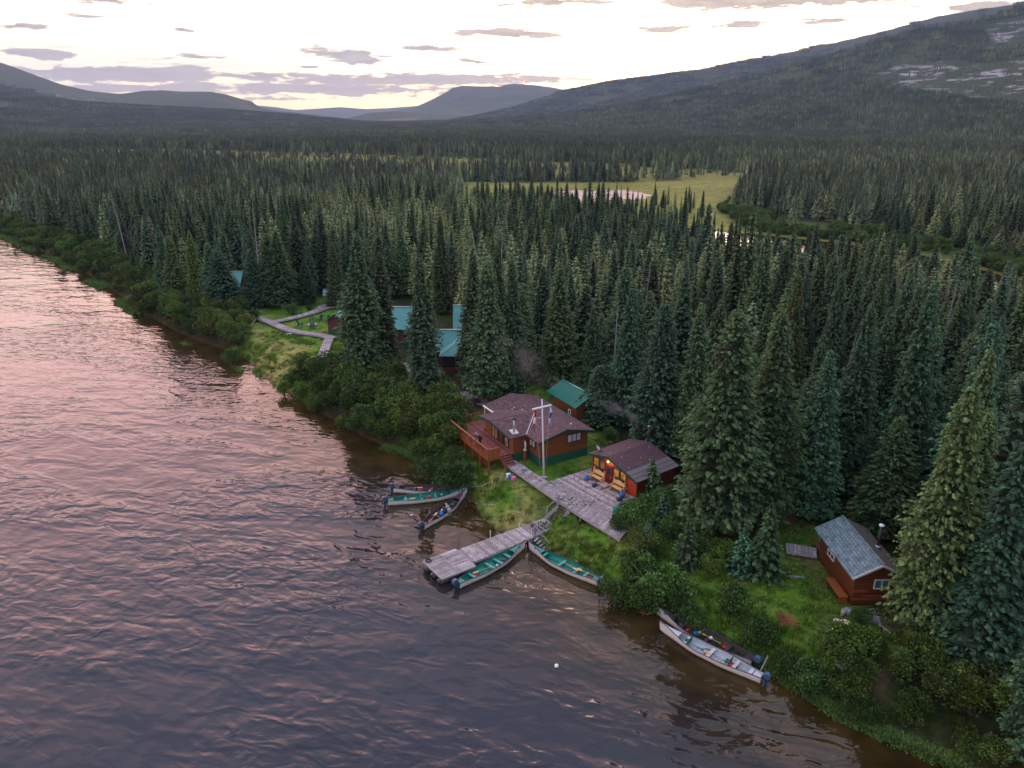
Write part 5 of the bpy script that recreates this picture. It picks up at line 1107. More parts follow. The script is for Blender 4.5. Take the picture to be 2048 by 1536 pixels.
# --- teal-roofed cabins among the trees: ridge along local x
def teal_cabin(label, px_, py_, rz, L, W, hwall, hroof, name='teal_roofed_cabin', porch=False, cat='cabin', wallm='redwall'):
    q = P(px_, py_); o = thing(name, label, cat, (q[0], q[1], G), rz)
    b = MB(); house_walls(b, -L / 2, L / 2, -W / 2, W / 2, .55, hwall, 0, hwall + hroof); b.build('wall', M[wallm], o)
    b = MB(); b.box((0, 0, .2), (L + .04, W + .04, .75)); b.build('skirting', M['skirt'], o)
    ov_ = .45; zt = hwall + hroof + .1; zeb = hwall + .1 - hroof * ov_ / (W / 2); b = MB()
    slab(b, [(-L / 2 - ov_, 0, zt), (-L / 2 - ov_, W / 2 + ov_, zeb), (L / 2 + ov_, W / 2 + ov_, zeb), (L / 2 + ov_, 0, zt)], .05); slab(b, [(-L / 2 - ov_, 0, zt), (L / 2 + ov_, 0, zt), (L / 2 + ov_, -W / 2 - ov_, zeb), (-L / 2 - ov_, -W / 2 - ov_, zeb)], .05)
    n = int((L + 2 * ov_) / .3)
    for s_ in (1, -1): ribs(b, (-L / 2 - ov_ + .02, 0, zt), (L / 2 + ov_ - .02, 0, zt), (-L / 2 - ov_ + .02, s_ * (W / 2 + ov_), zeb), (L / 2 + ov_ - .02, s_ * (W / 2 + ov_), zeb), n, .045, .035)
    b.bar((-L / 2 - ov_, 0, zt + .02), (L / 2 + ov_, 0, zt + .02), .3, .04); b.build('roof', M['metal_t'], o)
    window(o, (-L / 4, -W / 2, 1.7), '-b', .9, .9, M['glass'], M['trim'], 1.); window(o, (L / 4, -W / 2, 1.7), '-b', .9, .9, M['glass'], M['trim'], 1.)
    return o
c1 = teal_cabin('red cabin with pale teal metal roof and a dark screened porch, nearest the lodge', 897, 728, .0, 6.4, 4.6, 2.9, 1.9)
# its screened hip-roofed porch, facing the water
b = MB(); x0, x1, yf, yb = -.35, 3.1, -5.1, -2.3
for x in (x0, (x0 + x1) / 2, x1): b.box((x, yf, 1.6), (.12, .12, 2.4))
b.box((x0, (yf + yb) / 2, .75), (.1, yb - yf, .9)); b.box((x1, (yf + yb) / 2, .75), (.1, yb - yf, .9)); b.box(((x0 + x1) / 2, yf, .75), (x1 - x0, .1, .9)); b.box(((x0 + x1) / 2, yf, 2.72), (x1 - x0, .1, .16)); b.build('porch_frame', M['redwall'], c1)
b = MB(); b.box(((x0 + x1) / 2, yf + .02, 1.9), (x1 - x0 - .1, .03, 1.5)); b.box((x0 + .02, (yf + yb) / 2, 1.9), (.03, yb - yf, 1.5)); b.box((x1 - .02, (yf + yb) / 2, 1.9), (.03, yb - yf, 1.5)); b.build('porch_screen', M['glass'], c1)
b = MB(); b.box(((x0 + x1) / 2, (yf + yb) / 2, .1), (x1 - x0 + .05, yb - yf + .05, .55)); b.build('porch_skirting', M['skirt'], c1)
xm = (x0 + x1) / 2; e = .35; b = MB(); zp, zq = 2.85, 4.1
slab(b, [(x0 - e, yf - e, zp), (xm, yf + 1.4, zq), (xm, -1.0, zq), (x0 - e, yb + 1., zp)], .05); slab(b, [(x1 + e, yf - e, zp), (x1 + e, yb + 1., zp), (xm, -1.0, zq), (xm, yf + 1.4, zq)], .05); slab(b, [(x0 - e, yf - e, zp), (x1 + e, yf - e, zp), (xm, yf + 1.4, zq)], .05)
b.bar((x0 - e, yf - e, zp + .03), (xm, yf + 1.4, zq + .03), .1, .04); b.bar((x1 + e, yf - e, zp + .03), (xm, yf + 1.4, zq + .03), .1, .04)
for i in range(1, 8): t_ = i / 8; b.bar((x0 - e + t_ * (xm - x0 + e), yf - e + t_ * (1.4 + e), zp + t_ * (zq - zp) + .02), (x0 - e + 2 * t_ * (xm - x0 + e) if t_ <= .5 else x0 - e + t_ * (xm - x0 + e), yf - e, zp + .02), .03, .02) if t_ <= .5 else None
b.build('porch_roof', M['metal_t'], c1)
b = MB(); b.box((-1.2, -3.2, .25), (1.4, 1.6, .08)); b.box((-1.3, -4.2, .1), (1.4, .5, .08)); b.build('porch_step', M['walk'], c1)
teal_cabin('taller teal-roofed cabin whose roof edge shows behind the screened-porch cabin', 948, 690, .05, 5., 5., 3.6, 2.4)
teal_cabin('dark red cabin with a broad pale teal roof between two tall spruces', 800, 680, -.05, 6.6, 6.6, 2.9, 2.2)
teal_cabin('small teal-roofed cabin on the left lawn almost hidden by the tall blue-green spruce', 690, 662, 1.25, 4.2, 3.4, 2.2, 1.1)
teal_cabin('far cabin with a teal roof glimpsed right of the dense blue spruce', 466, 592, .05, 4., 5.5, 2.6, 2.0)
teal_cabin('tiny far hut with a green roof between two spruce tops', 727, 586, .3, 1.7, 1.6, 2.2, .7, name='small_green_roofed_hut', cat='hut')
teal_cabin('small red hut at the end of the branching boardwalk', 668, 605, .15, 2.6, 2.4, 1.8, .6, name='red_hut', cat='hut', wallm='siding2')
# ------------------------------------------------------------------ boardwalks, dock, stairs
def strip(name, label, cat, left, right, z, step=.26, mat_='walk', th=.05, group=None, build=True, fixed=None):
    """planks laid across between two edge polylines given in world xy"""
    def resample(p, n):
        p = np.array(p, float); s_ = np.concatenate([[0], np.cumsum(np.linalg.norm(np.diff(p, axis=0), axis=1))]); t = np.linspace(0, s_[-1], n); return np.stack([np.interp(t, s_, p[:, k]) for k in range(p.shape[1])], -1)
    ln = np.linalg.norm(np.diff(np.array(left, float), axis=0), axis=1).sum(); n = max(3, int(ln / step)); A = resample(left, n + 1); B = resample(right, n + 1)
    R = random.Random(n); b = MB()
    for i in range(n):
        g0 = .88; a0, b0 = A[i], B[i]; a1, b1 = A[i] + (A[i + 1] - A[i]) * g0, B[i] + (B[i + 1] - B[i]) * g0
        e_ = (b0 - a0) / (np.linalg.norm(b0 - a0) + 1e-6) * R.uniform(-.02, .03); zz = z + R.uniform(-.004, .004)
        b.prism([(*(a0 - e_), zz), (*(b0 + e_), zz), (*(b1 + e_), zz), (*(a1 - e_), zz)], (0, 0, -th), R.random())
    return b, A, B
def walkway(label, left, right, z=PAT, name='boardwalk', zl=None, stringer=True):
    o = thing(name, label, 'boardwalk', (0, 0, 0)); b, A, B = strip(None, None, None, left, right, z); b.build('planks', M['walk'], o)
    s_ = MB()
    for E in (A, B):
        for i in range(0, len(E) - 1, 4): j = min(i + 4, len(E) - 1); s_.bar((*E[i], z - .13), (*E[j], z - .13), .08, .15)
    for i in range(2, len(A) - 1, 14):
        for E in (A[i] * .9 + B[i] * .1, A[i] * .1 + B[i] * .9): s_.box((*E, z - .45), (.12, .12, .5))
    s_.build('stringer', M['grey_wood'], o); return o
def PX(pts, z=PAT): return [P(x, y, z)[:2] for x, y in pts]
def center_walk(label, pts, w_=1.35, z=PAT, name='boardwalk'):
    C_ = np.array(PX(pts, z)); 
    for _ in range(2):
        Q = [C_[0]]; 
        for a, b_ in zip(C_[:-1], C_[1:]): Q += [a * .75 + b_ * .25, a * .25 + b_ * .75]
        C_ = np.array(Q + [C_[-1]])
    T = np.gradient(C_, axis=0); T /= np.linalg.norm(T, axis=1, keepdims=True); N_ = np.stack([-T[:, 1], T[:, 0]], -1); ww = np.interp(np.linspace(0, 1, len(C_)), np.linspace(0, 1, len(np.atleast_1d(w_))), np.atleast_1d(w_)) / 2
    return walkway(label, C_ - N_ * ww[:, None], C_ + N_ * ww[:, None], z, name)
walkway('plank boardwalk from the lodge stairs past the flagpole to the bushes', PX([(1013, 930), (1060, 963), (1110, 998), (1150, 1024), (1240, 1079)]), PX([(1030, 920), (1097, 964), (1130, 985), (1180, 1013), (1254, 1062)]))
center_walk('left boardwalk curving over the far lawn from the blue spruce to the hidden cabin', [(466, 614), (500, 629), (540, 643), (572, 657), (600, 664), (640, 668), (668, 676)], 1.4)
center_walk('boardwalk branch widening towards the red hut', [(545, 643), (580, 636), (616, 627), (638, 619), (655, 610), (675, 609)], [1.2, 1.2, 1.3, 1.6, 3.2, 3.6], PAT + .006)
center_walk('boardwalk going down between the yellow lawn and the tall blue-green spruce', [(660, 672), (651, 692), (644, 714)], 1.3, PAT + .006)
center_walk('boardwalk passing behind the tall spruces in front of the teal-roofed cabin', [(700, 722), (737, 722), (775, 716), (801, 727), (830, 742), (865, 764), (887, 781), (906, 795), (917, 812), (922, 832)], 1.5)
center_walk('wide boardwalk ramp leading from the curved path towards the back of the lodge', [(905, 792), (930, 790), (955, 795), (985, 806)], [1.6, 2.8, 3.0, 1.8], PAT + .006)
center_walk('short plank path ending at the steps of the grey-roofed cabin', [(1572, 1094), (1600, 1098), (1634, 1104)], 1.25)
mt_ = MB(); q = P(951, 802, PAT); mt_.box((q[0], q[1], PAT + .03), (1.0, 1.5, .03), .5); tag(mt_.build('door_mat', M['black_metal']), 'black mat on the wide boardwalk ramp', 'mat')
# patio in front of the maroon-roofed cabin; boards run parallel to the cabin front
o = thing('wooden_patio', 'wide grey plank patio in front of the maroon-roofed cabin', 'patio', (0, 0, 0))
Lp = lambda a, b_: np.array([SF[0] + a * math.cos(SF[2]) - b_ * math.sin(SF[2]), SF[1] + a * math.sin(SF[2]) + b_ * math.cos(SF[2])]) * K
patA = pxpoly([(1097, 963), (1183, 936), (1215, 960), (1277, 992), (1240, 1004), (1226, 1024), (1221, 1042), (1180, 1014), (1130, 984)], PAT)
b = MB(); R = random.Random(4); cxp, cyp = patA.mean(0); yaw = SF[2] + math.pi / 2; dx_, dy_ = math.cos(yaw), math.sin(yaw); u = (patA - [cxp, cyp]) @ np.array([[dx_, -dy_], [dy_, dx_]])
def clip_row(poly, v0):
    xs = []
    for i in range(len(poly)):
        a, c = poly[i], poly[(i + 1) % len(poly)]
        if (a[1] - v0) * (c[1] - v0) < 0: xs.append(a[0] + (v0 - a[1]) / (c[1] - a[1]) * (c[0] - a[0]))
    return (min(xs), max(xs)) if len(xs) >= 2 else None
v = u[:, 1].min() + .02
while v < u[:, 1].max() - .14:
    r0_, r1_ = clip_row(u, v + .01), clip_row(u, v + .22)
    if r0_ and r1_:
        q = [(r0_[0], v), (r0_[1], v), (r1_[1], v + .225), (r1_[0], v + .225)]; W2 = [(cxp + a * dx_ - c * dy_, cyp + a * dy_ + c * dx_, PAT - .008 + R.uniform(-.003, .003)) for a, c in q]; b.prism(W2, (0, 0, -.045), R.random())
    v += .26
b.build('planks', M['walk'], o); b = MB(); pc = list(patA)
for a, c in zip(pc, pc[1:] + pc[:1]): b.bar((*a, PAT - .16), (*c, PAT - .16), .07, .16)
for a in pc: b.box((*(a * .94 + np.array([cxp, cyp]) * .06), PAT - .4), (.14, .14, .45))
b.build('stringer', M['grey_wood'], o)
# dock gangway and float
DZ = .66
dock = thing('dock', 'long grey plank gangway from the stairs out to the floating platform', 'dock', (0, 0, 0))
gl = PX([(1089, 1036), (1000, 1068), (925, 1096), (912, 1102)], DZ); gr = PX([(1113, 1052), (1050, 1081), (1000, 1102), (939, 1127)], DZ)
b, A, B = strip(None, None, None, gl, gr, DZ, .26); b.build('planks', M['walk'], dock)
for E in (A, B):
    s_ = MB()
    for i in range(0, len(E) - 1, 4): j = min(i + 4, len(E) - 1); s_.bar((*E[i], DZ - .14), (*E[j], DZ - .14), .07, .17)
    s_.build('stringer', M['steel'], dock)
ps = MB()
for x_, y_, top_ in ((981, 1084, 1058), (999, 1103, 1078), (1039, 1058, 1044), (1058, 1081, 1057), (1063, 1079, 1056)):
    q = P(x_, y_, DZ); hgt = (y_ - top_) * q[1] / CP / FPX / CP * 1.05; f_ = MB(); f_.tube([(q[0], q[1], -1.2), (q[0], q[1], DZ + hgt)], .035, 8); f_.build('mooring_post', M['steel'], dock, True)
flt = thing('floating_platform', 'square grey plank float on black drums at the end of the gangway', 'dock', (0, 0, 0)); FZ = .70
qa, qb, qc, qd = [np.array(p_) for p_ in PX([(846, 1122), (911, 1098), (945, 1133), (880, 1160)], FZ)]
ex = (qb - qa) / np.linalg.norm(qb - qa); wdt = np.linalg.norm(qb - qa); dep = (np.linalg.norm(qd - qa) + np.linalg.norm(qc - qb)) / 2; ey = np.array([ex[1], -ex[0]])
FL = lambda u_, v_: qa + ex * u_ + ey * v_
b = MB(); n = 16; R = random.Random(8)
for i in range(n):
    v0 = dep * i / n; v1 = v0 + dep / n * .88; zz = FZ + (.02 if i < 4 else 0)
    for u0, u1 in ((.02, wdt * .5 - .03), (wdt * .5 + .03, wdt - .02)): b.prism([(*FL(u0, v0), zz), (*FL(u0, v1), zz), (*FL(u1, v1), zz), (*FL(u1, v0), zz)], (0, 0, -.05), R.random())
b.build('planks', M['walk'], flt)
s_ = MB(); cr = [FL(0, 0), FL(wdt, 0), FL(wdt, dep), FL(0, dep)]
for a, c in zip(cr, cr[1:] + cr[:1]): s_.bar((*a, FZ - .06), (*c, FZ - .06), .08, .14)
s_.bar((*FL(wdt * .5, dep * .22), FZ + .012), (*FL(wdt * .5, dep), FZ + .012), .06, .03); s_.bar((*FL(.1, dep * .225), FZ + .03), (*FL(wdt, dep * .225), FZ + .03), .10, .04)
s_.build('frame', M['grey_wood'], flt)
for v_ in (.18, .52, .86): f_ = MB(); f_.tube([(*FL(-.12, dep * v_), .16), (*FL(wdt * .98, dep * v_), .16)], .30, 14); f_.build('drum', M['float'], flt, True)
b = MB(); c0, c1_, c2, c3 = FL(.15, .12), FL(.52, .12), FL(.52, .5), FL(.15, .5)
for a, c in ((c0, c1_), (c1_, c2), (c2, c3), (c3, c0)): b.bar((*a, FZ + .09), (*c, FZ + .09), .04, .10)
tag(b.build('open_box', M['black_metal']), 'small open square box on the shore-side corner of the floating platform', 'box')
# stairs dock -> patio
sta = thing('timber_stairs', 'weathered timber stairs with railings climbing from the gangway to the patio', 'stairs', (0, 0, 0))
b0l, b0r = P(1089, 1037, DZ + .02)[:2], P(1114, 1053, DZ + .02)[:2]; t0l, t0r = P(1116, 1011, PAT)[:2], P(1138, 1022, PAT)[:2]; n = 7
b = MB(); R = random.Random(3)
for i in range(n):
    t_ = (i + .35) / n; t2 = (i + 1.15) / n; z_ = DZ + (PAT - DZ) * (i + 1) / (n + .2); q = [b0l + (t0l - b0l) * t_, b0r + (t0r - b0r) * t_, b0r + (t0r - b0r) * t2, b0l + (t0l - b0l) * t2]; b.prism([(*p_, z_) for p_ in q], (0, 0, -.05), R.random())
b.build('treads', M['walk'], sta)
for bb, tt in ((b0l, t0l), (b0r, t0r)):
    b = MB(); b.bar((*bb, DZ + .02), (*tt, PAT - .05), .07, .26); b.build('stringer', M['grey_wood'], sta)
b = MB()
b.bar((*(b0r + [.1, -.1]), G - .9), (*(b0r + [.7, -.6]), G - 1.0), .2, .2); b.build('footing', M['grey_wood'], sta)
b = MB(); lo = b0l + (t0l - b0l) * .12; hi = b0l + (t0l - b0l) * .93; b.tube([(*lo, DZ), (*lo, DZ + 1.15)], .04, 6); b.tube([(*(lo + .12 * (hi - lo) / np.linalg.norm(hi - lo)), DZ), (*(lo + .12 * (hi - lo) / np.linalg.norm(hi - lo)), DZ + 1.2)], .04, 6)
b.tube([(*hi, PAT - .4), (*hi, PAT + 1.0)], .06, 6); b.bar((*lo, DZ + 1.1), (*(hi + .3 * (hi - lo) / np.linalg.norm(hi - lo)), PAT + 1.05), .07, .07); b.box((*(hi + .15), PAT + .45), (.12, .12, 1.0)); b.box((*(hi + .17), PAT + .97), (.2, .2, .07)); b.build('handrail', M['grey_wood'], sta)
# small steps from the gangway to the water
sw_ = thing('water_steps', 'small wooden steps with a slanting handrail beside the gangway', 'stairs', (0, 0, 0)); a = P(1066, 1074, DZ)[:2]; c = P(1083, 1093, 0)[:2]; dr_ = (c - a) / np.linalg.norm(c - a); nn = np.array([-dr_[1], dr_[0]]) * .35; b = MB()
for i in range(4): q0 = a + dr_ * (.22 + .27 * i); q1 = q0 + dr_ * .2; z_ = DZ - .12 - .16 * i; b.prism([(*(q0 - nn), z_), (*(q0 + nn), z_), (*(q1 + nn), z_), (*(q1 - nn), z_)], (0, 0, -.04), .5)
b.build('treads', M['walk'], sw_); b = MB(); b.bar((*(a + nn * .6), DZ + .95), (*(a + nn * .6 + dr_ * 1.5), .35), .06, .06); b.bar((*(a + nn * .6), DZ - .3), (*(a + nn * .6), DZ + .95), .05, .05); b.bar((*(a + nn * .6 + dr_ * 1.45), -.3), (*(a + nn * .6 + dr_ * 1.45), .4), .05, .05); b.build('handrail', M['grey_wood'], sw_)
# mud and leaf crumbs trodden over the boards
cb = MB(); R = random.Random(21)
def crumbs(poly, n, z, s0, s1):
    W = pxpoly(poly, z); mn, mx = W.min(0), W.max(0); k = 0
    for _ in range(60 * n):
        x_, y_ = R.uniform(mn[0], mx[0]), R.uniform(mn[1], mx[1])
        if inside(W, np.array([x_]), np.array([y_]))[0]:
            cb.blob((x_, y_, z + .012), (R.uniform(s0, s1), R.uniform(s0, s1) * .7, .03), R.random(), .45, 5, 3); k += 1
            if k >= n: return
crumbs([(1018, 928), (1030, 921), (1150, 1010), (1140, 1018)], 70, PAT, .025, .09); crumbs([(1110, 990), (1200, 1000), (1175, 1014), (1130, 1010)], 80, PAT, .025, .09); crumbs([(1100, 965), (1190, 945), (1235, 985), (1220, 1030), (1140, 1000)], 90, PAT, .02, .07)
crumbs([(1060, 1050), (1090, 1040), (1106, 1052), (1070, 1068)], 120, DZ, .03, .10); crumbs([(885, 783), (900, 785), (918, 812), (910, 812)], 40, PAT, .03, .1); crumbs([(1120, 1010), (1130, 1012), (1112, 1048), (1098, 1040)], 0, PAT, .03, .1)
for i in range(n):
    for _ in range(10): t_ = (i + R.uniform(.35, 1.)) / n; s_ = R.uniform(.2, .8); q = (b0l + (t0l - b0l) * t_) * (1 - s_) + (b0r + (t0r - b0r) * t_) * s_; cb.blob((q[0], q[1], DZ + (PAT - DZ) * (i + 1) / (n + .2) + .01), (R.uniform(.03, .12), R.uniform(.03, .08), .03), R.random(), .4, 5, 3)
tag(cb.build('soil_crumbs', M['soil']), 'dark mud and bark crumbs strewn over patio, stairs and gangway', 'soil', kind='stuff')

# ------------------------------------------------------------------ canoes
CA = 7.1
def canoe_secs(inset=0., floor=None):
    N = 30; S = []; m = 9
    for i in range(N + 1):
        t = i / N; x_ = -CA / 2 + CA * t                         # stern (square) to bow
        wd = (.30 + .33 * sst(0, .38, t)) * (1 - sst(.55, 1.0, t) ** 1.15) + .0; wd = max(.012, wd - inset)
        sheer = .40 + .12 * (1 - t) ** 3 + .48 * max(0, (t - .55) / .45) ** 2.2
        keel = -.14 + .30 * max(0, (t - .88) / .12) ** 2 + (.06 if t < .04 else 0)
        if floor is not None: keel = max(floor, keel + .03)
        row = []
        for j in range(-m, m + 1): s_ = abs(j) / m; row.append((x_ + .10 * max(0, t - .9) * 10 * (s_ - .4), math.copysign(wd * math.sin(s_ * math.pi / 2) ** .62, j) if j else 0., keel + (sheer - keel) * s_ ** 2.6))
        S.append(row)
    return S
def loft(S, end=True):
    b = MB(); m = len(S[0]); vs = [p_ for r in S for p_ in r]; fs = [(i * m + j, (i + 1) * m + j, (i + 1) * m + j + 1, i * m + j + 1) for i in range(len(S) - 1) for j in range(m - 1)]
    if end: fs.append(tuple(range(m)))
    b.add(vs, fs); return b
def sec_at(t): t = min(max(t, 0), 1); wd = (.30 + .33 * sst(0, .38, t)) * (1 - sst(.55, 1.0, t) ** 1.15); return wd, .40 + .12 * (1 - t) ** 3 + .48 * max(0, (t - .55) / .45) ** 2.2
def make_canoe(name, label, stern, bow, inside_m, gun_m, deck_m, seat_m, seats, seat_w=.22, panel=True, hull='hull_w', motor=True, slen=None):
    a = np.array(P(*stern, .35)[:2]); c = np.array(P(*bow, .75)[:2]); ln = np.linalg.norm(c - a); ctr = (a + c) / 2
    o = thing(name, label, 'canoe', (ctr[0], ctr[1], 0.03), math.atan2(c[1] - a[1], c[0] - a[0])); o.scale = (ln / CA, 1, 1)
    loft(canoe_secs()).build('hull', M[hull], o, True)
    inn = loft(canoe_secs(.035, .05), True)
    inn = inn.build('interior', M[inside_m], o, True)
    rb = MB()
    for i in range(3, 27): t = i / 29; wd, sh = sec_at(t); x_ = -CA / 2 + CA * t; rb.box((x_, 0, .09), (.05, max(.02, (wd - .1)) * 1.7, .03), cv=.8)
    for s_ in (-1, 1): rb.bar((-CA / 2 + .3, s_ * .22, .11), (CA / 2 - 1.6, s_ * .22, .11), .06, .02, .7)
    rb.build('ribs', M[inside_m], inn)
    S = canoe_secs(-.01)
    for s_ in (0, -1): g_ = MB(); g_.tube([r[s_] for r in S], .030, 6); g_.build('gunwale', M[gun_m], o, True)
    d_ = MB(); r0, r1 = .79, 1.0; pts = []
    for t in np.linspace(r0, r1, 7): wd, sh = sec_at(t); x_ = -CA / 2 + CA * t; pts.append((x_ + .06 * max(0, t - .9) * 10, wd, sh))
    poly = [(x_, y_, z_ + .0) for x_, y_, z_ in pts] + [(x_, -y_, z_) for x_, y_, z_ in reversed(pts[:-1])]
    vs = []; fs = []
    for k, (x_, y_, z_) in enumerate(pts): vs += [(x_, y_, z_), (x_, 0, z_ + .03 * (1 - k / 6)), (x_, -y_, z_)]
    for k in range(6): fs += [(3 * k, 3 * k + 1, 3 * k + 4, 3 * k + 3), (3 * k + 1, 3 * k + 2, 3 * k + 5, 3 * k + 4)]
    d_.add(vs, fs); d_.build('bow_deck', M[deck_m], o)
    d_ = MB(); wd, sh = sec_at(.04); d_.box((-CA / 2 + .25, 0, sh - .03), (.46, wd * 1.85, .035)); d_.build('stern_deck', M[deck_m], o)
    for t in seats: wd, sh = sec_at(t); d_ = MB(); d_.box((-CA / 2 + CA * t, 0, sh - .12), (seat_w, wd * 1.9, .04)); d_.build('seat', M[seat_m], o)
    if panel:
        for s_ in (-1, 1): d_ = MB(); wd, sh = sec_at(.93); x_ = -CA / 2 + CA * .90; d_.box((x_, s_ * (sec_at(.90)[0] * .92 + .01), sec_at(.9)[1] - .14), (.24, .012, .13), rz=-s_ * .22); d_.build('registration_plate', M['blue'], o)
    if motor:
        mo = MB(); mo.prism([(-CA / 2 - .02, -.15, .35), (-CA / 2 - .02, .15, .35), (-CA / 2 - .02, .15, .62), (-CA / 2 - .02, -.15, .62)], (-.10, 0, 0)); mo.tube([(-CA / 2 - .02, 0, .62), (-CA / 2 + .42, .06, .74)], .022, 6)
        mo = mo.build('outboard_motor', M['gun_dark'], o)
        c_ = MB(); pr_ = [(0, .52), (.10, .44), (.36, .44), (.46, .56), (.44, .80), (.30, .90), (.08, .88), (0, .74)]
        c_.prism([(-CA / 2 - .06 - x_, -.15, z_) for x_, z_ in pr_], (0, .30, 0)); c_ = c_.build('cowling', M['motor'], mo, bevel=.05)
        l_ = MB(); l_.prism([(-CA / 2 - .14, -.05, .46), (-CA / 2 - .36, -.05, .46), (-CA / 2 - .34, -.05, -.25), (-CA / 2 - .20, -.05, -.25)], (0, .10, 0)); l_.box((-CA / 2 - .30, 0, -.02), (.36, .22, .03)); l_.build('leg', M['motor_d'], mo)
        p_ = MB(); p_.tube([(-CA / 2 - .14, 0, -.30), (-CA / 2 - .46, 0, -.30)], [.05, .03], 8); p_.box((-CA / 2 - .42, 0, -.30), (.03, .26, .06)); p_.build('propeller', M['dirty_white'], mo)
    o['len'] = ln; return o
def in_boat(o, t, side=0., z=.12):         # place on the boat's floor: t 0 stern .. 1 bow
    ln = o['len']; x_ = (-.5 + t) * ln; c, s_ = math.cos(o.rotation_euler[2]), math.sin(o.rotation_euler[2]); return (o.location[0] + x_ * c - side * s_, o.location[1] + x_ * s_ + side * c, z), o.rotation_euler[2]
def put_tank(o, t, side, label):
    l, r = in_boat(o, t, side); k = thing('fuel_tank', label, 'fuel tank', l, r + .4, 'red fuel tanks in the canoes'); b = MB(); b.box((0, 0, .11), (.42, .30, .20)); b.build('body', M['red'], k, bevel=.04); b = MB(); b.tube([(0, 0, .20), (0, 0, .25)], .05, 8); b.build('cap', M['black_metal'], k); return k
def put_paddle(o, t, side, ang, label, z=.34):
    l, r = in_boat(o, t, side, z); k = thing('paddle', label, 'paddle', l, r + ang); b = MB(); b.tube([(-.75, 0, 0), (.35, 0, .05)], .018, 6); b.box((-.76, 0, 0), (.05, .12, .03)); b.build('shaft', M['paddle'], k)
    b = MB(); b.prism([(.33, -.03, .04), (.45, -.085, .05), (.85, -.09, .06), (.90, 0, .06), (.85, .09, .06), (.45, .085, .05), (.33, .03, .04)], (0, 0, .012)); b.build('blade', M['paddle'], k); return k
def put_lump(o, t, side, name, label, m_, s_=(.25, .2, .16), seed=1, z=.1, cat=None):
    l, r = in_boat(o, t, side, z); b = MB(); b.blob((0, 0, s_[2] * .8), s_, seed, .22, 9, 6); k = b.build(name, M[m_], None, True); k.location = l; k.rotation_euler[2] = r; tag(k, label, cat or name.replace('_', ' ')); return k
def put_seat(o, t, side, label):
    l, r = in_boat(o, t, side, .32); k = thing('folding_seat', label, 'folding seat', l, r, 'padded seats in the canoes'); b = MB(); b.box((0, 0, .04), (.38, .38, .06)); b.build('seat', M['seat_green'], k); b = MB(); b.box((-.20, 0, .26), (.05, .40, .42), ry=-.2); b.build('backrest', M['seat_green'], k); return k
c3 = make_canoe('moored_canoe', 'plum-lined white canoe, farthest of the three bunched at the grassy bank', (789, 977), (933, 972), 'in_brown', 'gun_dark', 'in_brown', 'in_brown', (.28, .52, .72))
c4 = make_canoe('moored_canoe', 'green-lined white canoe, middle of the three bunched at the grassy bank', (776, 1003), (933, 976), 'in_green', 'gun_green', 'in_green', 'seat_teal', (.22, .42, .60))
c5 = make_canoe('moored_canoe', 'gear-loaded plum canoe pointing its motor towards the dock, with a man at its side', (845, 1052), (930, 981), 'in_brown', 'gun_dark', 'in_brown', 'in_brown', (.3, .55, .74))
c1b = make_canoe('moored_canoe', 'green-lined white canoe lying along the near side of the gangway', (916, 1168), (1050, 1083), 'in_green', 'gun_dark', 'in_green', 'seat_teal', (.20, .46, .58, .72))
c2b = make_canoe('moored_canoe', 'green-lined white canoe angled right from the gangway steps to the grassy bank', (1198, 1163), (1059, 1086), 'in_green', 'gun_dark', 'in_green', 'seat_teal', (.18, .30, .52, .76))
c6 = make_canoe('moored_canoe', 'plum-lined white canoe nearest the bushes, with an orange bow rope', (1506, 1322), (1314, 1213), 'in_brown', 'gun_dark', 'in_brown', 'in_brown', (.24, .44, .70))
c7 = make_canoe('moored_canoe', 'pale grey-lined white canoe with green seats, outer of the two by the bushes', (1524, 1356), (1321, 1245), 'in_white', 'gun_dark', 'dirty_white', 'dirty_white', (.10, .24, .48, .72), panel=False)
for o_ in (c3, c4, c5, c1b, c2b, c6, c7): o_['group'] = 'motor canoes moored at the camp'
put_tank(c3, .36, 0, 'red fuel tank in the middle of the farthest plum canoe'); put_lump(c3, .52, .05, 'life_jacket', 'crimson life jacket amidships in the farthest plum canoe', 'red', (.2, .18, .18), 2); put_lump(c3, .49, -.1, 'white_bag', 'white bag beside the crimson life jacket', 'white', (.12, .12, .1), 3, cat='bag')
put_seat(c3, .68, 0, 'dark green seat in the farthest plum canoe'); put_paddle(c3, .26, .18, .05, 'pale paddle along the side of the farthest plum canoe')
put_lump(c4, .52, .0, 'life_jacket', 'dark red life jacket in the middle green-lined canoe of the three', 'red', (.17, .2, .2), 4); put_lump(c4, .68, .0, 'dry_bag', 'bright blue bag in the middle green-lined canoe of the three', 'blue', (.2, .16, .15), 5, cat='bag'); put_lump(c4, .68, .04, 'paddling_cap', 'white cap on top of the bright blue bag', 'white', (.09, .09, .06), 6, .34, 'hat'); put_paddle(c4, .22, -.12, .03, 'paddle near the stern of the middle green-lined canoe of the three'); put_seat(c4, .44, .1, 'teal padded seat in the middle green-lined canoe of the three')
for t, sd_, m_, lab in ((.34, 0, 'navy', 'dark blue bag amidships of the gear-loaded plum canoe'), (.44, .05, 'blue', 'blue bag in the middle of the gear-loaded plum canoe'), (.50, -.08, 'navy', 'navy bundle next to the blue bag in the gear-loaded canoe'), (.58, .0, 'navy', 'navy sack forward of the blue bag in the gear-loaded canoe'), (.40, -.12, 'blue', 'small blue bag behind the larger one in the gear-loaded canoe')):
    put_lump(c5, t, sd_, 'gear_bag', lab, m_, (.26, .2, .17), int(t * 100), cat='bag')
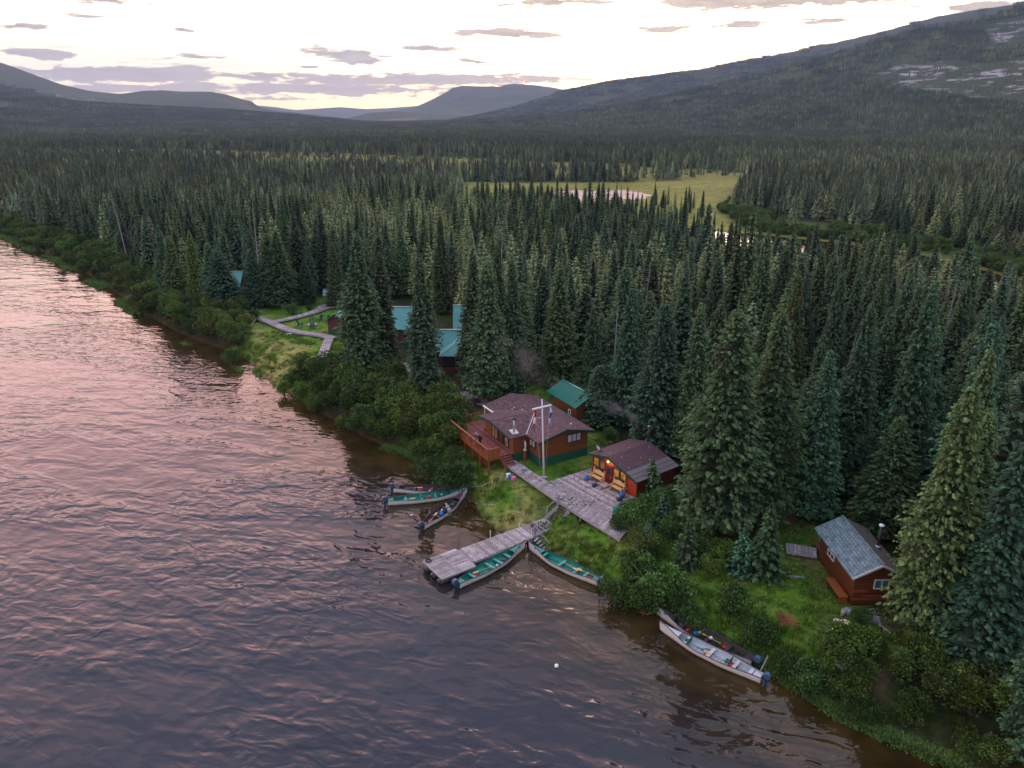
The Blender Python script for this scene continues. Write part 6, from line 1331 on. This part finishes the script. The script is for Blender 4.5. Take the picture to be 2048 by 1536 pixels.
put_lump(c5, .46, .1, 'white_bag', 'white pouch on the blue bags of the gear-loaded canoe', 'white', (.1, .08, .07), 8, .38, 'bag'); put_lump(c5, .70, 0, 'green_pack', 'dark green pack in the forward half of the gear-loaded canoe', 'seat_green', (.3, .26, .16), 9, cat='bag')
put_tank(c5, .17, -.02, 'red fuel tank near the motor of the gear-loaded canoe'); put_paddle(c5, .24, .05, .2, 'yellow paddle over the red tank of the gear-loaded canoe', .36)
put_tank(c1b, .24, -.02, 'red fuel tank under a paddle in the canoe beside the gangway'); put_paddle(c1b, .34, -.05, 2.95, 'varnished paddle slanting over the red tank in the canoe beside the gangway', .38); put_lump(c1b, .66, -.05, 'life_jacket', 'crimson life jacket forward in the canoe beside the gangway', 'red', (.16, .14, .1), 12, .12); put_lump(c1b, .54, -.2, 'gear_bag', 'grey bundle by the middle seats of the canoe beside the gangway', 'dirty_white', (.18, .12, .1), 13, cat='bag')
put_paddle(c2b, .40, -.05, 3.0, 'varnished paddle resting amidships in the canoe angled right', .40); put_tank(c2b, .13, .06, 'small red fuel tank near the motor of the canoe angled right'); put_paddle(c2b, .19, -.18, .1, 'paddle along the shore side near the motor of the canoe angled right', .42); put_lump(c2b, .79, .1, 'gear_bag', 'grey bundle under the bow seat of the canoe angled right', 'dirty_white', (.12, .12, .1), 14, cat='bag')
put_lump(c6, .73, .0, 'green_pack', 'dark green pack under the bow seat of the bushes-side plum canoe', 'seat_green', (.2, .2, .16), 15, cat='bag'); put_lump(c6, .56, .0, 'dry_bag', 'royal blue bag amidships of the bushes-side plum canoe', 'blue', (.24, .2, .15), 16, cat='bag'); put_lump(c6, .65, .05, 'life_jacket', 'dark red life jacket forward in the bushes-side plum canoe', 'red', (.16, .2, .1), 17)
put_paddle(c6, .42, .02, .02, 'long yellow paddle down the middle of the bushes-side plum canoe', .42); put_lump(c6, .42, -.08, 'water_jug', 'white and blue jug in the bushes-side plum canoe', 'white', (.12, .12, .12), 18, .3); put_lump(c6, .39, -.1, 'gear_bag', 'blue bag behind the white jug in the bushes-side plum canoe', 'navy', (.15, .12, .12), 19, cat='bag'); put_tank(c6, .27, -.08, 'orange-red tank near the rear seat of the bushes-side plum canoe'); put_seat(c6, .53, 0, 'dark green seat beside the royal blue bag')
put_seat(c7, .71, 0, 'green seat near the bow of the pale grey-lined canoe'); put_seat(c7, .31, 0, 'green seat near the stern of the pale grey-lined canoe'); put_lump(c7, .27, .05, 'life_jacket', 'red life jacket behind the stern seat of the pale grey-lined canoe', 'red', (.28, .2, .16), 20); put_lump(c7, .24, -.1, 'fuel_jug', 'red jug at the rear bench of the pale grey-lined canoe', 'red', (.12, .1, .14), 21); put_paddle(c7, .42, .18, .03, 'paddle along the shore side of the pale grey-lined canoe', .30)
l, r = in_boat(c7, .52, -.16, .16); b = MB(); b.tube([(math.cos(a) * .36, math.sin(a) * .24, .02 * math.sin(3 * a)) for a in np.linspace(0, 6.28, 20)], .03, 6); b.tube([(.3, 0, 0), (.8, .12, .05)], .02, 6); k = b.build('landing_net', M['gun_dark']); k.location = l; k.rotation_euler[2] = r; tag(k, 'dark landing net lying in the pale grey-lined canoe', 'landing net')
def rope(name, label, pts, m_='rope', r=.015): b = MB(); b.tube(pts, r, 5); tag(b.build(name, M[m_], None, True), label, 'rope')
q = P(1314, 1213, .8); rope('mooring_rope', 'orange rope hanging from the bow of the plum canoe by the bushes', [(q[0], q[1], .8), (q[0] - .25, q[1] - .05, .4), (q[0] - .5, q[1] + .1, .05), (q[0] - 1.1, q[1] + .35, .03)], 'orange', .022)
q = P(934, 972, .8); rope('mooring_rope', 'pale rope from the bow of the farthest canoe onto the grass', [(q[0], q[1], .85), (q[0] + .6, q[1], .7), (q[0] + 1.5, q[1] - .3, 1.0), (q[0] + 2.1, q[1] - .1, 1.25)], 'dirty_white')
q = P(1058, 1088, .8); rope('mooring_rope', 'yellow rope dangling between the two canoes at the gangway', [(q[0] - .2, q[1], .75), (q[0] - .25, q[1] - .05, .3), (q[0] - .3, q[1] - .1, .02)], 'rope', .02)
q = P(911, 1098, .7); e_ = P(921, 1068, .0); rope('anchor_line', 'thin dark line from the platform corner into the water', [(q[0], q[1], .7), (e_[0], e_[1], .0)], 'gun_dark', .012)
b = MB(); q = P(1113, 1333, 0); b.blob((0, 0, .05), (.15, .15, .14), 1, .03, 10, 8); b = b.build('mooring_buoy', M['white'], None, True); b.location = (q[0], q[1], 0); tag(b, 'small white buoy floating alone in the near water', 'buoy')
b = MB(); q = P(823, 1031, 0); b.blob((0, 0, .03), (.16, .12, .10), 2, .1, 8, 6); b = b.build('float', M['dirty_white'], None, True); b.location = (q[0], q[1], 0); tag(b, 'pale float drifting left of the gear-loaded canoe', 'float')

# ------------------------------------------------------------------ furniture and gear
def bench_wood(label, c, rz):
    o = thing('wooden_bench', label, 'bench', c, rz, 'pale pine benches against the cabin front'); wd = 1.42
    b = MB(); b.box((0, 0, .45), (.46, wd - .08, .05)); b.build('seat', M['pine'], o, bevel=.01); b = MB(); b.box((.22, 0, .82), (.05, wd - .1, .34), ry=.12); b.blob((.235, 0, 1.0), (.03, .34, .08), 1, 0, 10, 6); b.build('backrest', M['pine'], o)
    for s_ in (-1, 1):
        b = MB(); b.prism([(.26, s_ * wd / 2, 0), (.16, s_ * wd / 2, 0), (-.20, s_ * wd / 2, 0), (-.27, s_ * wd / 2, .1), (-.27, s_ * wd / 2, .62), (.10, s_ * wd / 2, .64), (.20, s_ * wd / 2, 1.12), (.30, s_ * wd / 2, 1.12)], (0, -s_ * .06, 0)); b.build('side_panel', M['pine'], o)
        b = MB(); b.blob((.25, s_ * (wd / 2 - .03), 1.16), .06, 1, 0, 8, 6); b.build('finial', M['pine'], o, True)
def SPT(a, b_, z=PAT): q = Lp(a, b_); return (q[0], q[1], z)
bench_wood('pale pine bench left of the cabin door', SPT(-.28, .86), SF[2]); bench_wood('pale pine bench right of the cabin door beside the red extinguisher', SPT(-.28, -1.45), SF[2])
o = thing('door_step', 'low grey plank step with mud on it, before the lamp-lit cabin door', 'step', SPT(0, 0), SF[2]); b = MB()
for i in range(6): b.box((-.50 - .0, -.45 + i * .17, .19), (.85, .16, .04), cv=random.Random(i).random())
b.box((-.5, -.0, .09), (.8, 1.0, .17)); b.build('top_step', M['walk'], o); b = MB()
for i in range(5): b.box((-1.15, -.35 + i * .17, .10), (.42, .16, .04), cv=.4 + .1 * i)
b.box((-1.15, 0, .04), (.40, .84, .08)); b.build('lower_step', M['walk'], o)
def lump_thing(name, label, cat, loc, m_, s_, seed=1, extra=None):
    o = thing(name, label, cat, loc, .5); b = MB(); b.blob((0, 0, s_[2]), s_, seed, .18, 10, 7); b.build('body', M[m_], o, True)
    if extra: b = MB(); b.tube([(-s_[0] * .5, 0, s_[2] * 1.7), (0, 0, s_[2] * 2.4), (s_[0] * .5, 0, s_[2] * 1.7)], .018, 6); b.build('strap', M[extra], o)
    return o
lump_thing('duffel_bag', 'bright blue bag on the patio left of the left bench', 'bag', SPT(-.75, 1.62), 'blue', (.38, .24, .15), 1, 'navy'); lump_thing('backpack', 'navy backpack on the patio in front of the left bench', 'backpack', SPT(-1.1, .28), 'navy', (.28, .24, .20), 2, 'dirty_white'); lump_thing('backpack', 'blue and black backpack at the right end of the right bench', 'backpack', SPT(-.65, -2.35), 'blue', (.25, .22, .26), 3, 'black_metal')
lump_thing('gear_sack', 'dark sack behind the blue backpack near the barrel', 'bag', SPT(-1.15, -2.55), 'navy', (.3, .25, .18), 4)
o = thing('fire_extinguisher', 'red fire extinguisher by the orange-red lean-to door', 'extinguisher', SPT(.02, -2.06, PAT + .25)); b = MB(); b.tube([(0, 0, 0), (0, 0, .42), (0, 0, .48)], [.09, .09, .04], 10); b.build('cylinder', M['red'], o, True); b = MB(); b.tube([(0, 0, .48), (0, 0, .56)], .03, 6); b.box((.02, 0, .25), (.19, .1, .12)); b.build('label', M['white'], o)
o = thing('plastic_barrel', 'green ribbed plastic barrel beside the right edge of the patio', 'barrel', P(1232, 1032, G)); b = MB(); hb = .98
b.tube([(0, 0, z_) for z_ in (0, .06, .28, .30, .34, .36, .62, .64, .68, .70, .9, hb)], [.25, .29, .30, .32, .32, .30, .30, .32, .32, .30, .29, .24], 18); b.build('drum', M['green_b'], o, True); b = MB(); b.tube([(.1, 0, hb), (.1, 0, hb + .03)], .05, 8); b.build('bung', M['black_metal'], o)
# flagpole
q = P(1088, 951, G); fp = thing('flagpole', 'tall white flagpole with a slanted white crossarm between lodge and patio', 'flagpole', (q[0], q[1], float(land(np.array([q[0]]), np.array([q[1]]))[0])))
HP = CAM_H - (q[1]) * (-ray(1084, 795)[2] / ray(1084, 795)[1]) - G; b = MB(); tx_ = (ray(1084, 795)[0] * q[1] / ray(1084, 795)[1]) - q[0]
b.tube([(0, 0, -.1), (tx_ * .6, 0, HP * .6), (tx_, 0, HP)], [.10, .075, .05], 10); b.build('pole', M['white'], fp, True)
za = HP * .90; b = MB(); b.tube([(tx_ - .88, -.25, za - .12), (tx_ + .88, .25, za + .12)], .09, 10); b.build('crossarm', M['white'], fp, True)
for s_, xo in ((1, -.72), (1, .74)):
    b = MB(); b.tube([(tx_ + xo, .2 * np.sign(xo), za - .05), (tx_ * .4 + xo * .35, .05, 1.2), (tx_ * .2, 0, .9)], .008, 4); b.build('halyard', M['dirty_white'], fp)
b = MB(); b.blob((0, -.1, .05), (.4, .35, .15), 4, .3, 10, 5); b.build('footing', M['rock'], fp)
def limp_flag(label, xo, ztop, ln, cols):
    f = thing('flag', label, 'flag', (q[0] + tx_ + xo, q[1] + .2 * np.sign(xo), G + ztop), 0); nv = 14; nu = 6
    for ci, (z0, z1, m_) in enumerate(cols):
        b = MB(); vs = []
        for i in range(nv + 1):
            t = z0 + (z1 - z0) * i / nv
            for j in range(nu + 1): u = j / nu; w_ = .22 * (.35 + .65 * math.sin(math.pi * min(1, t * 1.1)) ** .7); vs.append((w_ * (u - .15) + .05 * math.sin(6 * t), .07 * math.sin(u * 9 + t * 3), -ln * t))
        b.add(vs, [(i * (nu + 1) + j, i * (nu + 1) + j + 1, (i + 1) * (nu + 1) + j + 1, (i + 1) * (nu + 1) + j) for i in range(nv) for j in range(nu)]); oo = b.build('cloth' if ci == 0 else 'stripe', M[m_], f if ci == 0 else prev, True)
        s_ = oo.modifiers.new('thick', 'SOLIDIFY'); s_.thickness = .008
        if ci == 0: prev = oo
limp_flag('limp red and white flag hanging from the left end of the crossarm', -.72, za - .35, 1.9, [(0, .38, 'red'), (.38, .72, 'white'), (.72, 1., 'red')]); limp_flag('limp white and blue flag hanging from the right end of the crossarm', .74, za - .15, 1.7, [(0, .35, 'white'), (.35, .7, 'blue'), (.7, 1., 'white')])
# carved white fish on posts
def carved_fish(label, px_, py_, hpost, rz, h=1.15, m2='rail'):
    q = P(px_, py_, G); o = thing('carved_fish', label, 'wood carving', q, rz); b = MB(); b.tube([(0, 0, -.1), (0, 0, hpost)], [.2, .18], 8); b.build('post', M[m2], o)
    b = MB(); pr_ = [(.12, .0), (.18, .12), (.09, .2), (.13, .45), (.17, .7), (.11, .95), (0.0, h), (-.04, h - .1), (-.05, .8), (-.03, .5), (.0, .3), (-.05, .2), (-.16, .13), (-.14, .02)]
    b.prism([(x_, -.06, hpost + z_) for x_, z_ in pr_], (0, .12, 0)); b.build('fish', M['white'], o, bevel=.03)
carved_fish('white leaping fish carving on a brown stump in the lodge corner', 1049.5, 917, .85, -.3); carved_fish('white leaping fish carving beside the curved boardwalk', 894, 812, .35, .4)
b = MB(); b.bar((0, 0, .55), (1.0, -.55, .5), .5, .06); b.box((.1, 0, .25), (.1, .4, .5)); b.box((.9, -.5, .25), (.1, .4, .5)); k = b.build('garden_bench', M['rail']); q = P(902, 817, G); k.location = q; tag(k, 'small orange-brown bench at the foot of the left fish carving', 'bench')
# coolers on the grass
for i, (px_, py_, m_, lab) in enumerate(((1017, 951, 'white', 'white cooler, left one of the coloured tubs on the lawn'), (1021, 953, 'blue', 'blue tub between the white cooler and the pink tub'), (1027, 957, 'pink', 'pink tub on the lawn beside the boardwalk'))):
    q = P(px_, py_, G); o = thing('plastic_tub', lab, 'tub', (q[0], q[1], float(land(np.array([q[0]]), np.array([q[1]]))[0])), .4 + i); b = MB(); b.prism([(-.19, -.16, 0), (.19, -.16, 0), (.19, .16, 0), (-.19, .16, 0)], (0, 0, .32)); b.build('body', M[m_], o, bevel=.03); b = MB(); b.box((0, 0, .34), (.42, .36, .04)); b.build('lid', M[m_], o, bevel=.01)
# adirondack chairs round the fire pit
def adir(label, px_, py_, rz):
    q = P(px_, py_, G); o = thing('garden_chair', label, 'garden chair', q, rz, 'green slatted chairs round the fire pit'); m_ = M['adiron']
    b = MB()
    for i in range(5): b.bar((-.28 + i * .1, -.3, .40 - i * .035), (-.28 + i * .1, .3, .40 - i * .035), .09, .025)
    b.build('seat', m_, o); b = MB()
    for i in range(5): y_ = -.26 + i * .13; b.bar((.22, y_, .22), (.55, y_ * 1.15, 1.02 + .08 * (1 - abs(i - 2) / 2)), .03, .11)
    b.build('backrest', m_, o)
    for s_ in (-1, 1): b = MB(); b.bar((-.42, s_ * .36, .58), (.40, s_ * .36, .58), .13, .03); b.build('armrest', m_, o)
    for s_ in (-1, 1): b = MB(); b.bar((-.32, s_ * .32, 0), (-.32, s_ * .32, .57), .05, .1); b.bar((.5, s_ * .32, .02), (-.3, s_ * .32, .38), .04, .1); b.build('leg', m_, o)
adir('green garden chair left of the fire pit, facing it', 601, 652, math.pi); adir('green garden chair nearest the boardwalk, its back to the water', 625, 655, -1.4); adir('green garden chair behind the fire pit', 624, 642, 1.5); adir('green garden chair right behind the fire pit, left one of the pair', 639, 643, .9); adir('green garden chair at the far right of the fire pit', 653, 644, .7)
q = P(625, 650, G); o = thing('fire_pit', 'ring of pale stones with a dark grate in the middle of the green chairs', 'fire pit', q); b = MB()
for i in range(11): a = i * .571; b.blob((math.cos(a) * .62, math.sin(a) * .62, .1), (.2, .17, .14), i, .3, 7, 5)
b.build('stone_ring', M['ash'], o); b = MB(); b.tube([(0, 0, 0), (0, 0, .35)], [.4, .42], 12); b.build('fire_bowl', M['black_metal'], o)
b = MB(); b.bar((-.35, 0, .3), (.35, .12, .3), .12, .06); b.tube([(-.3, -.0, 0), (-.3, 0, .3)], .03, 6); b.tube([(.3, .1, 0), (.3, .1, .3)], .03, 6); k = b.build('lawn_marker', M['white']); k.location = P(578, 671, G); tag(k, 'small white plank bench on the green lawn below the boardwalk', 'bench')
# rocks, stumps, dead wood
def rock(label, px_, py_, s_, seed, m_='rock', name='rock', cat='rock'):
    q = P(px_, py_, G); b = MB(); R_r = random.Random(seed)
    for i in range(4): b.blob((R_r.uniform(-.5, .5) * s_[0], R_r.uniform(-.5, .5) * s_[1], s_[2] * .2), (s_[0] * R_r.uniform(.4, .7), s_[1] * R_r.uniform(.4, .7), s_[2] * R_r.uniform(.6, 1)), seed + i, .3, 9, 6)
    k = b.build(name, M[m_]); k.location = (q[0], q[1], float(land(np.array([q[0]]), np.array([q[1]]))[0])); k.rotation_euler[2] = seed; tag(k, label, cat)
rock('white lichened rock under the gable of the grey-roofed cabin', 1692, 1222, (.55, .38, .3), 1); rock('grey weathered root stump right of the white rock', 1752, 1242, (.6, .4, .35), 2, 'dead', 'root_stump', 'tree stump'); rock('pale rock in the grass left of the bench by the grey-roofed cabin', 1592, 1152, (.6, .15, .12), 3); rock('pale rock at the deck foot of the lodge', 963, 908, (.35, .25, .2), 4); rock('pale rock under the front corner of the lodge deck', 978, 926, (.35, .22, .15), 5); rock('rock beside the boardwalk start at the lodge stairs', 1010, 936, (.2, .12, .1), 6); rock('rock heap on the bank below the stumps', 1690, 1310, (.9, .5, .25), 7, 'dead', 'brush_heap', 'brush heap'); rock('grey rock pile beside the far lawn trunk', 506, 616, (.5, .3, .3), 8); rock('pale stones on the green bank below the stairs', 1112, 1068, (.3, .2, .1), 9); rock('white pebbly stone on the lawn by the three canoes', 985, 985, (.25, .18, .08), 10); rock('small pale stone on the right lawn bank', 1210, 1118, (.15, .12, .1), 11)
for px_, py_, r_s, h_s, lab in ((1673, 1250, .26, .45, 'lower sawn log stump with brown top on the right lawn'), (1688.5, 1257, .32, .62, 'taller sawn log stump with a stone on top on the right lawn')):
    q = P(px_, py_, G); o = thing('log_stump', lab, 'tree stump', (q[0], q[1], G - .12)); b = MB(); b.tube([(0, 0, -.1), (0, 0, h_s)], r_s, 14); b.build('bark', M['bark'], o); b = MB(); b.tube([(0, 0, h_s), (0, 0, h_s + .015)], r_s * .97, 14); b.build('cut_face', M['cutwood'], o)
def log(label, a, c, r, m_='dead', z0=.08, z1=.08): 
    A_ = P(*a, G); C_ = P(*c, G); za_ = [max(float(land(np.array([t[0]]), np.array([t[1]]))[0]), .0) for t in (A_, C_)]; b = MB(); b.tube([(A_[0], A_[1], za_[0] + z0), (C_[0], C_[1], za_[1] + z1)], [r, r * .7], 8); tag(b.build('log', M[m_]), label, 'log')
log('bleached log pointing to the water right of the root stump', (1758, 1248), (1782, 1266), .10); log('dead pole leaning out of the bushes above the plum canoe motor', (1519, 1312), (1540, 1285), .05, 'dead', .1, .9); log('fallen grey pole on the left thicket beside the yellow lawn', (482, 676), (514, 654), .05, 'dead', .3, 1.6); log('short grey log on the far lawn beside the rock pile', (509, 612), (516, 620), .1)
# broken red brush heap & dead brown branches in the left shore row
def brush(label, px_, py_, h_, m_, sc_, n=90, name='dead_branches', z=G):
    q = P(px_, py_, z); R_b = random.Random(int(px_)); b = MB()
    for i in range(n):
        a = R_b.uniform(0, 6.28); l = R_b.uniform(.4, 1.) * sc_; e = R_b.uniform(.05, 1.3); b.tube([(R_b.uniform(-.2, .2) * sc_, R_b.uniform(-.2, .2) * sc_, .05), (math.cos(a) * math.cos(e) * l * .6, math.sin(a) * math.cos(e) * l * .6, math.sin(e) * h_ * .6), (math.cos(a) * math.cos(e) * l, math.sin(a) * math.cos(e) * l, math.sin(e) * h_ * R_b.uniform(.7, 1))], [.02, .014, .006], 3)
    k = b.build(name, M[m_]); k.location = q; tag(k, label, 'dead branches')
brush('dead purple-brown branches at the foot of the left shore spruces', 362, 612, 3.6, 'brownneedle2', 2.2, 160); brush('orange-brown dead spruce boughs on the bank right of the round bush', 1572, 1242, .5, 'deadneedle', 1.3, 120); brush('grey twigs at the water under the large round willow', 898, 962, .9, 'dead', .9, 40, z=.1)

pb = MB(); R = random.Random(5)
for poly, n in (([(950, 965), (1000, 945), (1085, 1000), (1075, 1045), (1000, 1062), (960, 1020)], 90), ([(1100, 1060), (1150, 1050), (1230, 1120), (1190, 1135)], 50), ([(1690, 1205), (1800, 1205), (1790, 1235), (1700, 1230)], 40)):
    W = pxpoly(poly); mn, mx = W.min(0), W.max(0); k = 0
    while k < n:
        x_, y_ = R.uniform(mn[0], mx[0]), R.uniform(mn[1], mx[1])
        if inside(W, np.array([x_]), np.array([y_]))[0]: s_ = R.uniform(.03, .10); pb.blob((x_, y_, float(land(np.array([x_]), np.array([y_]))[0]) + .01), (s_, s_ * R.uniform(.6, 1), s_ * .5), R.random(), .3, 6, 4); k += 1
tag(pb.build('pebbles', M['rock']), 'pale pebbles scattered in the grass of the lawns and bank', 'pebbles', kind='stuff')
# ------------------------------------------------------------------ people
def skin(name, m_, verts, edges, radii, parent, sub=2, root=0):
    me_ = bpy.data.meshes.new(name); me_.from_pydata([tuple(map(float, v)) for v in verts], edges, []); me_.materials.append(m_); o = bpy.data.objects.new(name, me_); link(o, parent)
    s_ = o.modifiers.new('skin', 'SKIN'); s_.use_smooth_shade = True
    sv = me_.skin_vertices
    if not sv: me_.attributes  # layer is created with the modifier below
    if len(me_.skin_vertices) == 0:
        import bmesh
        bm = bmesh.new(); bm.from_mesh(me_); bm.verts.layers.skin.verify(); bm.to_mesh(me_); bm.free()
    for i, r_ in enumerate(radii): rr_ = r_ if isinstance(r_, tuple) else (r_, r_); me_.skin_vertices[0].data[i].radius = rr_; me_.skin_vertices[0].data[i].use_root = (i == root)
    sd_ = o.modifiers.new('smooth', 'SUBSURF'); sd_.levels = sub; sd_.render_levels = sub; return o
def person(name, label, loc, rz, J, mats, waders=False):
    """J: joints of a pose facing +x"""
    o = thing(name, label, 'person', loc, rz); V = []; E = []; Rd = []
    def ch(pts, rs, at=None):
        prev = at
        for p_, r_ in zip(pts, rs):
            V.append(p_); Rd.append(r_)
            if prev is not None: E.append((prev, len(V) - 1))
            prev = len(V) - 1
        return prev
    pel = ch([J['pelvis']], [(.15, .12)]); ch_ = ch([J['waist'], J['chest']], [(.13, .11), (.15, .12)], pel); nk = ch([J['neck']], [.055], ch_)
    hd = Vector(J['head']); fw = Vector(J['face']).normalized(); upv = Vector(J['up']).normalized()
    h1 = ch([hd - upv * .04, hd + upv * .05], [(.085, .075), (.088, .082)], nk); ch([hd + fw * .10 - upv * .015], [.016], h1 - 1)
    for s_ in (-1, 1):
        sh = Vector(J['sh']) * 1; sh.y *= s_; el_ = Vector(J['el']); el_.y *= s_; wr = Vector(J['wr']); wr.y *= s_
        w_i = ch([sh, (sh + el_) / 2, el_, (el_ + wr) / 2, wr], [.060, .048, .040, .036, .027], ch_)
        dr = (wr - el_).normalized(); sdv = Vector((0, s_, 0)); sdv = (sdv - dr * sdv.dot(dr)).normalized(); dn = dr.cross(sdv).normalized(); dn = dn if dn.z < 0 else -dn
        pm = ch([wr + dr * .06], [(.034, .018)], w_i)
        for k_, (off, l_) in enumerate(((-.03, .065), (-.01, .078), (.01, .074), (.03, .058))):
            b0 = wr + dr * .085 + sdv * off; ch([b0, b0 + dr * l_ * .5 + dn * .008, b0 + dr * l_ * .9 + dn * .03], [.0095, .009, .008], pm)
        ch([wr + dr * .04 - sdv * .035 + dn * .01, wr + dr * .075 - sdv * .05 + dn * .025], [.010, .009], pm)
        hp = Vector(J['hip']); hp.y *= s_; kn = Vector(J['kn']); kn.y *= s_; an = Vector(J['an']); an.y *= s_; ch([hp, (hp + kn) / 2, kn, (kn + an) / 2, an, an + Vector((.16, 0, -.05))], [.090, .080, .058, .055, .038, .040], pel)
    skin('body', M['skin'], V, E, Rd, o)
    # shirt
    V, E, Rd = [], [], []; a = ch([J['pelvis'], J['waist'], J['chest']], [(.165, .135), (.15, .13), (.175, .14)]); 
    for s_ in (-1, 1): f_ = lambda n_: Vector((J[n_][0], J[n_][1] * s_, J[n_][2])); sh, e2, wr = f_('sh'), f_('el'), f_('wr'); ch([sh, (sh + e2) / 2, e2, e2.lerp(wr, .55)], [.078, .066, .056, .048], 2)
    skin('shirt', M[mats[0]], V, E, Rd, o)
    V, E, Rd = [], [], []; ch([J['pelvis']], [(.172, .142)])
    if waders: ch([J['waist'], Vector(J['waist']).lerp(Vector(J['chest']), .55)], [(.168, .145), (.172, .15)], 0)
    for s_ in (-1, 1): f_ = lambda n_: Vector((J[n_][0], J[n_][1] * s_, J[n_][2])); ch([f_('hip'), (f_('hip') + f_('kn')) / 2, f_('kn'), f_('an')], [.115, .10, .082, .07], 0)
    skin('waders' if waders else 'trousers', M[mats[1]], V, E, Rd, o)
    b = MB(); c = hd + upv * .055; b.blob(tuple(c), (.105, .095, .075), 1, .03, 12, 8); c2 = hd + upv * .05 + fw * .1; b.blob(tuple(c2), (.07, .07, .012), 2, 0, 10, 4); b.build('cap', M[mats[2]], o, True)
    for s_ in (-1, 1):
        an = J['an']; b = MB(); b.blob((an[0] + .07, an[1] * s_, an[2] - .02), (.15, .055, .06), 3, 0, 10, 6); b.build('boot', M['black_metal'], o, True)
    return o
cy, sy = math.cos(LF[2]), math.sin(LF[2])
q = P(947, 874, 4.05); lb = (-(q[0] / K - LF[0]) * sy + (q[1] / K - LF[1]) * cy); la = (q[0] / K - LF[0]) * cy + (q[1] / K - LF[1]) * sy
lb = 6.12; wx_, wy_ = LF[0] + la * cy - lb * sy, LF[1] + la * sy + lb * cy
person('person', 'person in navy shirt and pale cap leaning on the lodge deck rail', (wx_ * K, wy_ * K, 2.55 * K), LF[2] + math.pi / 2,
       dict(pelvis=(-.22, 0, .95), waist=(-.14, 0, 1.06), chest=(.04, 0, 1.25), neck=(.15, 0, 1.37), head=(.24, 0, 1.46), face=(1, 0, -.25), up=(.25, 0, 1), sh=(.06, .19, 1.29), el=(.36, .20, 1.03), wr=(.50, .05, 1.02), hip=(-.22, .09, .90), kn=(-.16, .10, .49), an=(-.24, .11, .07)), ('shirt_n', 'trouser', 'cap'))
q = P(899, 1029, 0.1); (cxx, cyy, _), rzc = in_boat(c5, .52); side = math.atan2(cyy - q[1], cxx - q[0])
person('person', 'person in pale waders and dark shirt standing in the water, bent over a canoe', (q[0], q[1], -.42), side,
       dict(pelvis=(.0, 0, .96), waist=(.08, 0, 1.06), chest=(.28, 0, 1.20), neck=(.40, 0, 1.27), head=(.50, 0, 1.31), face=(.7, 0, -.7), up=(.7, 0, .7), sh=(.30, .19, 1.20), el=(.48, .22, .94), wr=(.66, .14, .78), hip=(-.02, .09, .90), kn=(.06, .11, .49), an=(-.04, .13, .07)), ('shirt_g', 'wader', 'cap'), True)

# ------------------------------------------------------------------ smoke from the stoves
def plume(name, label, a, c, r0, r1, dens, colr=(.80, .80, .86)):
    a, c = Vector(a), Vector(c); d_ = c - a; Lm = d_.length; b = MB(); b.tube([(Lm * t, 0, 0) for t in (0, .25, .5, .75, 1)], [r0 + (r1 - r0) * t ** .8 for t in (0, .25, .5, .75, 1)], 14)
    m = bpy.data.materials.new(name + '_air'); m.use_nodes = True; g = NG(m.node_tree); g.n.clear(); out = g.new('ShaderNodeOutputMaterial'); pv = g.new('ShaderNodeVolumePrincipled'); g.l.new(pv.outputs[0], out.inputs['Volume'])
    o = objc(g); s_ = g.sep(o); t = g.math('DIVIDE', s_[0], Lm); rad = g.vmath('LENGTH', g.comb(0., s_[1], s_[2]), out=1); R_ = g.math('MULTIPLY_ADD', g.math('POWER', t, .8), r1 - r0, r0)
    fall = g.mrange(g.math('DIVIDE', rad, R_), .15, .98, 1., 0.); n = g.noise(o, 1.3 / r1 * .9, 4, .6, .8); nn = g.mrange(n, .40, .66); ends = g.math('MULTIPLY', g.mrange(t, 1., .45), g.mrange(t, 0., .02))
    thin = g.math('DIVIDE', 1., g.math('MULTIPLY_ADD', t, 5., 1.)); dn = g.math('MULTIPLY', g.math('MULTIPLY', g.math('MULTIPLY', fall, nn), g.math('MULTIPLY', ends, thin)), dens)
    g.l.new(dn, pv.inputs['Density']); pv.inputs['Color'].default_value = (*colr, 1); ob = b.build(name, m); ob.location = a; ob.rotation_mode = 'QUATERNION'; ob.rotation_quaternion = d_.to_track_quat('X', 'Z'); tag(ob, label, 'smoke', kind='stuff'); m.cycles.volume_step_rate = 1.0
ct = np.array([SF[0] + 4.75 * math.cos(SF[2]) - .15 * math.sin(SF[2]), SF[1] + 4.75 * math.sin(SF[2]) + .15 * math.cos(SF[2]), sr + 1.42]) * K
rr2 = ray(1172, 788); t_ = (ct[1] + 1.) / rr2[1]; plume('chimney_smoke', 'thin bluish smoke drifting left from the stovepipe of the maroon-roofed cabin', ct, (rr2[0] * t_, ct[1] + 1., CAM_H + rr2[2] * t_), .12, 1.3, .9)
r1_ = ray(1115, 770); r2_ = ray(975, 672); ta, tb_ = 73. / r1_[1], 71. / r2_[1]; plume('drifting_smoke', 'faint grey-brown smoke hanging before the trees behind the lodge', (r1_[0] * ta, 73., CAM_H + r1_[2] * ta), (r2_[0] * tb_, 71., CAM_H + r2_[2] * tb_), .8, 3.2, .20, (.78, .72, .72))

# ------------------------------------------------------------------ the evening air
b = MB(); b.box((0, 7300, 498), (29000, 15600, 1004)); m = bpy.data.materials.new('evening_air'); m.use_nodes = True; g = NG(m.node_tree); g.n.clear(); out = g.new('ShaderNodeOutputMaterial'); pv = g.new('ShaderNodeVolumePrincipled'); g.l.new(pv.outputs[0], out.inputs['Volume'])
pv.inputs['Density'].default_value = 5.2e-5; pv.inputs['Color'].default_value = (.46, .64, 1.0, 1); pv.inputs['Anisotropy'].default_value = .2
hz = b.build('haze', m); tag(hz, 'thin evening haze filling the whole valley', 'haze', kind='stuff')
